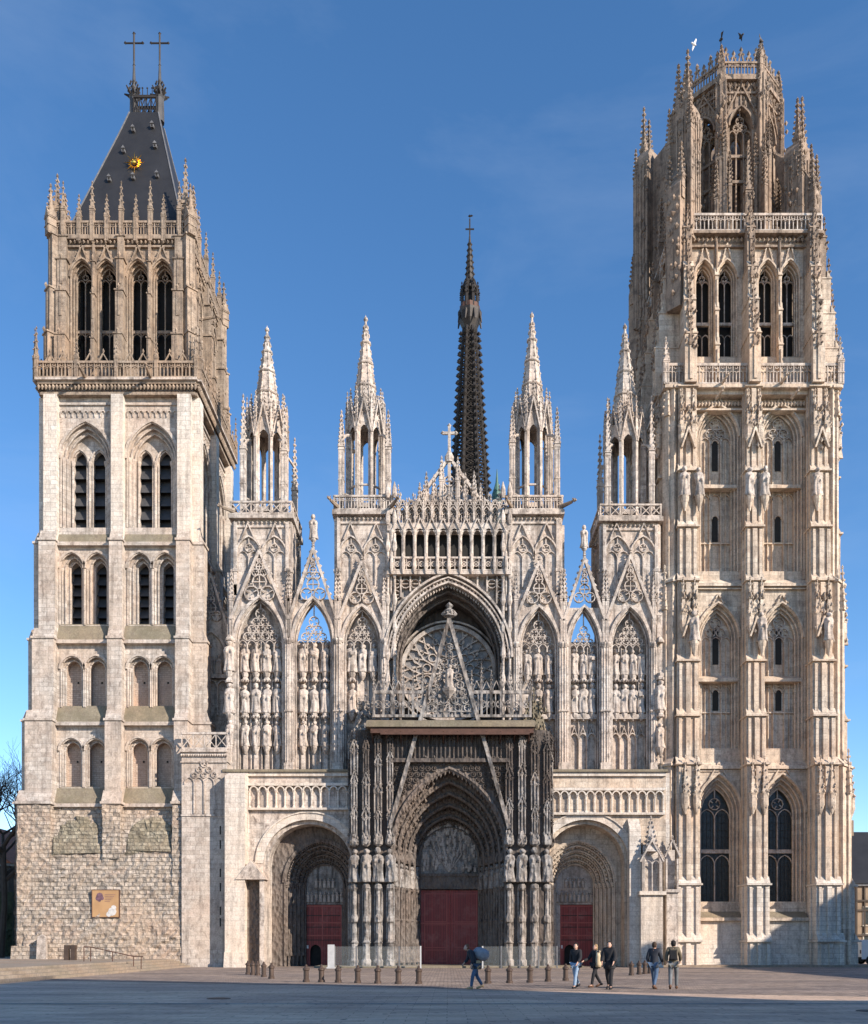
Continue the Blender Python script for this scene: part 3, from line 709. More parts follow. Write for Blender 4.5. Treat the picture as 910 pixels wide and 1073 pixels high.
b.set(DX, DY, 0); b.box(-G, G, -G + .02, G, q3 - .1, q3 + .02)
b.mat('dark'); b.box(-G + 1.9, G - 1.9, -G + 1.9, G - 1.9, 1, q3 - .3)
t2 = part(b, 'crowned_tower', 'tall flamboyant tower ending in an open octagonal crown')
# windows of the tower
for a in (0, 90, -90):
    for s in (-1, 1):
        b = MB('pale'); b.set(DX, DY, a); c = s * BC; v = -G + .72
        tracery(b, c, 1.14, Zw(852), 2.0, Zw(891), 2, v, .08, .16, True); b.box(c - 1.14, c + 1.14, v - .06, v + .2, Zw(893), Zw(889))
        tracery(b, c, 1.14, Zw(902), .4, Zw(945), 2, v, .08, .14, rings=False)
        b.mat('glass'); b.quad((c - 1.2, v + .18, Zw(945)), (c + 1.2, v + .18, Zw(945)), (c + 1.2, v + .18, Zw(852) + 2.05), (c - 1.2, v + .18, Zw(852) + 2.05))
        b.mat('iron')
        for i in range(1, 16): z = Zw(945) + i * (Zw(830) - Zw(945)) / 15; b.box(c - 1.14, c + 1.14, v + .14, v + .17, z - .015, z + .015)
        for i in range(1, 8): u = c - 1.14 + i * 2.28 / 8; b.box(u - .012, u + .012, v + .14, v + .165, Zw(945), Zw(850))
        part(b, 'traceried_window', None, t2)
for (a, c, vb, zs, rise, sl) in winspec:
    for (z0, z1) in sl:
        b = MB('dark'); b.set(DX, DY, a); b.box(c - .22, c + .22, vb + .1, vb + .18, z0, z1 - .2); b.mat('warm')
        b.band(arch(c, .22, z1 - .25, .25, 3), .08, vb + .02, vb + .2); b.mat('dark'); b.prism(arch(c, .21, z1 - .25, .24, 3), vb + .11, vb + .19)
        part(b, 'slit_window', None, t2)
    b = MB('pale'); b.set(DX, DY, a); tracery(b, c, 1.16, zs, rise, zs - .5, 3, vb - .02, .07, .2); part(b, 'arch_tracery', None, t2)

# stepped buttresses with canopies
def t2_butt(a, u, w, corner):
    b = MB('warm'); b.set(DX, DY, a); s = 1 if u > 0 else -1
    st = [(0, PZ(985, -3), 2.35, .55, 'front'), (PZ(985, -3), PZ(924, -3), 2.15, .42, 'front'), (PZ(924, -3), q1, 1.95, .3, 'warm'), (q1, PZ(745, -2), 1.65, .2, 'warm'), (PZ(745, -2), PZ(686, -2), 1.5, .12, 'warm'), (PZ(686, -2), q2, 1.35, .06, 'warm'), (q2, PZ(541, -2), 1.2, 0, 'warm'), (PZ(541, -2), PZ(480, -2), 1.05, -.06, 'warm'), (PZ(480, -2), q3, .95, -.1, 'warm')]
    for i, (z0, z1, pr, wd, mm) in enumerate(st):
        b.mat(mm); hw = w / 2 + wd * .45; o = wd * .5 * s * corner
        b.box(u + o - hw, u + o + hw, -G - pr, -G + .4, z0, z1)
        # angled ribs: a central nib and two side ribs give the stripes of light and shade
        b.prism([(0, 0)], 0, 0) if 0 else None
        for (du, rr, pp) in ((0, .17, .2), (-.62 * hw * 1.15, .1, .12), (.62 * hw * 1.15, .1, .12)):
            b.box(u + o + du - rr, u + o + du + rr, -G - pr - pp, -G - pr + .02, z0, z1 - .35)
            b.slope(u + o + du - rr, u + o + du + rr, -G - pr - pp, -G - pr, z1 - .35, z1 - .1)
        b.box(u + o - hw - .1, u + o + hw + .1, -G - pr - .26, -G + .2, z1 - .16, z1 - .03)
        if i + 1 < len(st): b.slope(u + o - hw - .02, u + o + hw + .02, -G - pr - .12, -G - st[i + 1][2] - .0, z1 - .03, z1 + .5)
        # side shafts
        for sx in (-1, 1): b.box(u + o + sx * hw - .05 + sx * .05, u + o + sx * hw + .05 + sx * .05, -G - pr * .62, -G - pr * .45, z0, z1 - .2)
    # canopied gablets at the set-offs
    for (py, yy, sc) in ((808, -3, 1), (615, -2.6, 1.05), (412, -2.3, 1.1)):
        z = PZ(py, yy); pr = {808: 1.95, 615: 1.35, 412: .95}[py]
        for du in (-.3, .3):
            uu = u + du * 1.4
            spire(b, uu, -G - pr - .25, z - 1.4, z + 1.2, .26, 4, 5, .1, .5)
            b.lathe(uu, -G - pr - .25, [(.05, z - 2.9), (.2, z - 2.5), (.3, z - 2.2), (.28, z - 1.5), (.34, z - 1.35)], 6)
            for k in range(6): b.bud(uu + random.uniform(-.25, .25), -G - pr - .4, z - 2.4 + k * .3, .13, .18)
        if py != 808:
            b.bar((u - .5, z - 3.1), (u, z - 1.6), .12, -G - pr - .6, -G - pr - .3); b.bar((u + .5, z - 3.1), (u, z - 1.6), .12, -G - pr - .59, -G - pr - .3)
            for k in range(14): b.bud(u + random.uniform(-.6, .6), -G - pr - random.uniform(.3, .55), z - .2 - random.random() * 3, .12, .2)
            b.mat('belfry')
            for k in range(3): b.bud(u + (k - 1) * .45, -G - pr - .35, z - .1, .2, .3)
            b.mat('warm')
    part(b, 'buttress', None, t2)
for a in (0, -90, 90):
    t2_butt(a, -4.95, 1.45, 1); t2_butt(a, 0, 1.25, 0); t2_butt(a, 4.95, 1.45, 1)
for (sx, sy, an) in ((-1, -1, -45), (1, -1, 45)):   # diagonal corner piers
    b = MB('warm')
    b.set(DX + sx * G, DY + sy * G, an)
    for (z0, z1, pr, hw) in ((0, q1, 1.8, .75), (q1, q2, 1.35, .62), (q2, q3, .95, .5)):
        b.box(-hw, hw, -pr, .5, z0, z1); b.box(-.14, .14, -pr - .16, -pr, z0, z1 - .5); b.box(-hw - .1, hw + .1, -pr - .12, .3, z1 - .2, z1 - .04); b.slope(-hw, hw, -pr, -pr + .45, z1, z1 + .5)
        spire(b, 0, -pr - .1, z1 - 2.2, z1 + .9, .3, 4, 6, .11)
    part(b, 'corner_pier', None, t2)

# balustrade at the foot of the top storey
for a in (0, 90, -90):
    b = MB('pale'); b.set(DX, DY, a); v = -G - 1.0; z0, z1 = q3 + .06, PZ(376, -.8)
    balustrade(b, -G - .95, G + .95, z0, z1, v, .5, 'V', .16)
    for u in (-G - .9, G + .9): pinnacle(b, u, v + .08, z0, .42, 1.7, 1.7, 4, .09)
    part(b, 'balustrade', None, t2)
for (u, z) in ((-2.4, q3 + .1), (2.0, q3 + .1), (-2.7, q3 - .9), (2.9, q3 - .9)):
    b = MB('warm'); b.set(DX, DY, 0); gargoyle(b, u, -G - .9, z, 1.1, .14, .2); part(b, 'gargoyle', None, t2)

# top storey of the square tower
g4 = 5.1; w0 = q3 + .05; w1 = PZ(243, .8); Zx = lambda p: PZ(p, 1.0)
b = MB('crown'); ops4 = [(s * BC + q * .86, .74, Zx(290), 1.35, Zx(372)) for s in (-1, 1) for q in (-1, 1)]
for a in (0, 90, -90):
    b.set(DX, DY, a); b.mat('warm'); wall(b, -g4, g4, w0, w1, -g4, ops4)
    for (c, hw, zs, rise, zb) in ops4:
        recess(b, [(c, hw, zs, rise, zb, -g4), (c, .63, zs, 1.2, zb, -g4 + .28), (c, .54, zs, 1.05, zb, -g4 + .5)], fill=('warm', .4, 1), roll=.06)
        hood(b, c, hw, zs, rise, -g4, .12, .2); b.bar((c - .4, zs + rise - .25), (c, zs + rise + 1.3), .08, -g4 - .18, -g4); b.bar((c + .4, zs + rise - .25), (c, zs + rise + 1.3), .08, -g4 - .175, -g4)
        crockets(b, (c - .4, zs + rise - .2), (c, zs + rise + 1.3), -g4 - .12, 4, .08); crockets(b, (c + .4, zs + rise - .2), (c, zs + rise + 1.3), -g4 - .12, 4, .08, -1); finial(b, c, -g4 - .12, zs + rise + 1.4, .13)
    b.mat('crown')
    for u, w, pr in ((-4.75, .9, 1.9), (0, .85, 1.95), (4.75, .9, 1.9), (BC, .3, .55), (-BC, .3, .55)):
        zz = w0; T = w1 - w0
        for k, (hh, f) in enumerate(((.30, 1), (.22, .84), (.22, .68), (.26, .5))):
            z1 = zz + T * hh; ww = w / 2 * (1 - .1 * k); b.mat('warm' if k < 3 else 'crown')
            b.box(u - ww, u + ww, -g4 - pr * f, -g4 + .2, zz, z1); b.slope(u - ww - .02, u + ww + .02, -g4 - pr * f, -g4 - pr * (f - .16), z1, z1 + .55)
            b.box(u - ww - .05, u + ww + .05, -g4 - pr * f - .07, -g4, z1 - .1, z1 - .01); b.box(u - ww * .25, u + ww * .25, -g4 - pr * f - .09, -g4 - pr * f, zz + .2, z1 - .4)
            if w > .5:
                b.mat('crown'); spire(b, u, -g4 - pr * f + .02, z1 - 1.0, z1 + 1.5, .22, 4, 5, .1); 
                for q in range(5): b.bud(u + random.uniform(-.4, .4), -g4 - pr * f - .1, z1 - random.random() * 1.6, .12, .18)
            zz = z1
    b.mat('crown'); b.box(-g4 - .5, g4 + .5, -g4 - .6, -g4 + .4, w1 - .2, w1); b.box(-g4 - .2, g4 + .2, -g4 - .25, -g4 + .4, w1 - 1.0, w1 - .85)
    for i in range(32): b.bud(-g4 + i * g4 / 15.5, -g4 - .3, w1 - .5, .15, .2)
b.set(DX, DY, 180); wall(b, -g4, g4, w0, w1, -g4)
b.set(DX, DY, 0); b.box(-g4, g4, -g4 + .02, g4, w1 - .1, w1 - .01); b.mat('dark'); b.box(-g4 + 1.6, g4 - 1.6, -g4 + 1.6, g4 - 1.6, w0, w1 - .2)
part(b, 'top_storey', None, t2)
for a in (0, 90, -90):
    for (c, hw, zs, rise, zb) in ops4:
        b = MB('pale'); b.set(DX, DY, a); tracery(b, c, .54, zs, 1.05, Zx(333), 2, -g4 + .6, .06, .14); b.box(c - .54, c + .54, -g4 + .56, -g4 + .78, Zx(334), Zx(331)); tracery(b, c, .54, Zx(347), .3, zb, 2, -g4 + .61, .06, .12, rings=False)
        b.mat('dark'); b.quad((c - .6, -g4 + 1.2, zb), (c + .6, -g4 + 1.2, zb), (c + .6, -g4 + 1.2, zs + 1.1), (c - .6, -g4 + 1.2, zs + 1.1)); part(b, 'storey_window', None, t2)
for a in (0, 90, -90):
    b = MB('pale'); b.set(DX, DY, a); balustrade(b, -g4 - .4, g4 + .4, w1, w1 + 1.35, -g4 - .5, .62, 'V', .15); part(b, 'balustrade', None, t2)

# octagonal lantern and crown
o0, o1 = w1, PZ(74, DY - 4); ro = 3.85; Zo = lambda p: PZ(p, DY - 4)
b = MB('crown')
ap = ro * math.cos(PI / 8); sd = ro * math.sin(PI / 8)
for k in range(8):
    b.set(DX, DY, k * 45); ohw = .86 if k in (0, 1, 7, 2, 6) else .42; op = (0, ohw, Zo(128), 1.5, w1 + .3)
    wall(b, -sd, sd, o0, o1 - .2, -ap, [op]); wall(b, -sd, sd, o0, o1 - .2, -ap + .55, [op])
    oo = outline(*op); b_ = [(u, z) for u, z in oo]
    for p, q in zip(oo, oo[1:]): b.quad((p[0], -ap, p[1]), (q[0], -ap, q[1]), (q[0], -ap + .55, q[1]), (p[0], -ap + .55, p[1]))
    b.quad((-sd, -ap, o1 - .2), (sd, -ap, o1 - .2), (sd, -ap + .55, o1 - .2), (-sd, -ap + .55, o1 - .2))
    hood(b, 0, ohw, Zo(128), 1.5, -ap, .13, .2)
    tracery(b, 0, ohw, Zo(132), 1.7, w1 + .2, 3 if ohw > .5 else 2, -ap + .2, .1, .2)
    b.box(-ohw, ohw, -ap + .15, -ap + .42, Zo(185), Zo(182)); b.box(-ohw, ohw, -ap + .16, -ap + .41, Zo(158), Zo(155))
    gable(b, 0, 1.2, Zo(116), Zo(84), -ap - .22, .11, .2, 7, .14)
    for q in range(26): b.bud(random.uniform(-sd, sd), -ap - random.uniform(.02, .16), random.uniform(Zo(112), o1 - .4), random.uniform(.09, .18), random.uniform(.14, .3))
    for i in range(7): u = -sd + (i + .5) * sd / 3.5; b.box(u - .05, u + .05, -ap - .1, -ap, Zo(108), o1 - .6)
    b.box(-sd - .12, sd + .12, -ap - .32, -ap + .5, o1 - .5, o1 - .15); b.box(-sd - .05, sd + .05, -ap - .18, -ap, o1 - 1.5, o1 - 1.35)
    for i in range(7): b.bud(-sd + i * sd / 3, -ap - .22, o1 - .9, .17, .24)
for k in range(8):   # inner ring of narrow arches and a fringe of slim pinnacles round the outside
    b.set(DX, DY, k * 45); ia = 2.5 * math.cos(PI / 8); isd = 2.5 * math.sin(PI / 8); op = (0, .42, Zo(135), .8, w1 + 3.2)
    wall(b, -isd, isd, w1, Zo(100), -ia, [op]); wall(b, -isd, isd, w1, Zo(100), -ia + .3, [op])
    oo = outline(*op)
    for p, q in zip(oo, oo[1:]): b.quad((p[0], -ia, p[1]), (q[0], -ia, q[1]), (q[0], -ia + .3, q[1]), (p[0], -ia + .3, p[1]))
    for u in (-.98, .98):
        hs = random.uniform(3.5, 7.5); pinnacle(b, u, -ap - .45, w1, .26, hs, 2.3, 7, .12)
    for q in range(16): b.bud(random.choice((-1, 1)) * random.uniform(.85, 1.35), -ap - random.uniform(.05, .3), w1 + random.random() * 12, random.uniform(.08, .17), .25)
lant = part(b, 'lantern', 'open octagonal lantern at the top of the crowned tower', t2)
b = MB('crown')
for k in range(8):   # crown parapet with fleurons
    b.set(DX, DY, k * 45); balustrade(b, -sd, sd, o1 - .12, o1 + .95, -ap - .2, .5, 'U', .14)
    for i in range(5):
        u = -sd + (i + .5) * sd / 2.5; e = random.uniform(0, .5); b.bar((u - .28, o1 + .6), (u, o1 + 1.4 + e), .1, -ap - .18, -ap - .06); b.bar((u + .28, o1 + .6), (u, o1 + 1.4 + e), .1, -ap - .178, -ap - .062); b.bud(u, -ap - .12, o1 + 1.5 + e, .16, .28); b.bud(u - .15, -ap - .12, o1 + 1.15 + e, .12, .15); b.bud(u + .15, -ap - .12, o1 + 1.15 + e, .12, .15)
part(b, 'crown_parapet', None, t2)
for k in range(8):   # angle piers of the lantern, each topped by a pinnacle
    b = MB('crown'); b.set(DX, DY, k * 45 + 22.5)
    zt = o1 + .2
    b.box(-.38, .38, -ro - .75, -ro + .35, w1, PZ(160, 2)); b.slope(-.36, .36, -ro - .75, -ro - .45, PZ(160, 2), PZ(154, 2)); b.box(-.3, .3, -ro - .45, -ro + .3, PZ(160, 2), zt); b.box(-.08, .08, -ro - .86, -ro - .7, w1 + .5, PZ(164, 2)); b.box(-.08, .08, -ro - .55, -ro - .44, PZ(155, 2), zt - .3)
    for q in (-1, 1): b.box(q * .36 - .05, q * .36 + .05, -ro - .5, -ro - .3, w1, zt - 1)
    spire(b, 0, -ro - .62, PZ(160, 2) - .6, PZ(140, 2), .22, 4, 5, .1)
    for q in range(34): b.bud(random.uniform(-.45, .45), -ro - random.uniform(.35, .8), w1 + 1 + random.random() * (zt - w1 - 1.4), random.uniform(.1, .19), .26)
    pinnacle(b, -.3, -ro - .95, w1, .3, random.uniform(3.5, 5), 2.6, 7, .12); pinnacle(b, .32, -ro - .7, w1, .26, random.uniform(6, 8), 2.4, 7, .11)
    pinnacle(b, 0, -ro - .12, zt - .1, .42, .7 + .5 * (k % 3 == 0), 1.2, 4, .14); spire(b, -.28, -ro - .3, zt - 2.2, zt - .2, .16, 4, 5, .1); spire(b, .28, -ro - .3, zt - 2.6, zt - .5, .16, 4, 5, .1)
    part(b, 'lantern_pier', None, t2)
# corner turret blocks with flying walls to the lantern
for (sx, sy) in ((-1, -1), (1, -1), (1, 1), (-1, 1)):
    b = MB('crown'); an = {(-1, -1): -45, (1, -1): 45, (1, 1): 135, (-1, 1): 225}[(sx, sy)]; b.set(DX, DY, an); rc = g4 * 1.414 - 1.0; zt = PZ(133, 0)
    if (sx, sy) == (-1, -1): rc = g4 * 1.414 - .35; zt = PZ(108, 1)
    if (sx, sy) == (-1, 1): rc = g4 * 1.414 + .55; zt = PZ(170, 12)
    b.box(-1.0, 1.0, -rc - .35, -rc + .9, w1 - .5, zt - .6); b.prism([(-1.0, zt - .6), (1.0, zt - .6), (.7, zt + .1), (-.6, zt + .2)], -rc - .35, -rc + .9); b.box(-.6, .6, -rc - 1.35, -rc, w1 - 6, w1 + 3.2); b.slope(-.6, .6, -rc - 1.35, -rc - .3, w1 + 3.2, w1 + 5.4); pinnacle(b, -.45, -rc - 1.1, w1 + 1.5, .4, 1.6, 2.6, 6, .13); pinnacle(b, .5, -rc - 1.0, w1 + 2.2, .4, 1.6, 2.4, 6, .13)
    pinnacle(b, -.9, -rc - .4, w1 - .4, .34, zt - w1 - 2.2, 2.6, 7, .12); pinnacle(b, .9, -rc - .4, w1 - .4, .34, zt - w1 - 1.6, 2.4, 7, .12); 
    for du, hp in ((-.4, 0), (.4, .6)): 
        pinnacle(b, du, -rc + .1, zt - .2, .5, .6, 3.0 + hp, 7, .14)
    for q in (-.75, -.25, .25, .75): b.box(q - .06, q + .06, -rc - .45, -rc - .34, w1 + .5, zt - 1.0)
    for q in range(40): b.bud(random.uniform(-1, 1), -rc - random.uniform(.33, .45), w1 + random.random() * (zt - w1), random.uniform(.1, .2), .26)
    for q in range(30): b.bud(random.uniform(-.6, .6), -rc - 1.4, w1 - 5 + random.random() * 8, random.uniform(.1, .2), .26)
    for sd2 in (-1, 1):
        for q in range(4): vv_ = -rc - .2 + q * .32; b.box(sd2 * 1.0 - .07, sd2 * 1.0 + .07, vv_, vv_ + .1, w1 + .3, zt - 1.0); b.bar((sd2 * 1.0, 0), (sd2 * 1.0, 0), 0, 0, 0) if 0 else None
        for q in range(40): b.bud(sd2 * random.uniform(.98, 1.1), -rc + random.uniform(-.3, .9), w1 + random.random() * (zt - w1 - .8), random.uniform(.08, .18), .24)
        for q in range(30): b.bud(sd2 * .3, -rc + random.uniform(.8, 3), w1 + .6 + random.random() * (zt - w1 - 3), random.uniform(.08, .16), .22)
    # solid flying wall with sloping coping
    z_a, z_b = w1 + 1.2, zt - 1.0
    p = [(-rc + .6, w1 - .1), (-rc + .6, z_b), (-ro - .4, z_b + 1.6), (-ro - .4, z_b + .9), (-ro - .9, z_b - 1.6), (-rc + 1.5, w1 + .5)]
    L_ = [b.P(-.28, v, z) for v, z in p]; R_ = [b.P(.28, v, z) for v, z in p]
    b.F(*L_); b.F(*R_[::-1])
    for i in range(len(p)): b.F(L_[i], L_[(i + 1) % len(p)], R_[(i + 1) % len(p)], R_[i])
    b.tube([(0, -rc + .5, z_b + .05), (0, -ro - .3, z_b + 1.7)], .2, 6)
    for i in range(6): t = i / 5; b.bud(0, -rc + .7 + (rc - ro - 1) * t, z_b + .3 + 1.5 * t, .14, .25)
    part(b, 'flying_buttress', None, t2)
for a in (0, 90, -90):   # pinnacles standing over the middle buttresses
    for (u, top) in ((0, 128), (-4.75, 70 if 0 else 168), (4.75, 175)):
        b = MB('crown'); b.set(DX, DY, a); zt = PZ(top, -1); hp = 3.6
        pinnacle(b, u, -g4 - .25, w1 - .5, .5, zt - hp - w1 + .5, hp, 9, .12)
        for q in range(10): b.bud(u + random.uniform(-.3, .3), -g4 - .55, w1 + random.random() * (zt - hp - w1), .12, .2)
        part(b, 'pinnacle', None, t2)
# =============================================================== statues (top-level things standing on the cathedral)
def statue_mesh(kind, mat):
    """robed figure 1 m tall (scaled on placing): one continuous surface of stacked rings, with folds, arms, hands and a head"""
    n = 28; rnd = random.Random(kind + 3); vs = []; fs = []; sway = rnd.uniform(-.035, .035); ph = rnd.uniform(0, 6); wide = rnd.uniform(.9, 1.1); side = rnd.choice((-1, 1)); ha = rnd.uniform(.56, .66); hb = rnd.uniform(.5, .7)
    prof = [(0, .165, .12), (.02, .18, .13), (.06, .175, .125), (.14, .16, .115), (.24, .148, .108), (.34, .14, .102), (.42, .138, .1), (.48, .135, .1), (.53, .132, .098), (.58, .135, .098), (.63, .14, .098), (.68, .15, .098), (.73, .155, .095), (.77, .145, .085), (.8, .11, .07), (.82, .06, .052), (.835, .045, .045), (.85, .055, .06), (.875, .072, .078), (.9, .08, .086), (.925, .082, .088), (.95, .076, .082), (.975, .056, .062), (1.0, .015, .02)]
    for (z, rx, ry) in prof:
        for j in range(n):
            a = 2 * PI * j / n; fx, fy = math.cos(a), math.sin(a); k = 1; cloak = z < .78
            if z < .78:
                am = .17 * (1 - z * .9); k += am * math.sin(a * 6 + ph + z * 2.5) + am * .6 * math.sin(a * 11 + ph * 2)
            x, y = fx * rx * wide * k + sway * math.sin(z * 5), fy * ry * k
            if fy < 0 and z < .8:                       # forearms and hands held before the body, cloak folds hanging from them
                for sg, hz_ in ((-1, ha), (1, hb)):
                    d = math.hypot((fx - sg * .55) / .4, (z - hz_) / .055)
                    if d < 1: y -= .085 * (1 - d * d)
                    if abs(fx - sg * .75) < .22 and z < hz_: y -= .035 * (z / hz_)
            if .45 < z < .72 and abs(fx) > .85: x *= 1.16   # elbows
            if kind % 3 == 1 and .78 < z < .97 and fy > -.3: x *= 1.22; y *= 1.2
            if z > .9 and kind % 3 == 2: x *= 1.12; y *= 1.1
            if .86 < z < .94 and fy < -.95: y -= .02        # nose
            if kind % 2 == 0 and .83 < z < .89 and fy < -.6: y -= .022   # beard
            z_ = z + (.05 if kind % 3 == 2 and z > .97 else 0)
            vs.append((x, y, z_))
    R_ = len(prof)
    for i in range(R_ - 1):
        for j in range(n): fs.append((i * n + j, i * n + (j + 1) % n, (i + 1) * n + (j + 1) % n, (i + 1) * n + j))
    fs.append(tuple(range(n))[::-1]); fs.append(tuple(range((R_ - 1) * n, R_ * n)))
    me = bpy.data.meshes.new('statue'); me.from_pydata(vs, [], fs); me.materials.append(MT[mat]); me.polygons.foreach_set('use_smooth', [True] * len(fs)); return me
SM = {m: [statue_mesh(k, m) for k in range(6)] for m in ('grey', 'sootpale')}
def thing_mesh(build, mat): b = MB(mat); build(b); o = b.build('tmp'); me = o.data; bpy.data.objects.remove(o); return me
staff_me = thing_mesh(lambda b: (b.tube([(.17, -.12, .02), (.17, -.14, 1.0)], .012, 5), b.bud(.17, -.14, 1.0, .035, .05)), 'grey')
book_me = thing_mesh(lambda b: b.box(-.06, .05, -.2, -.15, .55, .68), 'grey')
def statue(x, y, z, h, label, group, kind, mat='grey', rz=0, extra=None):
    o = bpy.data.objects.new('statue', SM[mat][kind % 6]); col.objects.link(o); o.location = (x, y, z); o.scale = (h, h, h); o.rotation_euler = (0, 0, rz)
    tag(o, label, 'statue', group)
    if extra: 
        c = bpy.data.objects.new('staff' if extra is staff_me else 'book', extra); col.objects.link(c); c.parent = o
    return o
ORD = ['first', 'second', 'third', 'fourth', 'fifth', 'sixth', 'seventh', 'eighth', 'ninth', 'tenth']

for nm, pys, pxs in (('upper', 520, (718, 733, 786, 802, 857)), ('lower', 672, (728, 799, 869))):
    for i, px in enumerate(pxs):
        y = -1.2 if nm == 'lower' else -.75; x = PX(px, y); z = PZ(pys, y); statue(x, y, z, 2.15, f'{ORD[i]} statue from the left in the {nm} row on the buttresses of the crowned tower', 'statues on the crowned tower', i + 2, 'grey', random.uniform(-.4, .4))
        b = MB('warm'); b.lathe(x, y, [(.06, z - 1.1), (.16, z - .7), (.3, z - .25), (.32, z)], 8); part(b, 'corbel', None, t2)
# =============================================================== west front between the towers
YF = -1.4      # face of the lower storey with the side portals
YG = .5        # niche wall of the gallery above
zled = PZ(808, YF)
def Zf(p): return PZ(p, YF)

# stair bay between left tower and front: lit lower wall, blind tracery, balcony, set-back window
b = MB('tower'); x0, x1 = PX(189, -2), PX(237, -2); yb = -1.65; zb = PZ(787, -2)
b.box(x0, x1, yb, 0, 0, zb); b.mat('pale')
b.box(x0 - .1, x1, yb - .15, 0, zb - .02, zb + .2); b.box(x0 - .06, x1, yb - .1, 0, PZ(797, -2) - .1, PZ(797, -2)); b.box(x0 - .05, x1, yb - .08, 0, PZ(853, -2) - .12, PZ(853, -2))
tracery(b, (x0 + x1) / 2, (x1 - x0) / 2 - .2, PZ(818, -2), 1.2, PZ(852, -2), 4, yb - .1, .08, .12)
for i in range(20): b.bud(x0 + i * (x1 - x0) / 19, yb - .12, PZ(791, -2), .1, .12)
b.mat('dark')
for p in (865, 880, 910, 925, 950, 962): b.box(x1 - .55, x1 - .45, yb - .01, yb + .1, PZ(p + 9, -2), PZ(p, -2))
stair = part(b, 'stair_bay', 'narrow stair bay with balcony between tower and portals')
b = MB('pale'); balustrade(b, x0, x1, zb + .2, zb + 1.45, yb, .75, 'X', .12); part(b, 'balcony_rail', None, stair)
b = MB('pale'); xs0, xs1 = PX(203, 2.6), PX(240, 2.6); yw = 2.6; m = (xs0 + xs1) / 2; hw = 1.15
wall(b, xs0 - .2, xs1 + .4, zb - 1, PZ(640, yw), yw, [(m, hw, PZ(690, yw), 2.0, PZ(748, yw))]); recess(b, [(m, hw, PZ(690, yw), 2.0, PZ(748, yw), yw), (m, hw - .2, PZ(690, yw), 1.7, PZ(748, yw), yw + .25)], fill=('glass', .3))
tracery(b, m, hw - .2, PZ(690, yw), 1.7, PZ(748, yw), 3, yw + .28, .09, .16); gable(b, m, hw + .35, PZ(668, yw), PZ(602, yw), yw - .2, .16, .25, 8, .14, fill=.25)
hood(b, m, hw, PZ(690, yw), 2.0, yw, .16, .2); b.box(xs0, xs1, yw - .4, yw, PZ(712, yw), PZ(708, yw)); arcade(b, xs0 + .2, xs1, PZ(750, yw), PZ(713, yw), yw - .05, 3)
b.box(xs0 - .9, xs0 + .15, .4, yw + .2, zb - 1, PZ(600, yw)); 
pinnacle(b, xs0 - .2, .9, PZ(640, 1), .5, 1.6, 2.6, 6, .1); b.box(xs0 - .2, xs1 + .4, yw + .05, yw + 3, zb - 1, PZ(642, yw))
part(b, 'aisle_window_bay', None, stair)
for i, u in enumerate((m - .65, m, m + .65)): statue(u, yw - .25, PZ(708, yw) + .02, 1.5, f'{ORD[i]} grey statue from the left below the shaded window beside the left tower', 'statues beside the left tower', i)

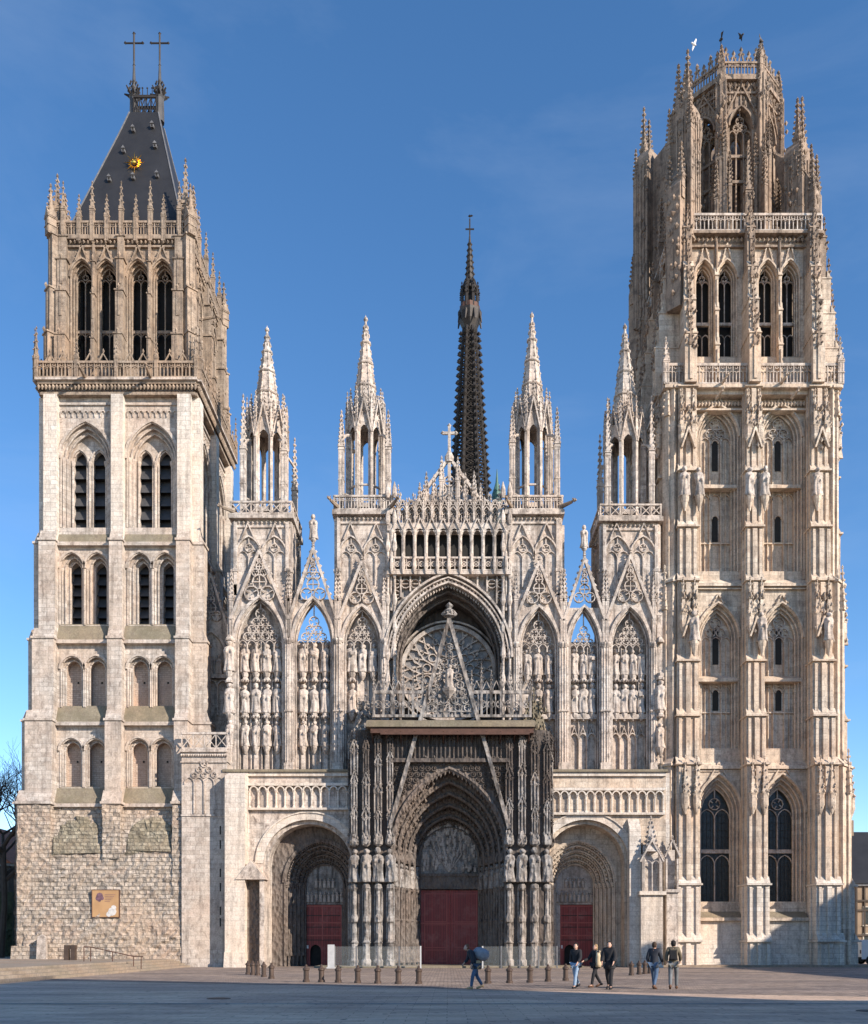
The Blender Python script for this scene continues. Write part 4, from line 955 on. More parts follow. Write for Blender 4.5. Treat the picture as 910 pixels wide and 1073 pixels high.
# ---- lower storey, both sides
def portal_side(sx, xa, xb, name, lab):
    """xa..xb world span of the storey"""
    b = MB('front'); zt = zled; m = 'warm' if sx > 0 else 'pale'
    cx = PX(324, YF) if sx < 0 else PX(614, YF); hw = 3.35 if sx < 0 else 3.2; zs = Zf(905); rise = Zf(859) - zs
    # blank face with the big round-headed recess
    xl, xr = (xa, xb)
    op = (cx, hw, zs, rise, 0)
    b.mat(m); wall(b, xl, xr, 0, zt - .1, YF, [op])
    b.mat(m); recess(b, [(cx, hw, zs, rise, 0, YF), (cx, hw - .28, zs, rise - .28, 0, YF + .35)], fill=(m, 1.5, 1), roll=0)
    yi = YF + 1.85
    b.mat('front'); b.band(arch(cx, hw, zs, rise, 10), .5, YF - .05, YF + .02)
    b.band(arch(cx, hw + .5, zs, rise + .5, 10), .1, YF - .14, YF + .02)
    # inner wall with the stepped portal
    cp = PX(337, yi) if sx < 0 else PX(606, yi); hwp = 2.75; zsp = PZ(925, yi) ; rp = PZ(886, yi) - zsp + .35
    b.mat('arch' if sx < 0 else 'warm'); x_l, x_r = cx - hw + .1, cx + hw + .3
    lo, hi = min(cp - hwp, x_l) - .02, max(cp + hwp, x_r) + .02
    wall(b, lo, hi, 0, zs + rise + .3, yi, [(cp, hwp, zsp, rp, 0)])
    part_ = part(b, name, lab)
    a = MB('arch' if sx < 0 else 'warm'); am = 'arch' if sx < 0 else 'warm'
    ords = []
    for k in range(6):
        f = k / 5; h = hwp + (1.5 - hwp) * f; ords.append((cp, h, zsp, rp + (1.5 - rp) * f * .96, 0, yi + 1.9 * f))
    recess(a, ords, roll=.1)
    for k, (c, h, z, r_, z0, v) in enumerate(ords[:-1]):
        pts = arch(c, h - .2, z, r_ - .12, 12); 
        for i in range(0, len(pts)):      # carved voussoirs: little bosses along every order
            p = pts[i]; a.bud(p[0], v + .12, p[1], .12, .16)
            if k in (0, 2) and i < len(pts) - 1: q = pts[i + 1]; a.bud((p[0] + q[0]) / 2, v + .02, (p[1] + q[1]) / 2, .1, .12)
        for s in (-1, 1):                # jamb shafts with capitals
            a.lathe(c + s * (h - .12), v + .05, [(.15, .8), (.15, 1.0), (.09, 1.1), (.09, z - .4), (.17, z - .08), (.17, z + .02)], 7)
            for q in range(3): a.bud(c + s * (h - .12), v - .04, z - .35 + q * .14, .12, .1)
    a.band(arch(cp, hwp, zsp, rp, 10), .18, yi - .14, yi + .02)
    part(a, 'archivolt', None, part_)
    # tympanum with carved scenes, lintel
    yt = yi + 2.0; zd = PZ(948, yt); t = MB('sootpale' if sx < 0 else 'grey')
    t.prism([(cp - 1.5, zd), (cp + 1.5, zd)] + [p for p in arch(cp, 1.5, zsp + .2, 1.7, 8)][::-1], yt, yt + .2)
    t.box(cp - 1.5, cp + 1.5, yt - .08, yt, zd, zd + .14); t.box(cp - 1.5, cp + 1.5, yt - .07, yt, zd + 1.15, zd + 1.27)
    for i in range(9):
        for (z, s_) in ((zd + .2, .8), ) + (((zd + 1.3, .75),) if 1 < i < 7 else ()):
            u = cp - 1.3 + i * .325; t.mat('grey'); t.lathe(u, yt - .1, [(.14, z), (.11, z + s_ * .5), (.15, z + s_ * .68), (.05, z + s_ * .78), (.1, z + s_ * .88), (.02, z + s_)], 8)
    part(t, 'tympanum', None, part_)
    # red door
    d = MB('door'); yd = yt + .1; zt_ = zd - .02; w = PX(358.5, yd) - PX(318, yd) if sx < 0 else PX(624, yd) - PX(587, yd); dl = PX(318, yd) if sx < 0 else PX(587, yd)
    wk = (dl + .95 if sx < 0 else dl + .75, .42, 1.15, .5, 0)
    wall(d, dl, dl + w, .0, zt_, yd, [wk]); recess(d, [(*wk[:4], 0, yd)], fill=('door', .12, 1), roll=0); d.mat('doortrim')
    for z in (2.35, 3.35, zt_ - .1): d.box(dl, dl + w, yd - .05, yd, z - .05, z + .05)
    for u in (dl + .06, dl + w / 2, dl + w - .06): d.box(u - .04, u + .04, yd - .045, yd, 2.0 if abs(u - dl - w / 2) < .1 else .05, zt_)
    d.mat('iron')
    for z in (2.0, 3.0, 3.9): d.box(dl + .1, dl + w - .1, yd - .03, yd, z - .03, z + .03)
    d.mat('dark'); d.box(wk[0] - .5, wk[0] + .5, yd + .4, yd + .5, 0, 1.9)
    d.mat('white'); d.box(wk[0] - .78, wk[0] - .55, yd - .02, yd - .005, 1.35, 1.6)
    part(d, 'door', 'red double door with a small open wicket', part_)
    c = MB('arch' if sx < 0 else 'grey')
    for u0, u1 in ((cp - 1.5, dl), (dl + w, cp + 1.5)):
        if u1 > u0: c.box(u0 - .02, u1, yt - .02, yt + .3, 0, zd)
    part(c, 'door_jamb', None, part_)
    # arcaded frieze and mossy ledge
    f = MB('front'); u0, u1 = (PX(262, YF), PX(364, YF)) if sx < 0 else (PX(578, YF), PX(695, YF)); zf0, zf1 = (Zf(847), Zf(824)) if sx < 0 else (Zf(852), Zf(829))
    arcade(f, u0, u1, zf0, zf1, YF - .02, 11 if sx < 0 else 13, .25); f.box(u0 - .1, u1 + .1, YF - .28, YF - .01, zf1 - .0, zf1 + .2); f.box(u0 - .3, u1 + .1, YF - .3, YF - .01, zf0 - .16, zf0)
    part(f, 'arcaded_frieze', None, part_)
    f = MB('moss'); f.box(xa - .2, xb + .1, YF - .35, YF + 2, zt - .12, zt + .06); f.slope(xa, xb, YF - .2, YF + 1.2, zt + .06, zt + .34); f.mat('front'); f.box(xa - .1, xb, YF - .2, YF + 1, zt - .4, zt - .13); part(f, 'ledge', None, part_)
    return part_
pl = portal_side(-1, PX(237, YF), PX(378, YF), 'side_portal', 'side portal under a round arch in deep shade with red door')
pr = portal_side(1, PX(565, YF), PX(698, YF), 'side_portal', 'sunlit side portal under a round arch with red door')
# projecting corner buttresses
b = MB('front'); b.box(PX(236, -2.6), PX(257, -2.6), -2.7, YF + .1, 0, PZ(813, -2.6)); b.box(PX(235, -2.6), PX(258, -2.6), -2.85, YF, 0, 1.1, .05, .05); b.slope(PX(236, -2.6), PX(257, -2.6), -2.7, YF + .1, PZ(813, -2.6), PZ(806, -2.6)); part(b, 'buttress', None, pl)
b = MB('pale'); gx = PX(264, -2.3); b.box(gx - .95, gx - .7, -2.6, YF, 0, PZ(921, -2.4)); b.box(gx + .62, gx + .95, -2.6, YF, 0, PZ(921, -2.4))
b.prism([(gx - 1.1, PZ(922, -2.4)), (gx + 1.1, PZ(922, -2.4)), (gx, PZ(902, -2.4))], -2.79, YF); b.mat('arch'); b.box(gx - .7, gx + .62, YF - .5, YF, 0, PZ(922, -2.4)); part(b, 'gabled_niche', None, pl)
b = MB('front'); b.box(PX(660, -2.2), PX(672, -2.2), -2.2, YF + .1, 0, Zf(870)); b.slope(PX(660, -2.2), PX(672, -2.2), -2.2, YF, Zf(870), Zf(858)); b.box(PX(672, -2.8), PX(695, -2.8), -2.8, YF + .1, 0, PZ(938, -2.8)); b.box(PX(670, -2.8), PX(698, -2.8), -3.0, YF, PZ(938, -2.8), PZ(934, -2.8)); b.box(PX(672, -2.8), PX(695, -2.8), -3.0, YF, 0, .9, .04, .08)
part(b, 'buttress', None, pr)
b = MB('pale'); gx = PX(683, -2.5); z0 = PZ(934, -2.8); b.box(gx - .55, gx + .55, -2.2, YF, z0, PZ(884, -2.8))
for u in (-.62, .62): b.box(gx + u - .1, gx + u + .1, -2.75, -2.2, z0, PZ(898, -2.8)); 
b.col(gx, -2.7, z0, PZ(903, -2.8), .05, 6); tracery(b, gx, .55, PZ(905, -2.8), .7, z0, 2, -2.75, .06, .1, rings=False); gable(b, gx, .85, PZ(903, -2.8), PZ(880, -2.8), -2.8, .12, .25, 6, .1)
spire(b, gx, -2.3, PZ(892, -2.8), PZ(858, -2.8), .62, 4, 7, .11); part(b, 'gabled_niche', None, pr)
b = MB('pale'); gx = PX(704, -1.6); z0 = PZ(934, -2); b.box(gx - .5, gx + .35, -2.2, -.6, 0, z0); b.box(gx - .6, gx + .45, -2.35, -.6, z0 - .1, z0 + .12); b.box(gx - .4, gx + .3, -1.4, -.6, z0, PZ(890, -2)); gable(b, gx, .55, PZ(898, -2), PZ(880, -2), -2.0, .1, .2, 5, .08); b.box(gx - .5, gx - .38, -2, -1.5, z0, PZ(900, -2)); b.box(gx + .3, gx + .42, -2, -1.5, z0, PZ(900, -2)); part(b, 'gabled_niche', None, pr)
b = MB('front'); b.box(PX(690, YF), PX(702, YF) , YF + .02, 2, 0, zled - .15); part(b, 'corner_pier', None, pr)

# ---- upper gallery bays
zg0 = zled + .25
BAYS = [  # px span, arch apex, gable apex, open above, statues, side
    (243, 302, 627, 578, False, 4, -1), (304, 353, 628, 576, True, 3, -1), (356, 403, 636, 590, False, 3, -1),
    (541, 589, 637, 590, False, 3, 1), (592, 633, 637, 586, True, 3, 1), (636, 685, 637, 583, False, 4, 1)]
bayname = ['far left', 'openwork left', 'inner left', 'inner right', 'openwork right', 'far right']
YB = -.35
for bi, (pa, pb, ap, gp, opn, ns, side) in enumerate(BAYS):
    xa, xb = PX(pa, YB), PX(pb, YB); cx = (xa + xb) / 2; hw = (xb - xa) / 2 - .28
    Zb = lambda p: PZ(p, YB)
    zs = Zb(674 if side < 0 else 678); rise = Zb(ap) - zs; zst = Zb(670)
    b = MB('pale'); ztop = zst if opn else Zb(560)
    # frame wall in front with the arch cut through it
    wall(b, xa - .3, xb + .3, zg0 - .3, (Zb(ap) + .0 if opn else Zb(ap) + 1.05), YB, [(cx, hw, zs, rise, zg0)])
    recess(b, [(cx, hw, zs, rise, zg0, YB), (cx, hw - .14, zs, rise - .14, zg0, YB + .22)], fill=('pale', YG - YB - .22, 1), roll=.07)
    # niche wall behind the statues
    b.box(xa - .3, xb + .3, YG + .001, YG + .9, zg0 - .3, zst if opn else Zb(545))
    band_ = arch(cx, hw, zs, rise, 9); b.band(band_, .2, YB - .22, YB)
    if opn: b.quad((xa - .3, YB + .85, zst), (xa - .28, YB + .85, zst), (xa - .28, YB + .85, Zb(ap)), (xa - .3, YB + .85, Zb(ap)))
    # clustered shafts beside the bay
    for x in (xa, xb):
        for du, r in ((-.16, .07), (0, .12), (.16, .07)): b.col(x + du, YB - .12, zg0 - .2, zs + .1, r, 7)
        e_ = .004 * bi + (.02 if x == xa else 0); b.box(x - .26 - e_, x + .26 + e_, YB - .28 - e_, YB, zg0 - .3, zg0 + .5 + e_); b.lathe(x, YB - .12, [(.16, zs - .1), (.3, zs + .15), (.3, zs + .28)], 8)
        b.box(x - .24 - e_, x + .24 + e_, YB - .26 - e_, YB, Zb(745) - .1, Zb(745) + e_)
    bay = part(b, 'gallery_bay', f'{bayname[bi]} bay of the statue gallery')
    # gable with open tracery
    g = MB('pale'); gable(g, cx, (xb - xa) / 2 + .05, Zb(650), Zb(gp), YB - .3, .2, .32, 10, .13, fill=.27)
    part(g, 'gable', None, bay)
    for x in (xa, xb):
        p_ = MB('pale'); pinnacle(p_, x, YB - .1, zs + .3, .3, Zb(628) - zs - .3, 2.0, 6, .09); part(p_, 'pinnacle', None, bay)
    t = MB('pale'); tracery(t, cx, hw - .14, zs + .15, rise - .2, Zb(682), ns + 1, YB + .26 if not opn else YB + .3, .075, .16); part(t, 'arch_tracery', None, bay)
    # statue rows, corbels, canopies, panel ribs
    k = MB('pale'); pitch = 2 * (hw - .2) / ns
    rows = ((703, 36), (746, 36), (781, 33)) if side < 0 else ((706, 33), (746, 36))
    for ri, (pz, hpx) in enumerate(rows):
        for i in range(ns):
            if bi == 2 and ri == 2: continue
            if bi in (2, 3) and ri >= 1 and ((bi == 2 and i > 0) or (bi == 3 and i < 1)): continue
            u = cx + (i - (ns - 1) / 2) * pitch; z = Zb(pz); h = (hpx - 5) / 14.05
            k.lathe(u, YG - .3, [(.06, z - .55), (.2, z - .32), (.27, z - .1), (.28, z + .0)], 7)
            if ri < 3 and not (ri == 0): 
                zc = z + h + .16; k.lathe(u, YG - .3, [(.26, zc), (.3, zc + .12), (.2, zc + .3), (.05, zc + .5)], 6); [k.bud(u + .26 * math.cos(q), YG - .3 + .2 * math.sin(q) - .1, zc + .04, .08, .12) for q in (3.3, 4.2, 5.1, 6)]
            side_w = 'left' if side < 0 else 'right'
            rown = {0: 'top', 1: 'middle' if side < 0 else 'lower', 2: 'bottom'}[ri]
            statue(u, YG - .3, z + .01, h * random.uniform(.96, 1.03), f'{ORD[i]} statue from the left in the {rown} row of the {bayname[bi]} gallery bay', 'statues in the gallery niches', (i * 5 + ri * 3 + bi) % 6, rz=random.uniform(-.25, .25), extra=[None, staff_me, book_me, None][(i + ri * 2 + bi) % 4])
    for i in range(ns + 1):
        u = cx + (i - ns / 2) * pitch; k.box(u - .045, u + .045, YG - .16, YG, zg0, Zb(690)); k.col(u, YG - .18, zg0, Zb(690), .04, 5)
    if side < 0:
        for i in range(ns):
            u = cx + (i - (ns - 1) / 2) * pitch; k.box(u - .16, u + .16, YG - .28, YG, zg0, Zb(784), .02, .02)
    else:
        arcade(k, cx - hw + .2, cx + hw - .2, zg0, Zb(766), YG - .02, ns, .2, gab=True)
        k.box(cx - hw + .15, cx + hw - .15, YG - .45, YG, Zb(752), Zb(747))
    part(k, 'niche_ribs', None, bay)
# edge statues
for (px, rows, lab) in ((240.5, ((704, 36), (748, 36), (781, 30)), 'left'), (692, ((706, -1), (745, 36), (784, 30)), 'right')):
    b = MB('pale'); x = PX(px, -.6); b.box(x - .22, x + .3, -.3, .8, zg0 - .2, PZ(600, -.3)); b.box(x - .2, x + .2, -.5, -.3, PZ(690, -.3) + 1.2, PZ(655, -.3))
    for (pz, h) in rows:
        z = PZ(pz, -.6); b.lathe(x, -.6, [(.05, z - .6), (.22, z - .3), (.3, z)], 7); b.lathe(x, -.6, [(.3, z + 2.3), (.32, z + 2.45), (.1, z + 2.75)], 6)
        if h > 0: statue(x, -.6, z + .01, (h - 4) / 14.0, f'statue on the {lab} outer corner pier of the gallery, ' + {704: 'highest of three', 748: 'middle of three', 781: 'lowest of three', 745: 'upper of two', 784: 'lower of two'}[pz], 'statues on the gallery corner piers', int(pz) % 6)
    pinnacle(b, x, -.2, PZ(655, -.3), .34, 1.5, 2.2, 6, .1)
    part(b, 'corner_pier', None, pl if lab == 'left' else pr)
# standing finial figures on the openwork gables
for (px, py, h, lab) in ((328.5, 577, 1.75, 'small pale statue crowning the openwork gable between the two left stone turrets'), (612.5, 586, 1.6, 'small pale statue crowning the openwork gable between the two right stone turrets')):
    b = MB('pale'); x = PX(px, YB - .15); z = PZ(py, YB); b.lathe(x, YB - .15, [(.1, z), (.08, z + .5), (.22, z + .7), (.2, z + .8)], 8); part(b, 'finial', None, church); statue(x, YB - .15, z + .8, h, lab, None, 2)

# ---- four stone turrets with spires
def turret(pxl, pxr, ledge, lant0, lant1, apex, pin, kind, lab, yf=-.1):
    xa, xb = PX(pxl, yf), PX(pxr, yf); cx = (xa + xb) / 2; w = xb - xa; hw = w / 2; cy = yf + hw; Zy = lambda p: PZ(p, yf)
    b = MB('pale'); zb, zt = zg0, Zy(ledge)
    b.box(xa, xb, yf, yf + w, Zy(616 if pxl < 320 else 624), zt - .6)
    b.box(xa, xb, YG + .95, yf + w, zg0, Zy(616 if pxl < 320 else 624))
    for a in (0, 90, -90, 180):     # blind lancets and traceried heads on every side
        b.set(cx, cy, a)
        tracery(b, -hw / 2 + .06, hw / 2 - .12, Zy(583), 1.35, Zy(616), 2, -hw - .14, .08, .15); tracery(b, hw / 2 - .06, hw / 2 - .12, Zy(583), 1.35, Zy(616), 2, -hw - .14, .08, .15)
        for s in (-1, 1):
            hood(b, s * (hw / 2 - .06), hw / 2 - .1, Zy(583), 1.4, -hw, .1, .22); b.bar((s * hw / 2 - .5, Zy(566)), (s * hw / 2, Zy(549)), .07, -hw - .2, -hw); b.bar((s * hw / 2 + .5, Zy(566)), (s * hw / 2, Zy(549)), .07, -hw - .19, -hw)
            b.box(s * (hw - .1) - .12, s * (hw - .1) + .12, -hw - .25, -hw + .02, Zy(625), zt - .6); b.box(s * (hw - .1) - .17, s * (hw - .1) + .17, -hw - .3, -hw, Zy(600), Zy(597))
        b.box(-hw - .1, hw + .1, -hw - .12, -hw + .1, zt - .95, zt - .8)
        for i in range(13): b.bud(-hw + i * w / 12, -hw - .1, zt - .58, .12, .14)
        b.box(-hw - .35, hw + .35, -hw - .38, -hw + .4, zt - .35, zt)
    b.set(cx, cy, 0); b.box(-hw, hw, -hw + .05, hw - .05, zt - .7, zt - .01)
    tr = part(b, 'stone_turret', lab)
    for a in (0, 90, -90, 180):
        c = MB('pale'); c.set(cx, cy, a); balustrade(c, -hw - .25, hw + .25, zt, zt + (1.1 if kind == 'in' else .95), -hw - .28, .42 if kind == 'in' else .8, 'V' if kind == 'in' else 'X', .12); part(c, 'balustrade', None, tr)
    # open lantern
    z1, z2 = Zy(lant1), Zy(lant0 - 10); ro = hw * .74; c = MB('pale'); nn = 8
    apo = ro * math.cos(PI / 8); sd = ro * math.sin(PI / 8)
    for k in range(8):
        c.set(cx, cy, k * 45); c.box(-sd - .06, -sd + .14, -apo - .02, -apo + .3, zt, z2); c.box(sd - .14, sd + .06, -apo - .015, -apo + .295, zt, z2)
        zsp = z2 - 1.4; wall(c, -sd, sd, zsp - .2, z2 + .2, -apo, [(0, sd - .16, zsp, .7, zsp - .2)]); wall(c, -sd, sd, zsp - .2, z2 + .2, -apo + .22, [(0, sd - .16, zsp, .7, zsp - .2)])
        c.box(-sd, sd, -apo - .05, -apo + .25, zt + .6, zt + .95)
        gable(c, 0, sd * 1.05, zsp + .1, z2 + 1.3, -apo - .22, .09, .18, 4, .09)
        if kind == 'in': c.box(-sd, sd, -apo + .05, -apo + .17, zt + 2.3, zt + 2.42)
    for k in range(8):
        c.set(cx, cy, k * 45 + 22.5); c.box(-.1, .1, -ro - .14, -ro + .1, zt, z2); spire(c, 0, -ro - .03, z2, z2 + 2.0, .15, 4, 5, .08)
    for k in range(16): c.set(cx, cy, k * 22.5 + 11); spire(c, 0, -ro * .86, z2 + .1, z2 + random.uniform(1.0, 1.7), .13, 4, 4, .08); c.bud(0, -ro * .95, z2 + random.uniform(-.6, .3), .12, .2)
    c.set(cx, cy, 0); c.lathe(0, 0, [(ro * .92, z2 + .0), (ro * .92, z2 + .2), (ro * .7, z2 + .5)], 8, .5)
    part(c, 'lantern', None, tr)
    s = MB('pale'); s.set(cx, cy, 0); zs, za = z2 + .2, PZ(apex, cy); rs = ro * .74
    s.lathe(0, 0, [(rs, zs), (rs * .62, zs + (za - zs) * .4), (rs * .24, zs + (za - zs) * .78), (.05, za - .3)], 8, .5)
    for k in range(4): s.set(cx, cy, k * 90); pinnacle(s, 0, -rs - .1, zs, .24, .9, 1.5, 5, .08); s.set(cx, cy, 0)
    for k in range(8):
        for i in range(13):
            t = (i + .4) / 13; rr = rs * (1 - t) ** 1.03 + .05; a_ = 2 * PI * (k + .5) / 8; s.bud(rr * math.cos(a_), rr * math.sin(a_), zs + (za - zs) * t, .13 - .05 * t, .16)
        s.tube([(rs * math.cos(2 * PI * (k + .5) / 8), rs * math.sin(2 * PI * (k + .5) / 8), zs), (rs * .62 * math.cos(2 * PI * (k + .5) / 8), rs * .62 * math.sin(2 * PI * (k + .5) / 8), zs + (za - zs) * .4), (0, 0, za - .3)], .07, 4, .03)
    for t in (.3, .52, .72): rr = rs * (1 - t) + .1; s.lathe(0, 0, [(rr, zs + (za - zs) * t), (rr + .05, zs + (za - zs) * t + .08), (rr, zs + (za - zs) * t + .16)], 8, .5)
    finial(s, 0, 0, za - .5, .2); s.lathe(0, 0, [(.2, za - 1.4), (.26, za - 1.3), (.1, za - 1.15)], 8)
    part(s, 'spire', None, tr)
    for (px, top, dy, hs) in pin:
        p = MB('pale'); y = yf + dy * w; x = PX(px, y); ztp = PZ(top, y); hp = 2.6 if kind == 'in' else 4.0
        pinnacle(p, x, y, zt if dy < .9 else zt - 6, .42, ztp - hp - (zt if dy < .9 else zt - 6), hp, 8, .1)
        # small flyer to the lantern
        zz = z2 - 2.0; q = Vector((cx - x, cy - y, 0)); q = q.normalized() * max(.1, q.length - ro)
        p.tube([(x, y, zz), (x + q.x * .5, y + q.y * .5, zz + .5), (x + q.x, y + q.y, zz + .65)], .1, 5)
        p.tube([(x, y, zt + 1.6), (x + q.x, y + q.y, zt + 1.6)], .06, 5)
        part(p, 'pinnacle', None, tr)
    return tr
tl1 = turret(246, 303, 540, 445, 525, 341, ((255, 416, .12, 0), (298, 418, .1, 0), (309, 462, .95, 0), (265, 440, .9, 0)), 'out', 'leftmost stone turret with slender pinnacles')
tl2 = turret(354, 408, 536, 440, 515, 330, ((358, 433, .1, 0), (407, 433, .1, 0), (368, 425, .9, 0), (401, 428, .9, 0)), 'in', 'left inner stone turret beside the middle bay')
tl3 = turret(534, 586, 536, 440, 515, 326, ((537, 429, .1, 0), (584, 430, .1, 0), (541, 425, .9, 0), (577, 428, .9, 0)), 'in', 'right inner stone turret beside the middle bay')
tl4 = turret(632, 689, 543, 450, 528, 338, ((637, 420, .12, 0), (683, 418, .12, 0), (629, 458, .95, 0), (668, 440, .9, 0)), 'out', 'rightmost stone turret with slender pinnacles')
for tr, px, py, y, du in ((tl2, 354, 531, -.3, -.5), (tl2, 410, 531, -.3, .5), (tl3, 536, 531, -.3, -.4), (tl3, 588, 531, -.3, 1.2), (tl4, 632, 578, 2.5, -1.2), (tl1, 246, 536, -.3, -1.4), (tl1, 304, 575, 2.5, 1.2)):
    b = MB('belfry'); gargoyle(b, PX(px, y), y, PZ(py, y), 1.25, .17, du); part(b, 'gargoyle', None, tr)
# walls linking turrets behind (nave body and aisle roofs, seen only from the side)
b = MB('pale'); b.box(PX(246, 4), PX(690, 4), 4.2, 9, 0, PZ(672, 4)); b.box(PX(420, 10), PX(525, 10), 4, 60, 0, PZ(560, 4)); 
b.mat('lead'); 
hwN = 3.9; cN = PX(471, 8); zN = PZ(556, 8)
b.prism([(cN - hwN, zN), (cN + hwN, zN), (cN, zN + 2.2)], 4.5, 60)
nave = part(b, 'nave', 'nave body behind the front')

# =============================================================== middle bay: great arch, rose, colonnade, crest
YM = -.3; Zm = lambda p: PZ(p, YM); xa, xb = PX(406, YM), PX(535, YM); cm = PX(470, YM)
b = MB('pale'); zsm = Zm(690); hwm = 4.15; rim = Zm(612) - zsm; zplat = PZ(752, -2)
op = (cm, hwm, zsm, rim, zplat)
b.mat('sootpale'); wall(b, xa, xb, zplat - 2, Zm(602), YM + .25, [op]); b.mat('arch')
recess(b, [(cm, hwm, zsm, rim, zplat, YM + .25), (cm, hwm - .3, zsm, rim - .3, zplat, YM + .7), (cm, hwm - .5, zsm, rim - .55, zplat, YM + 1.5)], fill=('soot', 1.6), roll=.1)
b.mat('pale')
for r_, w_, d_ in ((0, .14, .25), (.28, .1, .3), (.52, .16, .4)): b.band(arch(cm, hwm + r_, zsm, rim + r_ * 1.25, 14), w_, YM - d_, YM + .26)
pts = arch(cm, hwm + .2, zsm, rim + .24, 26)
for i, (u, z) in enumerate(pts): b.bud(u, YM - .12, z, .13, .13)
pts = arch(cm, hwm - .12, zsm, rim - .14, 30)
for i, (u, z) in enumerate(pts): b.bud(u, YM + .1, z, .1, .16)     # hanging lace
mid = part(b, 'rose_bay', 'middle bay with a great pointed arch before the rose window')
# spandrel tracery and slim mullions
b = MB('pale')
for i in range(13):
    u = xa + .3 + i * (xb - xa - .6) / 12; zz = zsm
    for (pu, pz) in arch(cm, hwm + .75, zsm, rim + .9, 14):
        if abs(pu - u) < .45: zz = max(zz, pz)
    if abs(u - cm) < hwm + .6 and zz <= zsm: zz = zsm + .1
    b.box(u - .06, u + .06, YM - .12, YM + .2, zz, Zm(604))
    if i < 12:
        u2 = u + (xb - xa - .6) / 24; h = Zm(604) - zz
        k = 0
        while Zm(606) - (k + 1) * .82 > zz + (.1 if u2 < cm else .1): b.ring(u2, Zm(606) - .42 - k * .82, .36, .06, YM - .06, YM + .2, 9); b.bar((u2 - .25, Zm(606) - .42 - k * .82), (u2 + .25, Zm(606) - .42 - k * .82), .05, YM - .03, YM + .18); k += 1
for x in (xa + .05, xa + .55, xb - .05, xb - .55):
    b.col(x, YM - .15, zplat - 1, Zm(560), .11, 7)
    for q in range(9): z = zplat + 1 + q * 2.0; b.lathe(x, YM - .2, [(.1, z - .3), (.2, z), (.16, z + .4), (.03, z + .9)], 6)
part(b, 'spandrel_tracery', None, mid)
# colonnade; a near-black panel paints the dark of its openings
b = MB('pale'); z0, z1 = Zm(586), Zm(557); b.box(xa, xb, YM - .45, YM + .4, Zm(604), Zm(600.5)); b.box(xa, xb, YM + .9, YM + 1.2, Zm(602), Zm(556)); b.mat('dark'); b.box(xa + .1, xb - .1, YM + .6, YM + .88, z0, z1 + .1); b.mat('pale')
b.box(xa, xb, YM - .1, YM + 1.2, z0 - .25, z0 - .05); b.box(xa, xb, YM - .2, YM + .6, z1, z1 + .5); b.box(xa, xb, YM + .6, YM + 1.25, z1 + .12, z1 + .49)
nC = 10
gall = part(b, 'colonnade', 'row of dark openings between slim columns above the great arch', mid)
for i in range(nC + 1):
    u = xa + .35 + i * (xb - xa - .7) / nC; c = MB('pale'); c.lathe(u, YM - .1, [(.2, z0 - .1), (.2, z0 + .1), (.14, z0 + .2), (.14, z1 - .35), (.22, z1 - .12), (.22, z1)], 8)
    part(c, 'column', None, mid)
c = MB('pale')
for i in range(nC):
    u = xa + .35 + (i + .5) * (xb - xa - .7) / nC; p = (xb - xa - .7) / nC; c.band(arch(u, p / 2 - .15, z1 - .35, .38, 4), .12, YM - .2, YM + .1); c.bar((u - .4, z1), (u, z1 + .9), .07, YM - .3, YM - .1); c.bar((u + .4, z1), (u, z1 + .9), .07, YM - .3, YM - .1); crockets(c, (u - .4, z1), (u, z1 + .9), YM - .2, 3, .08); crockets(c, (u + .4, z1), (u, z1 + .9), YM - .2, 3, .08, -1)
part(c, 'arcade_heads', None, mid)
b = MB('pale'); balustrade(b, xa + .1, xb - .1, Zm(600.5), Zm(586), YM - .45, .46, 'O', .14); 
for i in range(nC + 1): u = xa + .35 + i * (xb - xa - .7) / nC; b.box(u - .08, u + .08, YM - .55, YM - .3, Zm(602), Zm(583)); b.lathe(u, YM - .5, [(.04, Zm(604)), (.16, Zm(597)), (.13, Zm(590)), (.03, Zm(582))], 6)
part(b, 'balustrade', None, mid)
# openwork crest
b = MB('pale'); z0 = z1 + .4; zc = Zm(528)
nU = 14
for i in range(nU):
    ua = xa + .2 + i * (xb - xa - .4) / nU; ub = ua + (xb - xa - .4) / nU; um = (ua + ub) / 2
    b.box(ua - .06, ua + .06, YM - .1, YM + .1, z0, zc); b.band(arch(um, (ub - ua) / 2 - .06, z0 + .9, .5, 4), .06, YM - .08, YM + .08); b.ring(um, z0 + 1.75, .22, .05, YM - .07, YM + .07, 8)
    b.bar((ua, z0 + 1.2), (um, zc + .3), .06, YM - .08, YM + .08); b.bar((ub, z0 + 1.2), (um, zc + .3), .06, YM - .078, YM + .078); crockets(b, (ua, z0 + 1.2), (um, zc + .3), YM, 3, .07); crockets(b, (ub, z0 + 1.2), (um, zc + .3), YM, 3, .07, -1)
    b.bar((um, z0), (um, z0 + .8), .04, YM - .05, YM + .05)
for i in range(2 * nU):
    u = xa + .2 + (i + .5) * (xb - xa - .4) / nU / 2
    for q in range(3): b.ring(u, z0 + .45 + q * .62 + .1 * (i % 2), .2, .05, YM + .1, YM + .22, 7)
    b.box(u - .04, u + .04, YM + .12, YM + .24, z0, zc - .1 + .35 * (i % 3)); b.bud(u, YM + .18, zc + .05 + .35 * (i % 3), .09, .2)
b.box(xa, xb, YM - .18, YM + .3, z0 - .1, z0 + .18)
crest = part(b, 'openwork_crest', None, mid)
for i in range(nU + 1):
    u = xa + .2 + i * (xb - xa - .4) / nU; c = MB('pale'); top = Zm([520, 510, 524][i % 3]); pinnacle(c, u, YM, z0 + .5, .17, top - z0 - 2.2, 1.7, 5, .07); part(c, 'pinnacle', None, mid)
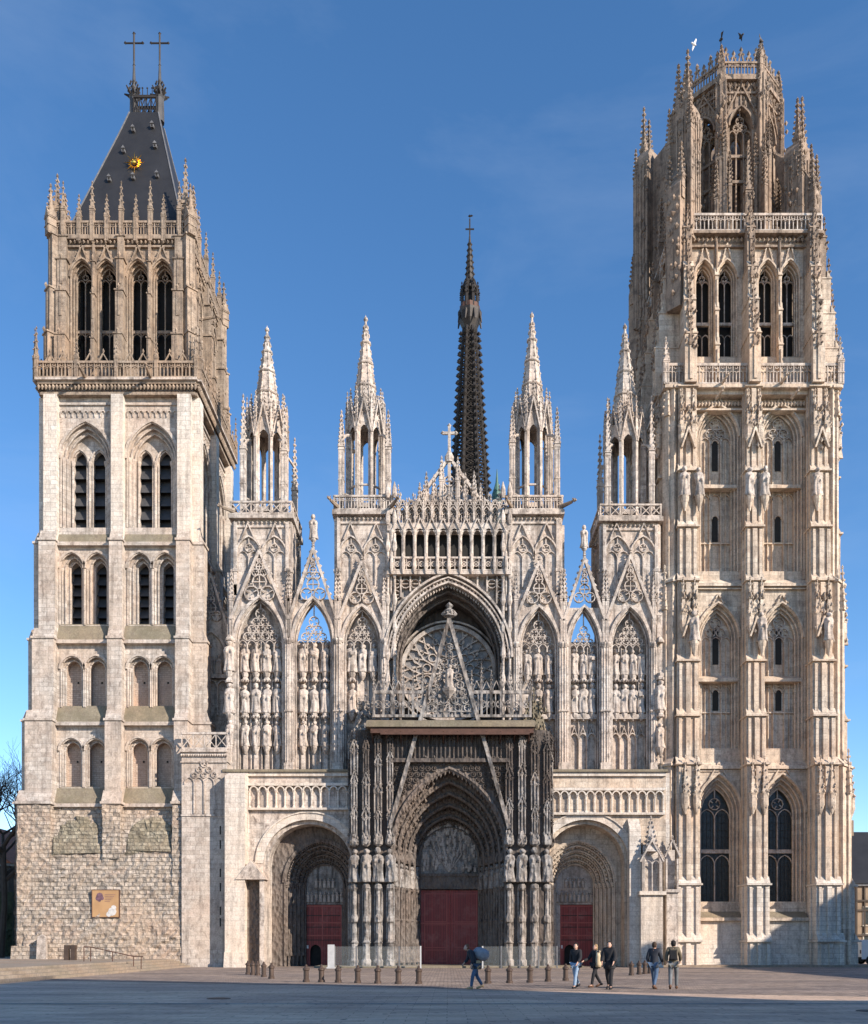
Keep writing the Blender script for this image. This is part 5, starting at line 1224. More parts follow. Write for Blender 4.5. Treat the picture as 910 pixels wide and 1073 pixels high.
b = MB('pale'); gx = PX(471, YM + .6); yg = YM + .5
b.bar((gx - 3.3, Zm(538)), (gx - .25, Zm(480)), .2, yg, yg + .3); b.bar((gx + 3.3, Zm(538)), (gx + .25, Zm(480)), .2, yg, yg + .3)
crockets(b, (gx - 3.3, Zm(538)), (gx - .2, Zm(480)), yg + .15, 10, .13); crockets(b, (gx + 3.3, Zm(538)), (gx + .2, Zm(480)), yg + .15, 10, .13, -1)
for k in range(-4, 5): h = 1 - abs(k) / 5; b.box(gx + k * .6 - .05, gx + k * .6 + .05, yg + .08, yg + .22, Zm(545), Zm(538) + (Zm(484) - Zm(538)) * h)
for k, zz in ((0, 520), (-1, 528), (1, 528), (0, 500), (-.5, 509), (.5, 509), (-1.7, 534), (1.7, 534), (-.5, 533), (.5, 533)): b.ring(gx + k * 1.2, Zm(zz), .42, .08, yg + .05, yg + .25, 10); b.bar((gx + k * 1.2 - .3, Zm(zz)), (gx + k * 1.2 + .3, Zm(zz)), .06, yg + .07, yg + .23)
b.box(gx - .12, gx + .12, yg, yg + .3, Zm(500), Zm(470)); b.lathe(gx, yg + .15, [(.3, Zm(480)), (.35, Zm(474)), (.12, Zm(468)), (.1, Zm(462))], 8)
z = Zm(449); b.box(gx - .1, gx + .1, yg + .07, yg + .23, Zm(466), Zm(441)); b.box(gx - .5, gx + .5, yg + .08, yg + .22, z - .1, z + .1)
for (u, zz) in ((-.5, z), (.5, z), (0, Zm(441))): b.bud(gx + u, yg + .15, zz, .17)
part(b, 'crest_gable', 'crocketed gable topped by a stone cross', mid)
for (px, tp) in ((440, 505), (447, 494), (455, 497), (463, 477), (480, 478), (488, 495), (497, 493), (504, 506)):
    c = MB('pale'); u = PX(px, YM + .5); pinnacle(c, u, YM + .55, Zm(535), .34, Zm(tp) - Zm(535) - 1.6, 1.6, 5, .1); part(c, 'pinnacle', None, mid)
b = MB('copper'); u = PX(521, 6); z = PZ(520, 6); b.lathe(u, 6, [(.45, z - 3), (.4, z + .2), (.2, z + .8), (.12, z + 1.1), (.02, z + 2.2)], 8); part(b, 'copper_pinnacle', None, nave)

# rose window
YR = YM + 2.6; Zr = lambda p: PZ(p, YR); rc = (PX(470, YR), Zr(706)); rr = 3.75
b = MB('grey'); b.ring(rc[0], rc[1], rr, .3, YR - .25, YR + .35, 48); b.ring(rc[0], rc[1], rr + .35, .14, YR - .1, YR + .3, 48); b.ring(rc[0], rc[1], rr * .2, .1, YR, YR + .2, 16)
for k in range(24):
    a = 2 * PI * k / 24; ca, sa = math.cos(a), math.sin(a); P_ = lambda r, da=0: (rc[0] + r * math.cos(a + da), rc[1] + r * math.sin(a + da))
    if k % 2 == 0: b.bar(P_(rr * .2), P_(rr * .62), .1, YR, YR + .18)
    b.bar(P_(rr * .58, .0), P_(rr * .8, .13), .09, YR + .01, YR + .17); b.bar(P_(rr * .58, 0), P_(rr * .8, -.13), .09, YR + .012, YR + .172); b.bar(P_(rr * .8, .13), P_(rr, .02), .08, YR + .01, YR + .17); b.bar(P_(rr * .8, -.13), P_(rr, -.02), .08, YR + .012, YR + .168)
    b.ring(*P_(rr * .9, .131), .2, .06, YR + .02, YR + .16, 8)
for k in range(12): a = 2 * PI * (k + .5) / 12; b.ring(rc[0] + rr * .46 * math.cos(a), rc[1] + rr * .46 * math.sin(a), .34, .07, YR + .01, YR + .17, 10)
for k in range(24): a = 2 * PI * (k + .5) / 24; b.ring(rc[0] + rr * .71 * math.cos(a), rc[1] + rr * .71 * math.sin(a), .24, .06, YR + .01, YR + .17, 9)
for k in range(24): a = 2 * PI * k / 24; b.ring(rc[0] + rr * .3 * math.cos(a), rc[1] + rr * .3 * math.sin(a), .14, .05, YR + .012, YR + .168, 8)
for k in range(6): a = 2 * PI * k / 6; b.ring(rc[0] + .35 * math.cos(a), rc[1] + .35 * math.sin(a), .26, .06, YR + .01, YR + .17, 8)
rose = part(b, 'rose_window', 'large round rose window with petal tracery')
b = MB('roseglass'); b.prism([(rc[0] + rr * math.cos(2 * PI * k / 48), rc[1] + rr * math.sin(2 * PI * k / 48)) for k in range(48)], YR + .2, YR + .28); part(b, 'pane', None, rose)

# =============================================================== central porch, soot-stained
YP = -3.0; PD = 4.9; Zp = lambda p: PZ(p, YP); cp = PX(471, YP); zpl = Zp(765)
b = MB('arch')
hwp = 4.05; zsp = Zp(893); rp = Zp(806) - zsp
xl, xr = PX(368, YP), PX(577, YP)
pil_l, pil_r = PX(413, YP), PX(530, YP)
wall(b, pil_l - .3, pil_r + .3, 0, zpl, YP, [(cp, hwp, zsp, rp, 0)])
ords = []
NO = 6
for k in range(NO):
    f = k / (NO - 1); ords.append((cp, hwp + (2.32 - hwp) * f, zsp - .1 * f, rp + (PZ(858, -.4) - PZ(893, -.4) - rp) * f, 0, YP + (PD - .05) * f))
recess(b, ords, roll=.13)
for k in range(NO - 1):
    (c0, h0, z0_, r0, _, v0), (c1, h1, z1_, r1, _, v1) = ords[k], ords[k + 1]
    pts = arch(c0, (h0 + h1) / 2 + .05, z0_, (r0 + r1) / 2, 16); v = v1 - .12
    for i, p in enumerate(pts):
        if i % 2: b.bud(p[0], v - .12, p[1], .16, .22)
        else: b.bud(p[0], v - .2, p[1], .12, .12)
    pts = arch(c0, h0 - .08, z0_, r0 - .08, 14); b.tube([(u, v0 + .2, z) for u, z in pts], .07, 5)
    for s in (-1, 1):      # jambs: shafts, figures' pedestals and canopies
        x = c0 + s * (h0 + h1) / 2; y = v1 - .25
        b.lathe(x, y, [(.24, .3), (.24, 1.0), (.16, 1.3), (.16, Zp(966)), (.24, Zp(964)), (.13, Zp(962)), (.13, Zp(934)), (.24, Zp(931)), (.24, Zp(929))], 7)
        b.lathe(x - s * .18, y + .12, [(.07, .3), (.07, zsp)], 6); b.lathe(x + s * .2, y + .1, [(.07, .3), (.07, zsp)], 6)
        b.lathe(x, y, [(.22, Zp(902)), (.26, Zp(900)), (.2, Zp(896)), (.05, Zp(890))], 6)
pts = arch(cp, hwp - .05, zsp, rp - .05, 22)
for i, p in enumerate(pts):
    if 3 < i < 41: b.bud(p[0], YP - .05, p[1] - .12, .1, .24)
b.mat('arch'); b.band(arch(cp, hwp, zsp, rp, 14), .16, YP - .22, YP + .02)
porch = part(b, 'central_porch', 'deep soot-darkened central porch with stepped arches and sculpture')
# tympanum and lintel
yt = YP + PD; t = MB('sootpale'); zl = PZ(932, yt); zt0 = PZ(917, yt)
t.prism([(cp - 2.4, zt0), (cp + 2.4, zt0)] + arch(cp, 2.4, zt0 + .3, PZ(857, yt) - zt0 - .2, 8)[::-1], yt, yt + .2)
t.mat('arch'); t.box(cp - 2.35, cp + 2.35, yt - .12, yt + .1, zl, zt0); t.box(cp - 2.35, cp + 2.35, yt - .25, yt + .1, zt0 - .1, zt0 + .1)
rnd = random.Random(3); t.mat('grey')
for i in range(130):
    z = zt0 + .2 + rnd.random() * 3.4; lim = 2.25 * math.sqrt(max(0, 1 - ((z - zt0) / 4.4) ** 1.6)); u = cp + rnd.uniform(-lim, lim)
    t.lathe(u, yt - .06, [(.1, z), (.12, z + .2), (.14, z + .36), (.05, z + .42), (.09, z + .5), (.02, z + .58)], 6)
for i in range(7): u = cp - .9 + i * .3; t.tube([(cp, yt - .1, zt0 + .2), ((cp + u) / 2 + (u - cp) * .5, yt - .14, zt0 + 1.5), (u + (u - cp) * .6, yt - .1, zt0 + 2.8)], .05, 5)
part(t, 'tympanum', 'soot-dark tympanum crowded with carved figures', porch)
# doors
for s in (-1, 1):
    d = MB('door'); yd = yt + .15; dc = PX(472.5, yd); w = (PX(504, yd) - PX(441, yd)) / 2; u0, u1 = (dc - w, dc - .01) if s < 0 else (dc + .01, dc + w); zd = PZ(933, yd)
    d.box(u0, u1, yd, yd + .12, .12, zd); d.mat('doortrim')
    um0, um1 = u0 + .28, u1 - .28
    for (z0_, z1_) in ((.35, 1.25), (1.4, 3.2), (3.4, zd - .25)):
        for (a_, c_, e, f_) in ((um0, um1, z0_, z0_ + .05), (um0, um1, z1_ - .05, z1_), (um0, um0 + .05, z0_ + .05, z1_ - .05), (um1 - .05, um1, z0_ + .05, z1_ - .05)): d.box(a_, c_, yd - .03, yd, e, f_)
    d.box(u0, u1, yd - .04, yd, 3.26, 3.34)
    part(d, 'door', None, porch)
b = MB('arch'); b.box(cp - 2.5, PX(441, yd), yt - .05, yt + .4, 0, zl); b.box(PX(504, yd), cp + 2.5, yt - .05, yt + .4, 0, zl); b.mat('plat'); b.box(cp - 2.6, cp + 2.6, YP + 1.2, yt + .2, 0, .12); part(b, 'door_jamb', None, porch)
# the two big piers: bundled shafts, statue band, stacked canopies
def pier(xa, xb, s):
    b = MB('sootpale'); cx = (xa + xb) / 2; w = xb - xa; n = 4
    b.mat('soot'); b.prism([(0, 0)], 0, 0) if 0 else None
    base = [(xa, YP + 3.2), (xa, YP + .7), (xa + .7, YP), (xb - .7, YP), (xb, YP + .7), (xb, YP + 3.2)]
    if s < 0: base = [(xa, YP + 3.2), (xa, YP + .5), (xa + .5, YP), (xb, YP), (xb, YP + 3.2)]
    else: base = [(xa, YP + 3.2), (xa, YP), (xb - .5, YP), (xb, YP + .5), (xb, YP + 3.2)]
    lo = [b.P(x, y, 0) for x, y in base]; hi = [b.P(x, y, zpl) for x, y in base]
    for i in range(len(base)): b.F(lo[i], lo[(i + 1) % len(base)], hi[(i + 1) % len(base)], hi[i])
    b.F(*hi)
    spots = []
    for i in range(n): spots.append((xa + .25 + i * (w - .5) / (n - 1), YP - .1 if 0 < i < n - 1 or (s < 0 and i == n - 1) or (s > 0 and i == 0) else YP + .15))
    outer = xa if s < 0 else xb
    for k in range(3): spots.append((outer - s * 0 + s * .02, YP + .95 + k * .75))
    inner = [(p, q) for p, q in spots]
    b.mat('sootpale')
    for (x, y) in spots:
        b.lathe(x, y - .1, [(.36, 0), (.36, .5), (.27, .65), (.27, 1.7), (.34, 1.8), (.2, 1.95), (.17, Zp(968)), (.3, Zp(966)), (.3, Zp(962)), (.16, Zp(958)), (.15, Zp(934)), (.3, Zp(931)), (.3, Zp(928)), (.12, Zp(925))], 8)
        b.lathe(x - .24, y + .02, [(.07, 1.9), (.07, Zp(930))], 6); b.lathe(x + .24, y + .02, [(.07, 1.9), (.07, Zp(930))], 6)
        # canopies and stacked tabernacles up to the slab
        z = Zp(884); k = 0
        b.lathe(x, y - .15, [(.1, z - .25), (.32, z - .1), (.36, z + .1), (.3, z + .5), (.15, z + .9)], 6)
        for q in range(8): b.bud(x + random.uniform(-.3, .3), y - .35 - random.random() * .1, z - .1 + random.random() * .8, .1, .16)
        z += random.uniform(0, .9)
        while z < zpl - 1.2:
            hh = min(random.uniform(2.2, 3.3), zpl - z - .1); ww = random.uniform(.17, .25)
            b.box(x - ww, x + ww, y - .25, y + .2, z, z + hh * .62); b.box(x - .045, x + .045, y - .4, y - .25, z + .1, z + hh * .72)
            for sx in (-1, 1):
                b.box(x + sx * ww - .04, x + sx * ww + .04, y - .36, y - .2, z - .2, z + hh * .55); spire(b, x + sx * ww, y - .28, z + hh * .5, z + hh * .85, .07, 4, 3, .05)
                b.bar((x + sx * (ww + .07), z + hh * .58), (x, z + hh * .84), .06, y - .4, y - .28)
            spire(b, x, y - .22, z + hh * .66, z + hh * 1.05, .17, 4, 5, .07)
            for q in range(4): b.bud(x + random.uniform(-ww, ww), y - .36, z + hh * random.uniform(.45, .6), .08, .14)
            b.mat('soot' if random.random() < .4 else 'sootpale'); z += hh * .8
    o = part(b, 'porch_pier', 'bundled shafts and stacked canopies streaked with soot', porch)
    return spots
for s, (xa_, xb_) in ((-1, (xl, pil_l)), (1, (pil_r, xr))):
    sp = pier(xa_, xb_, s)
    sd_ = 'left' if s < 0 else 'right'
    for i, (x, y) in enumerate(sp[:4]): statue(x, y - .25, Zp(925), 2.4, f'{ORD[i]} soot-streaked statue from the left on the {sd_} pier of the central porch', 'statues on the porch piers', i, 'sootpale', random.uniform(-.3, .3))
for s in (-1, 1):
    for k in range(NO - 1):
        (c0, h0, *_r), (c1, h1, _a, _b, _c, v1) = ords[k], ords[k + 1]
        sd_ = 'left' if s < 0 else 'right'
        statue(c0 + s * (h0 + h1) / 2, v1 - .3, Zp(929), 1.7, f'{ORD[k]} jamb statue inward from the {sd_} front edge of the central porch', 'statues on the porch jambs', k + 1, 'sootpale', s * -.7)
# wall between the arch and the slab: gallery of bars, rings, big raking gable
b = MB('soot'); yv = YP - .12
b.box(pil_l - .2, pil_r + .2, YP - .5, YP, Zp(800), Zp(796))
n = 26
for i in range(n + 1): u = pil_l + i * (pil_r - pil_l) / n; b.box(u - .05, u + .05, yv - .1, YP + .02, Zp(796), zpl); (i < n) and b.band(arch(u + (pil_r - pil_l) / n / 2, .12, Zp(776), .2, 3), .05, yv - .06, YP)
for iz in range(13):
    for i in range(18):
        u = pil_l + .22 + i * (pil_r - pil_l - .44) / 17 + (iz % 2) * .12; z = Zp(803) - .2 - iz * .42
        ok = True; 
        for (pu, pz) in arch(cp, hwp + .2, zsp, rp + .3, 16):
            if abs(pu - u) < .3 and pz > z - .1: ok = False
        if ok: b.ring(u, z, .2, .06, yv - .05, YP + .01, 8); b.bud(u, yv - .02, z, .1)
for i in range(60): b.bud(random.uniform(pil_l, pil_r), YP - .2, Zp(798) + random.uniform(-.3, .25), .12, .16)
part(b, 'spandrel_gallery', None, porch)
b = MB('sootpale'); yg = YP - .62; p0, p1, pa = (PX(408, yg), PZ(868, yg)), (PX(534, yg), PZ(868, yg)), (PX(471, yg), PZ(648, yg))
b.bar(p0, pa, .26, yg, yg + .35); b.bar(p1, pa, .26, yg + .003, yg + .353); crockets(b, p0, pa, yg + .15, 26, .1); crockets(b, p1, pa, yg + .15, 26, .1, -1)
b.lathe(pa[0], yg + .15, [(.12, pa[1] - .5), (.12, pa[1] + .05), (.42, pa[1] + .2), (.3, pa[1] + .4), (.45, pa[1] + .55), (.12, pa[1] + .75), (.3, pa[1] + .95), (.03, pa[1] + 1.2)], 8)
for i in range(10): a_ = i * PI / 5; b.bud(pa[0] + .42 * math.cos(a_), yg + .15 + .3 * math.sin(a_), pa[1] + .35, .17, .2)
# openwork inside the part of the gable that stands free above the slab
zz = PZ(750, yg); hwv = lambda z: (pa[1] - z) / (pa[1] - p0[1]) * (p1[0] - p0[0]) / 2
for i in range(5): z = zz + .3 + i * .95; h = hwv(z) - .2; b.box(pa[0] - h, pa[0] + h, yg + .12, yg + .24, z, z + .07) if i < 2 else None
for i in range(-2, 3): b.box(pa[0] + i * .42 - .035, pa[0] + i * .42 + .035, yg + .13, yg + .23, zz, min(zz + 2.3, pa[1] - abs(i) * 1.5 - .8)) 
zq = zz + .3
while hwv(zq) > .55:
    h = hwv(zq) - .25; nn_ = max(1, int(h * 2 / .62)); r_ = min(.3, h / nn_)
    for i in range(nn_):
        uu = pa[0] - h + (i + .5) * 2 * h / nn_; b.ring(uu, zq + r_, r_ * .95, .07, yg + .1, yg + .26, 9)
        for q in range(3): a_ = q * 2.1 + 1; b.bar((uu + r_ * .9 * math.cos(a_), zq + r_ + r_ * .9 * math.sin(a_)), (uu + r_ * .3 * math.cos(a_), zq + r_ + r_ * .3 * math.sin(a_)), .06, yg + .12, yg + .24)
    zq += r_ * 1.8
for sx in (-1, 1):
    for q in range(5): zc_ = zz + 2.6 + q * .75; b.bar((pa[0], zc_), (pa[0] + sx * hwv(zc_ + .3), zc_ + .3), .08, yg + .1, yg + .26)
part(b, 'porch_gable', 'tall narrow gable rising in front of the rose window', porch)
statue(pa[0], yg - .1, PZ(722, yg), 1.7, 'pale robed figure inside the tall central gable before the rose window', None, 1, 'grey')
b = MB('grey'); z = PZ(722, yg); b.lathe(pa[0], yg - .1, [(.05, z - .7), (.2, z - .5), (.45, z - .2), (.5, z)], 8); part(b, 'gable_corbel', None, porch)
# mossy slab and rusty netting frame
b = MB('moss'); x0, x1 = PX(384, -4), PX(561, -4); b.box(x0, x1, -4.15, -.2, PZ(762, -4), PZ(756, -4)); b.slope(x0, x1, -4.1, -3.0, PZ(756, -4), PZ(751, -4)); b.mat('rust'); b.box(x0 + .3, x1 - .1, -4.0, -.3, PZ(768, -4), PZ(762.5, -4)); b.box(x0 + 1, x1 - .4, -4.1, -4.0, PZ(770, -4), PZ(768, -4))
for i in range(12): u = x0 + .4 + i * (x1 - x0 - .8) / 11; b.tube([(u, -4.0, PZ(766, -4)), (u, YP - .1, PZ(776, -4))], .05, 5)
part(b, 'slab', 'mossy roof slab of the porch over a rusty frame', porch)
b = MB('sootpale'); zb_ = PZ(753, -3); 
balustrade(b, PX(392, -3.3), PX(556, -3.3), zb_, zb_ + 1.9, -3.4, .62, 'O', .12)
for i in range(17):
    u = PX(392, -3.3) + i * (PX(556, -3.3) - PX(392, -3.3)) / 16
    if abs(u - cp) > 1.3 or i % 2: pinnacle(b, u, -3.34, zb_, .17, 1.9 + .5 * (i % 2), 1.3, 4, .07)
    if i < 16: m_ = u + .36; b.bar((u, zb_ + 1.8), (m_, zb_ + 2.6), .06, -3.4, -3.3); b.bar((m_ + .36, zb_ + 1.8), (m_, zb_ + 2.6), .06, -3.398, -3.302)
part(b, 'porch_parapet', 'openwork parapet with pinnacles on the porch roof', porch)
for (px) in (376, 567):   # big mossy pinnacled buttress blocks above the piers, behind
    b = MB('moss' if px > 400 else 'sootpale'); x = PX(px + (8 if px < 400 else -8), -.8); b.box(x - .9, x + .9, -1.6, YB - .02, zled - 2, PZ(755, -1), .15, .2); b.box(x - .6, x + .6, -1.2, YB - .02, PZ(755, -1), PZ(735, -1), .1, .1)
    for k in (-.5, 0, .5): b.box(x + k - .09, x + k + .09, -1.7, -1.1, zled - 2, PZ(765, -1)); spire(b, x + k, -1.25, PZ(765, -1), PZ(725 + abs(k) * 20, -1), .2, 4, 6, .1)
    for q in range(40): b.bud(x + random.uniform(-.8, .8), -1.6, random.uniform(zled, PZ(745, -1)), .13, .25)
    part(b, 'porch_buttress', None, porch)

# =============================================================== iron spire over the crossing
YS = 72; Zs = lambda p: PZ(p, YS); sx_ = PX(492.5, YS); k_ = (CAMD + YS) / F
b = MB('iron'); b.set(sx_, YS, 0); za, zb_ = Zs(540), Zs(345); r0, r1 = 21 * k_, 7.2 * k_
for k in range(8):
    a0, a1 = (k + .5) * PI / 4, (k + 1.5) * PI / 4
    b.tube([(r0 * math.cos(a0), r0 * math.sin(a0), za), (r1 * math.cos(a0), r1 * math.sin(a0), zb_)], .33, 5, .2)
    for i in range(26):
        t = i / 26; r = r0 + (r1 - r0) * t; z = za + (zb_ - za) * t; b.bud((r + .35) * math.cos(a0), (r + .35) * math.sin(a0), z, .38, .4)
        t2_ = (i + 1) / 26; r2 = r0 + (r1 - r0) * t2_; z2_ = za + (zb_ - za) * t2_; P0 = (r * math.cos(a0), r * math.sin(a0), z); P1 = (r2 * math.cos(a1), r2 * math.sin(a1), z2_); P2 = (r * math.cos(a1), r * math.sin(a1), z); P3 = (r2 * math.cos(a0), r2 * math.sin(a0), z2_)
        b.tube([P0, P1], .13, 4); b.tube([P2, P3], .13, 4); b.tube([P0, P2], .12, 4)
# inner shaft (spiral stair cage)
b.lathe(0, 0, [(r0 * .52, za), (r1 * .6, zb_)], 8)
b.lathe(0, 0, [(r0 * 1.15, za - 12), (r0 * 1.1, za)], 8)
fl = part(b, 'iron_spire', 'tall dark openwork iron spire behind the middle bay')
b = MB('iron'); b.set(sx_, YS, 0); K = k_
b.lathe(0, 0, [(7 * K, Zs(347)), (11 * K, Zs(338)), (12.5 * K, Zs(330)), (12.5 * K, Zs(327)), (10 * K, Zs(326)), (8.5 * K, Zs(322))], 8)
b.mat('rust'); b.lathe(0, 0, [(10.5 * K, Zs(326)), (10.5 * K, Zs(321))], 8); b.mat('iron')
for k in range(8): a = (k + .5) * PI / 4; b.tube([(11 * K * math.cos(a), 11 * K * math.sin(a), Zs(330)), (13 * K * math.cos(a), 13 * K * math.sin(a), Zs(341))], .25, 5, .1); b.tube([(8.5 * K * math.cos(a), 8.5 * K * math.sin(a), Zs(325)), (8.5 * K * math.cos(a), 8.5 * K * math.sin(a), Zs(306)), (5 * K * math.cos(a), 5 * K * math.sin(a), Zs(296))], .25, 5); spire(b, 9 * K * math.cos(a), 9 * K * math.sin(a), Zs(312), Zs(300), .3, 4, 3, .15)
b.lathe(0, 0, [(5.5 * K, Zs(325)), (5.5 * K, Zs(306)), (9 * K, Zs(305)), (8 * K, Zs(302))], 8); part(b, 'spire_lantern', None, fl)
b = MB('iron'); b.set(sx_, YS, 0); b.lathe(0, 0, [(6.5 * K, Zs(303)), (4 * K, Zs(292)), (2.8 * K, Zs(270)), (1 * K, Zs(250)), (.5 * K, Zs(244))], 8)
for k in range(8):
    for i in range(8): t = i / 8; r = (5 - 4 * t) * K; b.bud(r * math.cos(k * PI / 4), r * math.sin(k * PI / 4), Zs(300) + (Zs(250) - Zs(300)) * t, .22, .3)
part(b, 'spire_tip', None, fl)
b = MB('iron'); b.set(sx_, YS, 0); b.tube([(0, 0, Zs(246)), (0, 0, Zs(229))], .11, 5); b.tube([(-4.5 * K, 0, Zs(240)), (4.5 * K, 0, Zs(240))], .12, 5); b.bud(0, 0, Zs(226.5), .3, .2); b.bud(.3, 0, Zs(226), .25, .2); part(b, 'cross', None, fl)
# =============================================================== setting
def ground_mat(name, c1, c2, w, h, mortar, bump, shine=.75):
    m, nt, b = newmat(name); g = N(nt, 'ShaderNodeNewGeometry'); P = g.outputs['Position']
    nv = N(nt, 'ShaderNodeTexNoise'); nv.inputs['Scale'].default_value = 1.5; L(nt, P, nv.inputs['Vector'])
    ad = N(nt, 'ShaderNodeVectorMath', operation='ADD'); L(nt, P, ad.inputs[0]); L(nt, vmul(nt, nv.outputs['Color'], (.06, .06, 0)), ad.inputs[1])
    br = N(nt, 'ShaderNodeTexBrick'); L(nt, ad.outputs[0], br.inputs['Vector']); br.inputs['Scale'].default_value = 1
    br.inputs['Brick Width'].default_value = w; br.inputs['Row Height'].default_value = h; br.inputs['Mortar Size'].default_value = mortar
    br.inputs['Color1'].default_value = (*c1, 1); br.inputs['Color2'].default_value = (*c2, 1); br.inputs['Mortar'].default_value = (*[x * .45 for x in c1], 1)
    big = noisetex(nt, vmul(nt, P, (.3, 1, 1)), .5, 8, .75); cc = mixc(nt, .9, br.outputs['Color'], ramp(nt, big, .3, .7, (.28, .28, .28), (.72, .72, .72)), 'OVERLAY')
    pt = noisetex(nt, vmul(nt, P, (.6, 1, 1)), .22, 3, .5); cc = mixc(nt, .5, cc, ramp(nt, pt, .47, .53, (.38, .38, .4), (.6, .58, .55)), 'OVERLAY')
    sp_ = noisetex(nt, P, 2.5, 3, .5); cc = mixc(nt, ramp(nt, sp_, .66, .7), cc, (.12, .11, .1))
    fine = noisetex(nt, P, 7, 6, .7); cc = mixc(nt, .6, cc, ramp(nt, fine, .25, .75, (.3, .3, .3), (.7, .7, .7)), 'OVERLAY')
    L(nt, cc, b.inputs['Base Color']); b.inputs['Roughness'].default_value = shine; b.inputs['Specular IOR Level'].default_value = .3
    nb = bumpn(nt, br.outputs['Fac'], bump, -.03); nb = bumpn(nt, fine, bump, .02, nb); L(nt, nb, b.inputs['Normal']); return m
MT['ground'] = ground_mat('asphalt_paving', (.54, .40, .30), (.44, .325, .245), .9, .45, .01, .25)
MT['cobble'] = ground_mat('pink_brown_cobbles', (.36, .285, .235), (.2, .155, .13), .34, .24, .03, .9)
MT['kerb'] = ground_mat('kerb_stone', (.30, .28, .26), (.24, .22, .2), 1.1, .4, .01, .3)
b = MB('ground'); b.quad((-600, -600, 0), (600, -600, 0), (600, 900, 0), (-600, 900, 0)); tag(b.build('ground'), kind='structure')
b = MB('cobble'); p = [(-60, -20.5), (-22, -25.5), (-8, -31.5), (3, -36.5), (14, -40.8), (80, -50), (80, 3), (-60, 3)]; b.F(*[b.P(x, y, .004) for x, y in p]); tag(b.build('cobbled_square'), kind='structure')
b = MB('kerb'); b.box(-40, 40, -44.2, -43.95, -.1, .02); tag(b.build('kerb'), kind='structure')
for (x, y, lab) in ((-7, -41.5, 'round iron drain cover in the shaded paving before the left portal'), (10.5, -46.8, 'round iron drain cover in the shaded paving at the right')):
    b = MB('iron'); b.lathe(x, y, [(.36, 0), (.36, .012), (.3, .016), (.3, .01)], 20); tag(b.build('drain_cover'), lab, 'drain cover', 'drain covers in the square')
b = MB('plat')
for i in range(4): b.box(-75, -18.9 - i * .38, -48, 1 + 12 * 0, -.05, .15 * (i + 1))
b.box(-75, -30.5, 1, 60, -.05, .6)
tag(b.build('stepped_terrace'), kind='structure')
b = MB('plat'); b.box(DX - 7.6, DX + 7.9, -G + DY - 3.1, 3, -.02, .16); b.mat('moss'); b.box(cp - 9.5, cp + 9.5, -4.3, -1.2, -.02, .14); tag(b.build('stone_step'), kind='structure')

# handrail, bin, poster, grey slab
b = MB('rust'); yb = -12.2
pts = [(PX(88, yb), yb, 1.52), (PX(95, yb), yb, 1.5), (PX(140, yb), yb, .92), (PX(150, yb), yb, .9)]
b.tube(pts, .035, 6); 
hr = b.build('handrail'); tag(hr, 'low dark metal handrail descending the steps before the rubble tower foot', 'handrail')
for px, z0, z1 in ((88, .6, 1.52), (95, .6, 1.5), (118, .5, 1.2), (140, .1, .92), (148, .02, .9)):
    c = MB('rust'); c.col(PX(px, yb), yb, z0, z1, .03, 6); part(c, 'post', None, hr)
b = MB('bollard'); x = PX(71.5, -6); 
for px in (70.5, 77.5): x = PX(px, -7); b.box(x - .18, x + .12, -7.15, -6.8, .6, 1.62, .01, .01)
b.box(PX(68, -7), PX(80, -7), -7.1, -6.85, 1.35, 1.6); b.build_ = None
o = b.build('metal_barrier'); tag(o, 'small brown metal barrier of two posts on the terrace beside the handrail', 'barrier')
m, nt, bs = newmat('poster_print'); g = N(nt, 'ShaderNodeNewGeometry'); n_ = noisetex(nt, g.outputs['Position'], 1.2, 3); L(nt, mixc(nt, ramp(nt, n_, .4, .6), (.42, .25, .12), (.36, .21, .1)), bs.inputs['Base Color']); MT['poster'] = m
MT['posterdark'] = plain('poster_dark_print', (.13, .07, .09), .6, var=.5, scale=6); MT['posterpale'] = plain('poster_pale_print', (.5, .48, .46), .6, var=.3, scale=6)
b = MB('poster'); yp = -1.52; x0, x1, z0, z1 = PX(97, yp), PX(125, yp), PZ(961, yp), PZ(933, yp); b.box(x0, x1, yp - .05, yp + .1, z0, z1)
po = b.build('poster_board'); tag(po, 'square orange exhibition poster fixed on the rubble tower wall', 'poster')
pb = b; b = MB('posterdark')
for (u, z, r) in ((.28, .78, .13), (.22, .7, .1), (.36, .7, .08), (.27, .62, .06)): b.prism([(x0 + (x1 - x0) * (u + r * math.cos(k * PI / 4)), z0 + (z1 - z0) * (z + r * math.sin(k * PI / 4))) for k in range(8)], yp - .056 - u * .01 - r * .02, yp - .045)
part(b, 'printed_picture', None, po); b = MB('posterpale')
for (u, z, r) in ((.75, .2, .16), (.8, .34, .1), (.62, .1, .1)): b.prism([(x0 + (x1 - x0) * (u + r * math.cos(k * PI / 4)), z0 + (z1 - z0) * (z + max(-z, r * math.sin(k * PI / 4)))) for k in range(8)], yp - .056 - u * .01 - r * .02, yp - .045)
part(b, 'printed_picture', 'pale printed shape in the lower corner', po); b = MB('posterdark')
for i in range(5): b.box(x0 + .9, x0 + 1.7 - .1 * i, yp - .054, yp - .045, z1 - .35 - i * .12, z1 - .32 - i * .12)
tag(part(b, 'printed_lines', None, po), kind=None)
b = MB('rust'); 
for (a_, c_, d_, e_) in ((x0 - .05, x1 + .05, z0 - .05, z0), (x0 - .05, x1 + .05, z1, z1 + .05), (x0 - .05, x0, z0, z1), (x1, x1 + .05, z0, z1)): b.box(a_, c_, yp - .07, yp + .08, d_, e_)
part(b, 'frame', None, po)
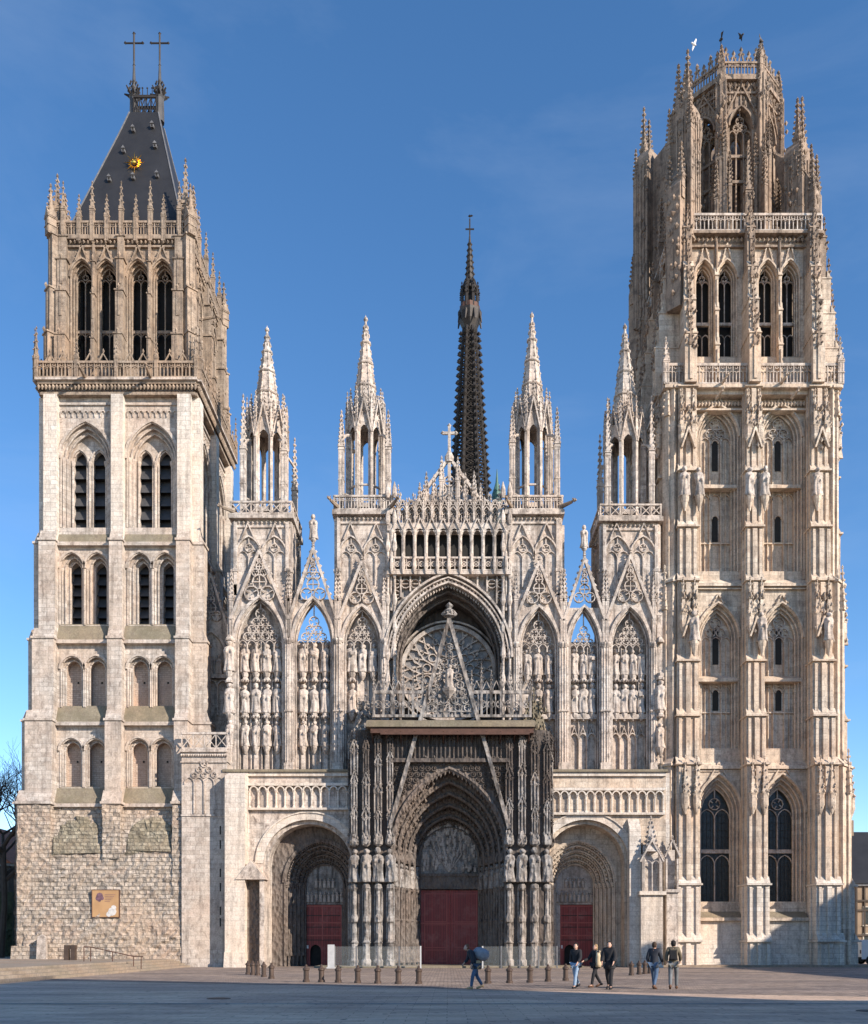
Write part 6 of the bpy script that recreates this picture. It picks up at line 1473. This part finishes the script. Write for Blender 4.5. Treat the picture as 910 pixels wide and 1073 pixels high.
b = MB('grey'); x = PX(44, -2.2); b.box(x - .35, x + .35, -2.35, -2.0, .6, 2.2, .05, .02); b.prism([(x - .3, 2.2), (x + .3, 2.2), (x, 2.4)], -2.32, -2.03); tag(b.build('stone_slab'), 'upright grey stone slab leaning at the left corner of the tower', 'stone slab')

# bollards
def bollard_mesh():
    b = MB('bollard'); b.lathe(0, 0, [(.15, 0), (.15, .1), (.115, .13), (.115, .5), (.15, .53), (.15, .6), (.1, .64), (.05, .7), (.06, .73), (.03, .78)], 12); return b.build('bollard', smooth=False)
proto = bollard_mesh(); first = True
def bollards(spots, group, fmt):
    global first
    for i, (px, py) in enumerate(spots):
        d = EYE * F / (py - HZ) ; y = d - CAMD; o = proto if first else proto.copy()
        if not first: col.objects.link(o)
        first = False; o.location = ((px - X0) * d / F, y, 0); o.rotation_euler = (0, 0, i * .7); tag(o, fmt(i), 'bollard', group); o.scale = (.95 + .1 * (i % 2),) * 3 if 0 else (1, 1, 1)
bollards([(260, 1021.5), (265, 1022), (270, 1022.5), (276.5, 1024), (284.5, 1026)], 'clustered bollards by the left portal', lambda i: f'{ORD[i]} bollard from the left in the tight row before the left side portal')
bollards([(321, 1029.5), (337, 1029.5), (354.5, 1030), (375, 1030.5), (396, 1031), (417.5, 1031.5), (439, 1031.5)], 'spaced bollards before the central porch', lambda i: f'{ORD[i]} bollard from the left in the spaced row left of the sack carrier')
bollards([(511.5, 1031), (534, 1030.5), (555.5, 1030), (574.5, 1029), (593, 1028)], 'spaced bollards before the central porch', lambda i: f'{ORD[i]} bollard from the left between the sack carrier and the other walkers')
bollards([(662, 1022.5), (670, 1021.5), (676, 1021), (681, 1020.5), (689, 1020)], 'clustered bollards by the right portal', lambda i: f'{ORD[i]} bollard from the left in the tight row before the right niche')

# glass screens at the foot of the porch piers
m, nt, bs = newmat('screen_glass'); bs.inputs['Base Color'].default_value = (.75, .8, .8, 1); bs.inputs['Roughness'].default_value = .15; bs.inputs['Alpha'].default_value = .04; bs.inputs['Specular IOR Level'].default_value = .5; MT['screen'] = m
for (pa, pb, lab) in ((351, 441, 'long clear glass screen guarding the left foot of the central porch'), (506, 584, 'long clear glass screen guarding the right foot of the central porch')):
    y = -5.3; b = MB('screen'); xa_, xb_ = PX(pa, y), PX(pb, y); zt = PZ(992, y); b.box(xa_, xb_, y, y + .02, .1, zt); o = b.build('glass_screen'); tag(o, lab, 'glass screen', 'glass screens before the porch')
    for k in range(5): c = MB('screen'); u = xa_ + (xb_ - xa_) * k / 4; c.mats = []; c.mat('panelgrey' if (k == 4 and pa < 400) or (k == 0 and pa > 400) else 'lead'); c.box(u - .05, u + .05, y - .05, y + .07, 0, zt + .03); part(c, 'post', None, o)
b = MB('panelgrey'); y = -5.5; b.box(PX(343.5, y), PX(350.5, y), y, y + .12, .05, PZ(990, y)); b.box(PX(342.5, y), PX(351.5, y), y - .1, y + .2, 0, .1); tag(b.build('white_panel'), 'upright white panel standing beside the wicket door of the left portal', 'panel')

# =============================================================== neighbours
MT['plaster'] = plain('ochre_plaster', (.26, .19, .13), .85, var=.2, scale=.8); MT['timber'] = plain('dark_timber', (.06, .045, .035), .8)
MT['tile'] = plain('orange_roof_tiles', (.30, .10, .045), .8, var=.35, scale=2.5); MT['shadewall'] = plain('shade_dark_wall', (.06, .05, .042), .9, var=.4, scale=2)  # left house wall: its shade is put into the dark colour
MT['paleplaster'] = plain('cream_render', (.5, .45, .38), .9, var=.12)
def house(x0, x1, y0, y1, h, rh, lab, wallm='plaster', roofm='slateroof', face=(0, 1, 1), fl=3.2, ridge='x', group=None):
    root = empty('town_house', ((x0 + x1) / 2, (y0 + y1) / 2, 0)); tag(root, lab, 'house', group)
    def bd(b, n, par): o = b.build(n, None, loc=root.location); o.location = (0, 0, 0); o.parent = par; return o
    b = MB(wallm); b.box(x0, x1, y0, y1, 0, h); b.mat('lead'); b.box(x0 - .25, x1 + .25, y0 - .25, y1 + .25, h - .25, h); w = bd(b, 'wall', root)
    b = MB(roofm); e = .4
    if ridge == 'x': b.set((x0 + x1) / 2, (y0 + y1) / 2, 0); a_, d_ = (x1 - x0) / 2 + e, (y1 - y0) / 2 + e
    else: b.set((x0 + x1) / 2, (y0 + y1) / 2, 90); a_, d_ = (y1 - y0) / 2 + e, (x1 - x0) / 2 + e
    p = [b.P(-a_, -d_, h), b.P(a_, -d_, h), b.P(a_, d_, h), b.P(-a_, d_, h), b.P(-a_ + .6, 0, h + rh), b.P(a_ - .6, 0, h + rh)]
    b.F(p[0], p[1], p[5], p[4]); b.F(p[2], p[3], p[4], p[5]); b.F(p[1], p[2], p[5]); b.F(p[3], p[0], p[4]); b.F(p[3], p[2], p[1], p[0]); rf = bd(b, 'roof', root)
    b = MB(wallm); b.box(x0 + 1, x0 + 2.2, (y0 + y1) / 2 - .5, (y0 + y1) / 2 + .5, h, h + rh + 1.2); bd(b, 'chimney', root)
    n = 0; z = 1.0
    while z + 2 < h:
        for (ax, s0, s1, pos) in (('y', x0, x1, y0), ('x', y0, y1, x0), ('x', y0, y1, x1), ('y', x0, x1, y1)):
            if (ax, pos) not in [('y', y0)] * face[0] + [('x', x0)] * face[1] + [('y', y1)] * face[2]: continue
            k = max(1, int((s1 - s0) / 2.6))
            for i in range(k):
                if n > 95: continue
                u = s0 + (i + .5) * (s1 - s0) / k; c = MB('glass')
                if ax == 'y': s_ = -1 if pos == y0 else 1; c.box(u - .5, u + .5, pos + s_ * .02 - .02, pos + s_ * .02 + .02, z, z + 1.7); c.mat('paleplaster'); [c.box(u + q - .06, u + q + .06, pos - .07, pos + .07, z - .1, z + 1.8) for q in (-.56, .56, 0)]; c.box(u - .65, u + .65, pos - .12, pos + .12, z - .2, z - .1); c.box(u - .62, u + .62, pos - .08, pos + .08, z + 1.7, z + 1.8)
                else: s_ = -1 if pos == x0 else 1; c.box(pos + s_ * .02 - .02, pos + s_ * .02 + .02, u - .5, u + .5, z, z + 1.7); c.mat('paleplaster'); [c.box(pos - .07, pos + .07, u + q - .06, u + q + .06, z - .1, z + 1.8) for q in (-.56, .56, 0)]; c.box(pos - .12, pos + .12, u - .65, u + .65, z - .2, z - .1); c.box(pos - .08, pos + .08, u - .62, u + .62, z + 1.7, z + 1.8)
                bd(c, 'window', root); n += 1
        z += fl
    return root, bd
# left: shaded building with an orange roof behind the tower; right: timbered house with dark roof
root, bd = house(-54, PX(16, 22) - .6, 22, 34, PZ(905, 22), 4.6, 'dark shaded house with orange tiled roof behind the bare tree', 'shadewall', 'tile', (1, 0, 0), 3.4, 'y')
root, bd = house(PX(897, 24), 62, 24, 36, PZ(926, 24), PZ(872, 30) - PZ(926, 24), 'brown timbered house with dark slate roof right of the crowned tower', 'plaster', 'slateroof', (1, 1, 0), 2.7)
b = MB('timber')
xx = PX(897, 24)
for i in range(24): b.box(xx + i * .8, xx + i * .8 + .14, 23.86, 24, 2.6, PZ(926, 24) - .3)
for z in (2.5, 5.0, PZ(945, 24), PZ(926, 24) - .3): b.box(xx, 62, 23.84, 24, z, z + .18)
bd(b, 'timber_frame', root)
# houses round the square outside the picture whose roofs shade the foreground
house(24, 38, -96, -64, 24, 7, 'tall cream house on the south side of the square', 'paleplaster', 'slateroof', (1, 1, 1), 3.4, 'y', 'houses round the square')
house(38.5, 75, -92, -68, 20, 4, 'lower cream houses on the south side of the square', 'paleplaster', 'slateroof', (1, 1, 1), 3.4, 'x', 'houses round the square')
house(43, 58, -44, -9, 14, 5, 'cream house near the crowned tower on the south side of the square', 'paleplaster', 'slateroof', (1, 1, 1), 3.4, 'y', 'houses round the square')
# dark hedge by the left house
b = MB('dark'); m = plain('dark_ivy', (.02, .03, .014), .8, var=.5, scale=3); MT['ivy'] = m; b = MB('ivy'); rnd = random.Random(5)
hy = 12
for i in range(2600):
    x = rnd.uniform(-50, PX(14, hy)); z = .6 + rnd.random() ** .8 * (PZ(925, hy) - .6) * (.8 + .2 * math.sin(x)); y = hy + rnd.uniform(-1, 1.2); s_ = rnd.uniform(.15, .35); a_ = rnd.uniform(0, 6)
    b.F(b.P(x, y, z), b.P(x + s_ * math.cos(a_), y + s_ * math.sin(a_) * .6, z + s_ * .3), b.P(x + s_ * .3, y, z + s_), b.P(x - s_ * .4, y + .1, z + s_ * .5))
b.box(-50, PX(15, hy), hy - .4, hy + .6, .6, PZ(935, hy)); tag(b.build('hedge'), 'dark ivy-covered hedge left of the tower foot in deep shade', 'hedge')
# bare tree
b = MB('bark'); rnd = random.Random(11)
def branch(p, d, l, r, depth):
    n = 4; pts = [p]; q = p.copy(); dd = d.copy()
    for i in range(n):
        dd = (dd + Vector((rnd.uniform(-.25, .25), rnd.uniform(-.25, .25), rnd.uniform(-.1, .2)))).normalized(); q = q + dd * l / n; pts.append(q.copy())
    br_.tube([tuple(v) for v in pts], r, 6 if depth > 2 else 4, r * .6)
    if depth > 0:
        for i in range(3 if depth > 1 else 4):
            t = rnd.choice(pts[1:]) if i else pts[-1]; a = rnd.uniform(0, 6.28); nd = (dd * .8 + Vector((math.cos(a), math.sin(a), rnd.uniform(-.1, .6))) * .8).normalized(); branch(t, nd, l * rnd.uniform(.6, .8), r * .55, depth - 1)
tr = empty('bare_tree', (PX(1, 5), 5, .6)); tag(tr, 'leafless dark tree at the left edge beside the tower', 'tree')
br_ = MB('bark'); br_.tube([(0, 0, 0), (.2, 0, 3), (.1, .1, 6.2)], .2, 8, .13); part(br_, 'trunk', None, tr)
br_ = MB('bark')
for k in range(7): a = k * .9; branch(Vector((.1, .1, 4.2 + k * .33)), Vector((math.cos(a), math.sin(a), .7)).normalized(), 3.1, .13, 5)
part(br_, 'crown', None, tr); tr.scale = (1.45, 1.45, 1.45)
# white van at the right edge
b = MB('white'); vy = 8; x0 = PX(898.5, vy); vv = empty('parked_van', (x0 + 2.2, vy, 0)); tag(vv, 'white van parked between the crowned tower and timbered house', 'van')
b.prism([(-2.2, .45), (2.4, .45), (2.4, 1.2), (1.7, 1.35), (1.2, 2.0), (-2.1, 2.05), (-2.2, 1.9)], -.9, .9); part(b, 'body', None, vv)
for wx in (-1.5, 1.5):
    for wy in (-.85, .85): b = MB('dark'); b.set(wx, wy, 0); b.prism([(.36 * math.cos(k * PI / 8), .37 + .36 * math.sin(k * PI / 8)) for k in range(16)], -.12, .12); b.mat('lead'); b.prism([(.2 * math.cos(k * PI / 5), .37 + .2 * math.sin(k * PI / 5)) for k in range(10)], -.135, .135); part(b, 'wheel', None, vv)
for s in (-1, 1): b = MB('glass'); b.prism([(.1, 1.35), (1.5, 1.35), (1.15, 1.88), (.1, 1.88)], s * .905 - .01, s * .905 + .01); part(b, 'window', None, vv)
b = MB('dark'); b.box(-2.26, -2.18, -.85, .85, .45, .62); part(b, 'bumper', None, vv)
b = MB('rust'); b.box(-2.23, -2.19, .6, .75, .9, 1.2); b.box(-2.23, -2.19, -.75, -.6, .9, 1.2); part(b, 'tail_light', None, vv)

# pigeons round the crown
for i, (px, py, mt) in enumerate(((777, 38, 'iron'), (798, 43, 'iron'), (756, 41, 'iron'), (727.5, 46, 'white'))):
    b = MB(mt); b.lathe(0, 0, [(.02, -.2), (.12, -.08), (.11, .05), (.06, .14), (.07, .2), (.01, .26)], 7)
    for s in (-1, 1): b.F(b.P(0, s * .08, .06), b.P(s * .1, s * .4, .02), b.P(-.05, s * .55, -.08), b.P(0, s * .1, -.12))
    o = b.build('pigeon'); o.location = (PX(px, 1), 1, PZ(py, 1)); o.rotation_euler = (R(70), 0, R(40 + 80 * i)); o.scale = (.95,) * 3
    tag(o, ['dark pigeon flying above the crowned tower, left of its companion', 'dark pigeon flying rightmost above the crowned tower', 'dark pigeon just over the crown parapet', 'white pigeon over the left corner of the crown'][i], 'bird', 'birds round the crown')

# =============================================================== people
def skinned(verts, edges, radii, sub=2):
    me = bpy.data.meshes.new('sk'); me.from_pydata(verts, edges, []); o = bpy.data.objects.new('sk', me); col.objects.link(o)
    m = o.modifiers.new('s', 'SKIN'); m.use_smooth_shade = True
    if not me.skin_vertices: 
        import bmesh
        bm = bmesh.new(); bm.from_mesh(me); bm.verts.layers.skin.verify(); bm.to_mesh(me); bm.free()
    for i, r in enumerate(radii):
        r = r if isinstance(r, tuple) else (r, r); me.skin_vertices[0].data[i].radius = r; me.skin_vertices[0].data[i].use_root = (i == 0)
    s = o.modifiers.new('u', 'SUBSURF'); s.levels = s.render_levels = sub
    dg = bpy.context.evaluated_depsgraph_get(); ev = o.evaluated_get(dg); r = bpy.data.meshes.new_from_object(ev); bpy.data.objects.remove(o); return r
def person(px, py, rz, h, label, top, legs, shoes, hair, lean=0, stride=.25, arms=(.15, -.15), bend=(.5, .5), coat=0, group='people walking across the square', skin='skin', headturn=0, long_hair=False):
    d = EYE * F / (py - HZ); k = h / 1.74; root = empty('person', ((px - X0) * d / F, d - CAMD, 0.005), rz); tag(root, label, 'person', group); root.scale = (k, k, k)
    V = {}; lz = lean
    V['pel'] = (0, 0, .95); V['sp'] = (0, -lz * .35, 1.15); V['ch'] = (0, -lz * .8, 1.36); V['nk'] = (0, -lz * 1.05, 1.47); V['hd'] = (0, -lz * 1.25 - .02, 1.56)
    for s, n in ((-1, 'l'), (1, 'r')):
        st = stride * s; aa = arms[0 if s < 0 else 1]; be = bend[0 if s < 0 else 1]
        V['hip' + n] = (s * .09, 0, .9); V['kn' + n] = (s * .1, -st * .55 - .04 - max(0, -st) * .1, .5 + abs(st) * .02); V['an' + n] = (s * .1, -st + (0.06 if st < 0 else 0), .09 + (.06 if st < 0 else 0)); V['to' + n] = (s * .11, -st - .17, .035 + (.0 if st < 0 else .01))
        V['sh' + n] = (s * .17, -lz * .82, 1.42); V['el' + n] = (s * .24, -lz * .7 - aa * .6, 1.13); V['wr' + n] = (s * .22, -lz * .6 - aa - be * .22, .91 + be * .16); V['pa' + n] = (s * .215, -lz * .6 - aa * 1.1 - be * .28, .84 + be * .17)
    names = list(V); E = [('pel', 'sp'), ('sp', 'ch'), ('ch', 'nk'), ('nk', 'hd')]
    for n in 'lr': E += [('pel', 'hip' + n), ('hip' + n, 'kn' + n), ('kn' + n, 'an' + n), ('an' + n, 'to' + n), ('ch', 'sh' + n), ('sh' + n, 'el' + n), ('el' + n, 'wr' + n), ('wr' + n, 'pa' + n)]
    rad = dict(pel=(.1, .08), sp=(.12, .09), ch=(.14, .1), nk=.05, hd=.06, hip=.085, kn=.055, an=.038, to=.035, sh=.06, el=.042, wr=.028, pa=(.035, .02))
    vs = [V[n] for n in names]; rr = [rad.get(n, rad.get(n[:-1])) for n in names]; ed = [(names.index(a), names.index(c)) for a, c in E]
    for n, s in (('l', -1), ('r', 1)):       # thumb and four fingers branch from the palm
        pa = Vector(V['pa' + n]); wr = Vector(V['wr' + n]); dr = (pa - wr).normalized(); i0 = names.index('pa' + n)
        for f, (o_, l_) in enumerate(((-.027, .07), (-.009, .08), (.009, .075), (.027, .06))):
            q = pa + dr * .03 + Vector((0, o_, 0)); vs.append(tuple(q)); rr.append(.011); ed.append((i0, len(vs) - 1)); vs.append(tuple(q + dr * l_ * .6 + Vector((-s * .012, 0, 0)))); rr.append(.009); ed.append((len(vs) - 2, len(vs) - 1))
        q = pa + Vector((0, -.045, .0)) + dr * .005; vs.append(tuple(q)); rr.append(.011); ed.append((i0, len(vs) - 1))
    me = skinned(vs, ed, rr, 1); bd_ = MB(skin); bd_.v = [tuple(v.co) for v in me.vertices]; bd_.f = [tuple(p.vertices) for p in me.polygons]; bd_.m = [0] * len(bd_.f)
    hx, hy, hz = V['hd']; hz -= .06; n = 12; rows = []
    for (z, rx, ry, oy) in ((-.02, .04, .045, 0), (.0, .055, .07, -.01), (.03, .065, .085, -.012), (.07, .072, .092, -.008), (.11, .075, .095, 0), (.15, .07, .09, .004), (.19, .05, .065, .006), (.21, .01, .015, .006)):
        row = []
        for j in range(n):
            a = 2 * PI * j / n - PI / 2; x, y = rx * math.cos(a), ry * math.sin(a) + oy
            if j == 0 and .02 < z < .09: y -= .022
            if j in (3, 9) and .05 < z < .12: x *= 1.16
            row.append(bd_.P(hx + x * math.cos(headturn) - y * math.sin(headturn), hy + x * math.sin(headturn) + y * math.cos(headturn), hz + z))
        rows.append(row)
    for p, q in zip(rows, rows[1:]):
        for j in range(n): bd_.F(p[j], p[(j + 1) % n], q[(j + 1) % n], q[j])
    bd_.F(*rows[-1]); bd_.F(*rows[0][::-1]); bd_.mat('dark')
    for s in (-1, 1): bd_.bud(hx + s * .03, hy - .088, hz + .1, .009)
    bd_.mat('doortrim'); bd_.box(hx - .022, hx + .022, hy - .089, hy - .08, hz + .028, hz + .036)
    part(bd_, 'body', None, root, smooth=True)
    def cloth(nm, keys, scale, mat, drop=None):
        ks = [q for q in names if q in keys or q[:-1] in keys]; v = [V[q] for q in ks]; r_ = [tuple(x + scale for x in (rad.get(q, rad.get(q[:-1])) if isinstance(rad.get(q, rad.get(q[:-1])), tuple) else (rad.get(q, rad.get(q[:-1])),) * 2)) for q in ks]; e_ = [(ks.index(a), ks.index(c)) for a, c in E if a in ks and c in ks]
        m_ = skinned(v, e_, r_, 1); m_.materials.clear(); m_.materials.append(MT[mat]); o = bpy.data.objects.new(nm, m_); col.objects.link(o); o.parent = root; return o
    V_ = dict(V); 
    for n in 'lr': V['hip' + n] = tuple(Vector(V['hip' + n]))
    rad['pel'] = (.15, .115)
    cloth('trousers', ('pel', 'hip', 'kn', 'an'), .022, legs)
    names.append('pelb'); V['pelb'] = (0, .01, .84); rad['pelb'] = (.13, .1); E.append(('pel', 'pelb'))
    cloth('jacket', ('pelb', 'pel', 'sp', 'ch', 'nk', 'sh', 'el', 'wr'), .03 + coat * .02, top)
    for n in 'lr':
        a, t = Vector(V['an' + n]), Vector(V['to' + n]); b = MB(shoes); b.tube([tuple(a + Vector((0, .06, -.03))), tuple(a + Vector((0, -.02, -.03))), tuple(t)], .058, 7, .04); part(b, 'shoe', None, root, smooth=True)
    b = MB(hair); b.lathe(hx, hy + .018, [(.07, hz + (.02 if not long_hair else -.1)), (.087, hz + .08), (.09, hz + .13), (.08, hz + .19), (.04, hz + .225), (.005, hz + .232)], 10)
    bb = b.v; b.v = [(x, y if y > hy - .06 or z > hz + .15 else hy - .02, z) for x, y, z in bb]; part(b, 'hair', None, root, smooth=True)
    if coat: b = MB(top); b.lathe(0, -.0, [(.2, .72), (.175, .95), (.15, 1.1)], 10); part(b, 'coat_skirt', None, root, smooth=True)
    return root, V
for n, c in dict(black=(.014, .014, .017), navy=(.02, .024, .035), jeans=(.06, .10, .17), paleJeans=(.22, .3, .4), tan=(.42, .29, .16), beige=(.5, .4, .26), bagGrey=(.22, .23, .26), brownhair=(.05, .03, .018), darkhair=(.012, .01, .009), blonde=(.28, .18, .09), redhair=(.16, .06, .03), greyjeans=(.13, .14, .15), brownleather=(.12, .06, .035), khaki=(.12, .1, .07)).items(): MT[n] = plain('cloth_' + n, c, .85, var=.2, scale=8)
root, V = person(499, 1037, R(-75), 1.68, 'stooping walker in tan shirt and blue trousers carrying a big grey sack', 'navy', 'jeans', 'tan', 'redhair', lean=.28, stride=.22, arms=(.1, .0), bend=(.6, .3))
sk = MB('bagGrey'); pts = []
for i, (t, r) in enumerate(((0, .05), (.06, .17), (.2, .23), (.4, .235), (.55, .2), (.62, .06))):
    pts.append((r, t))
sk.lathe(0, 0, [(r, t) for r, t in pts], 12); o = sk.build('sack', smooth=True); x, y = root.location.x, root.location.y
o.location = (x - .1, y, 1.42); o.rotation_euler = (0, R(112), R(4)); tag(o, 'large grey duffel sack slung on the back of the stooping walker', 'bag')
b = MB('tan'); b.lathe(.0, .02, [(.19, .78), (.18, 1.0), (.155, 1.1)], 10); part(b, 'tied_shirt', None, root, smooth=True)
person(604, 1036, R(-35), 1.72, 'walker in black jacket and faded blue jeans right of the bollard row', 'black', 'paleJeans', 'black', 'darkhair', stride=.33, arms=(-.1, .2))
root, V = person(624.5, 1035, R(-60), 1.68, 'fair-haired walker in dark clothes with a beige coat over the shoulder', 'black', 'black', 'brownleather', 'blonde', stride=.28, arms=(.25, -.1), bend=(.9, .3), long_hair=True)
o = MB('beige'); o.tube([(.12, .02, 1.44), (.2, -.02, 1.2), (.2, -.03, .95), (.19, -.02, .82)], .1, 8, .12); part(o, 'draped_coat', 'beige coat hanging from the shoulder', root, smooth=True)
person(639, 1037, R(-25), 1.78, 'tall walker dressed all in black beside the fair-haired one', 'black', 'black', 'black', 'darkhair', stride=.2, arms=(.1, .15), coat=1)
person(686, 1037, R(150), 1.76, 'walker seen from behind in navy jacket and blue jeans', 'navy', 'jeans', 'brownleather', 'brownhair', stride=.3, arms=(.12, -.1))
root, V = person(706, 1037, R(165), 1.82, 'walker with a backpack seen from behind, rightmost of the walkers', 'khaki', 'greyjeans', 'brownleather', 'darkhair', stride=-.3, arms=(.2, -.2))
b = MB('black'); x, y, z = V['ch']; b.box(-.14, .14, y + .1, y + .28, 1.08, 1.44, .02, .03); b.box(-.1, .1, y + .28, y + .33, 1.12, 1.28, .01, .01)
for s in (-1, 1): b.tube([(s * .11, y + .12, 1.43), (s * .12, y, 1.5), (s * .12, y - .13, 1.4), (s * .13, y - .1, 1.15), (s * .14, y + .12, 1.1)], .02, 5)
bk = b.build('backpack'); bk.location = root.location; bk.rotation_euler = root.rotation_euler; tag(bk, 'black backpack worn by the rightmost walker', 'backpack')

# =============================================================== light, sky, camera
sc = bpy.context.scene
AZ, EL = 52, 26      # sun to the right of the viewer's back
w = bpy.data.worlds.new('World'); sc.world = w; w.use_nodes = True; nt = w.node_tree
sky = nt.nodes.new('ShaderNodeTexSky'); sky.sky_type = 'NISHITA'; sky.sun_disc = False; sky.sun_elevation = R(EL); sky.sun_rotation = R(180 - AZ); sky.air_density = 1.0; sky.dust_density = 0; sky.ozone_density = 1.6; sky.altitude = 1800
bg = nt.nodes['Background']; hs = nt.nodes.new('ShaderNodeHueSaturation'); hs.inputs['Saturation'].default_value = 1.22; nt.links.new(sky.outputs[0], hs.inputs['Color'])
tc = nt.nodes.new('ShaderNodeTexCoord'); cl = noisetex(nt, vmul(nt, tc.outputs['Generated'], (1.5, 1.5, 4)), 1.6, 7, .6, .6); cf = nt.nodes.new('ShaderNodeMath'); cf.operation = 'MULTIPLY'; L(nt, ramp(nt, cl, .5, .85), cf.inputs[0]); cf.inputs[1].default_value = .14
L(nt, mixc(nt, cf.outputs[0], hs.outputs[0], (3.0, 3.5, 4.2)), bg.inputs['Color']); bg.inputs['Strength'].default_value = .15
sun = bpy.data.lights.new('sun', 'SUN'); sun.energy = 5; sun.angle = R(.53); sun.color = (1, .88, .75); so = bpy.data.objects.new('sun', sun); col.objects.link(so)
dv = Vector((math.sin(R(AZ)) * math.cos(R(EL)), -math.cos(R(AZ)) * math.cos(R(EL)), math.sin(R(EL)))); so.rotation_euler = dv.to_track_quat('Z', 'Y').to_euler(); so.location = dv * 100
cam = bpy.data.cameras.new('camera'); co = bpy.data.objects.new('camera', cam); col.objects.link(co); co.location = (0, -CAMD, EYE); co.rotation_euler = (R(90), 0, 0)
cam.sensor_fit = 'HORIZONTAL'; cam.sensor_width = 36; cam.lens = 36 * F / 910; cam.shift_x = -(X0 - 455) / 910; cam.shift_y = (HZ - 536.5) / 910; cam.clip_end = 3000; cam.clip_start = .1
sc.camera = co
vs_ = sc.view_settings; vs_.view_transform = 'Standard'; vs_.look = 'None'; vs_.exposure = .68; vs_.gamma = 1
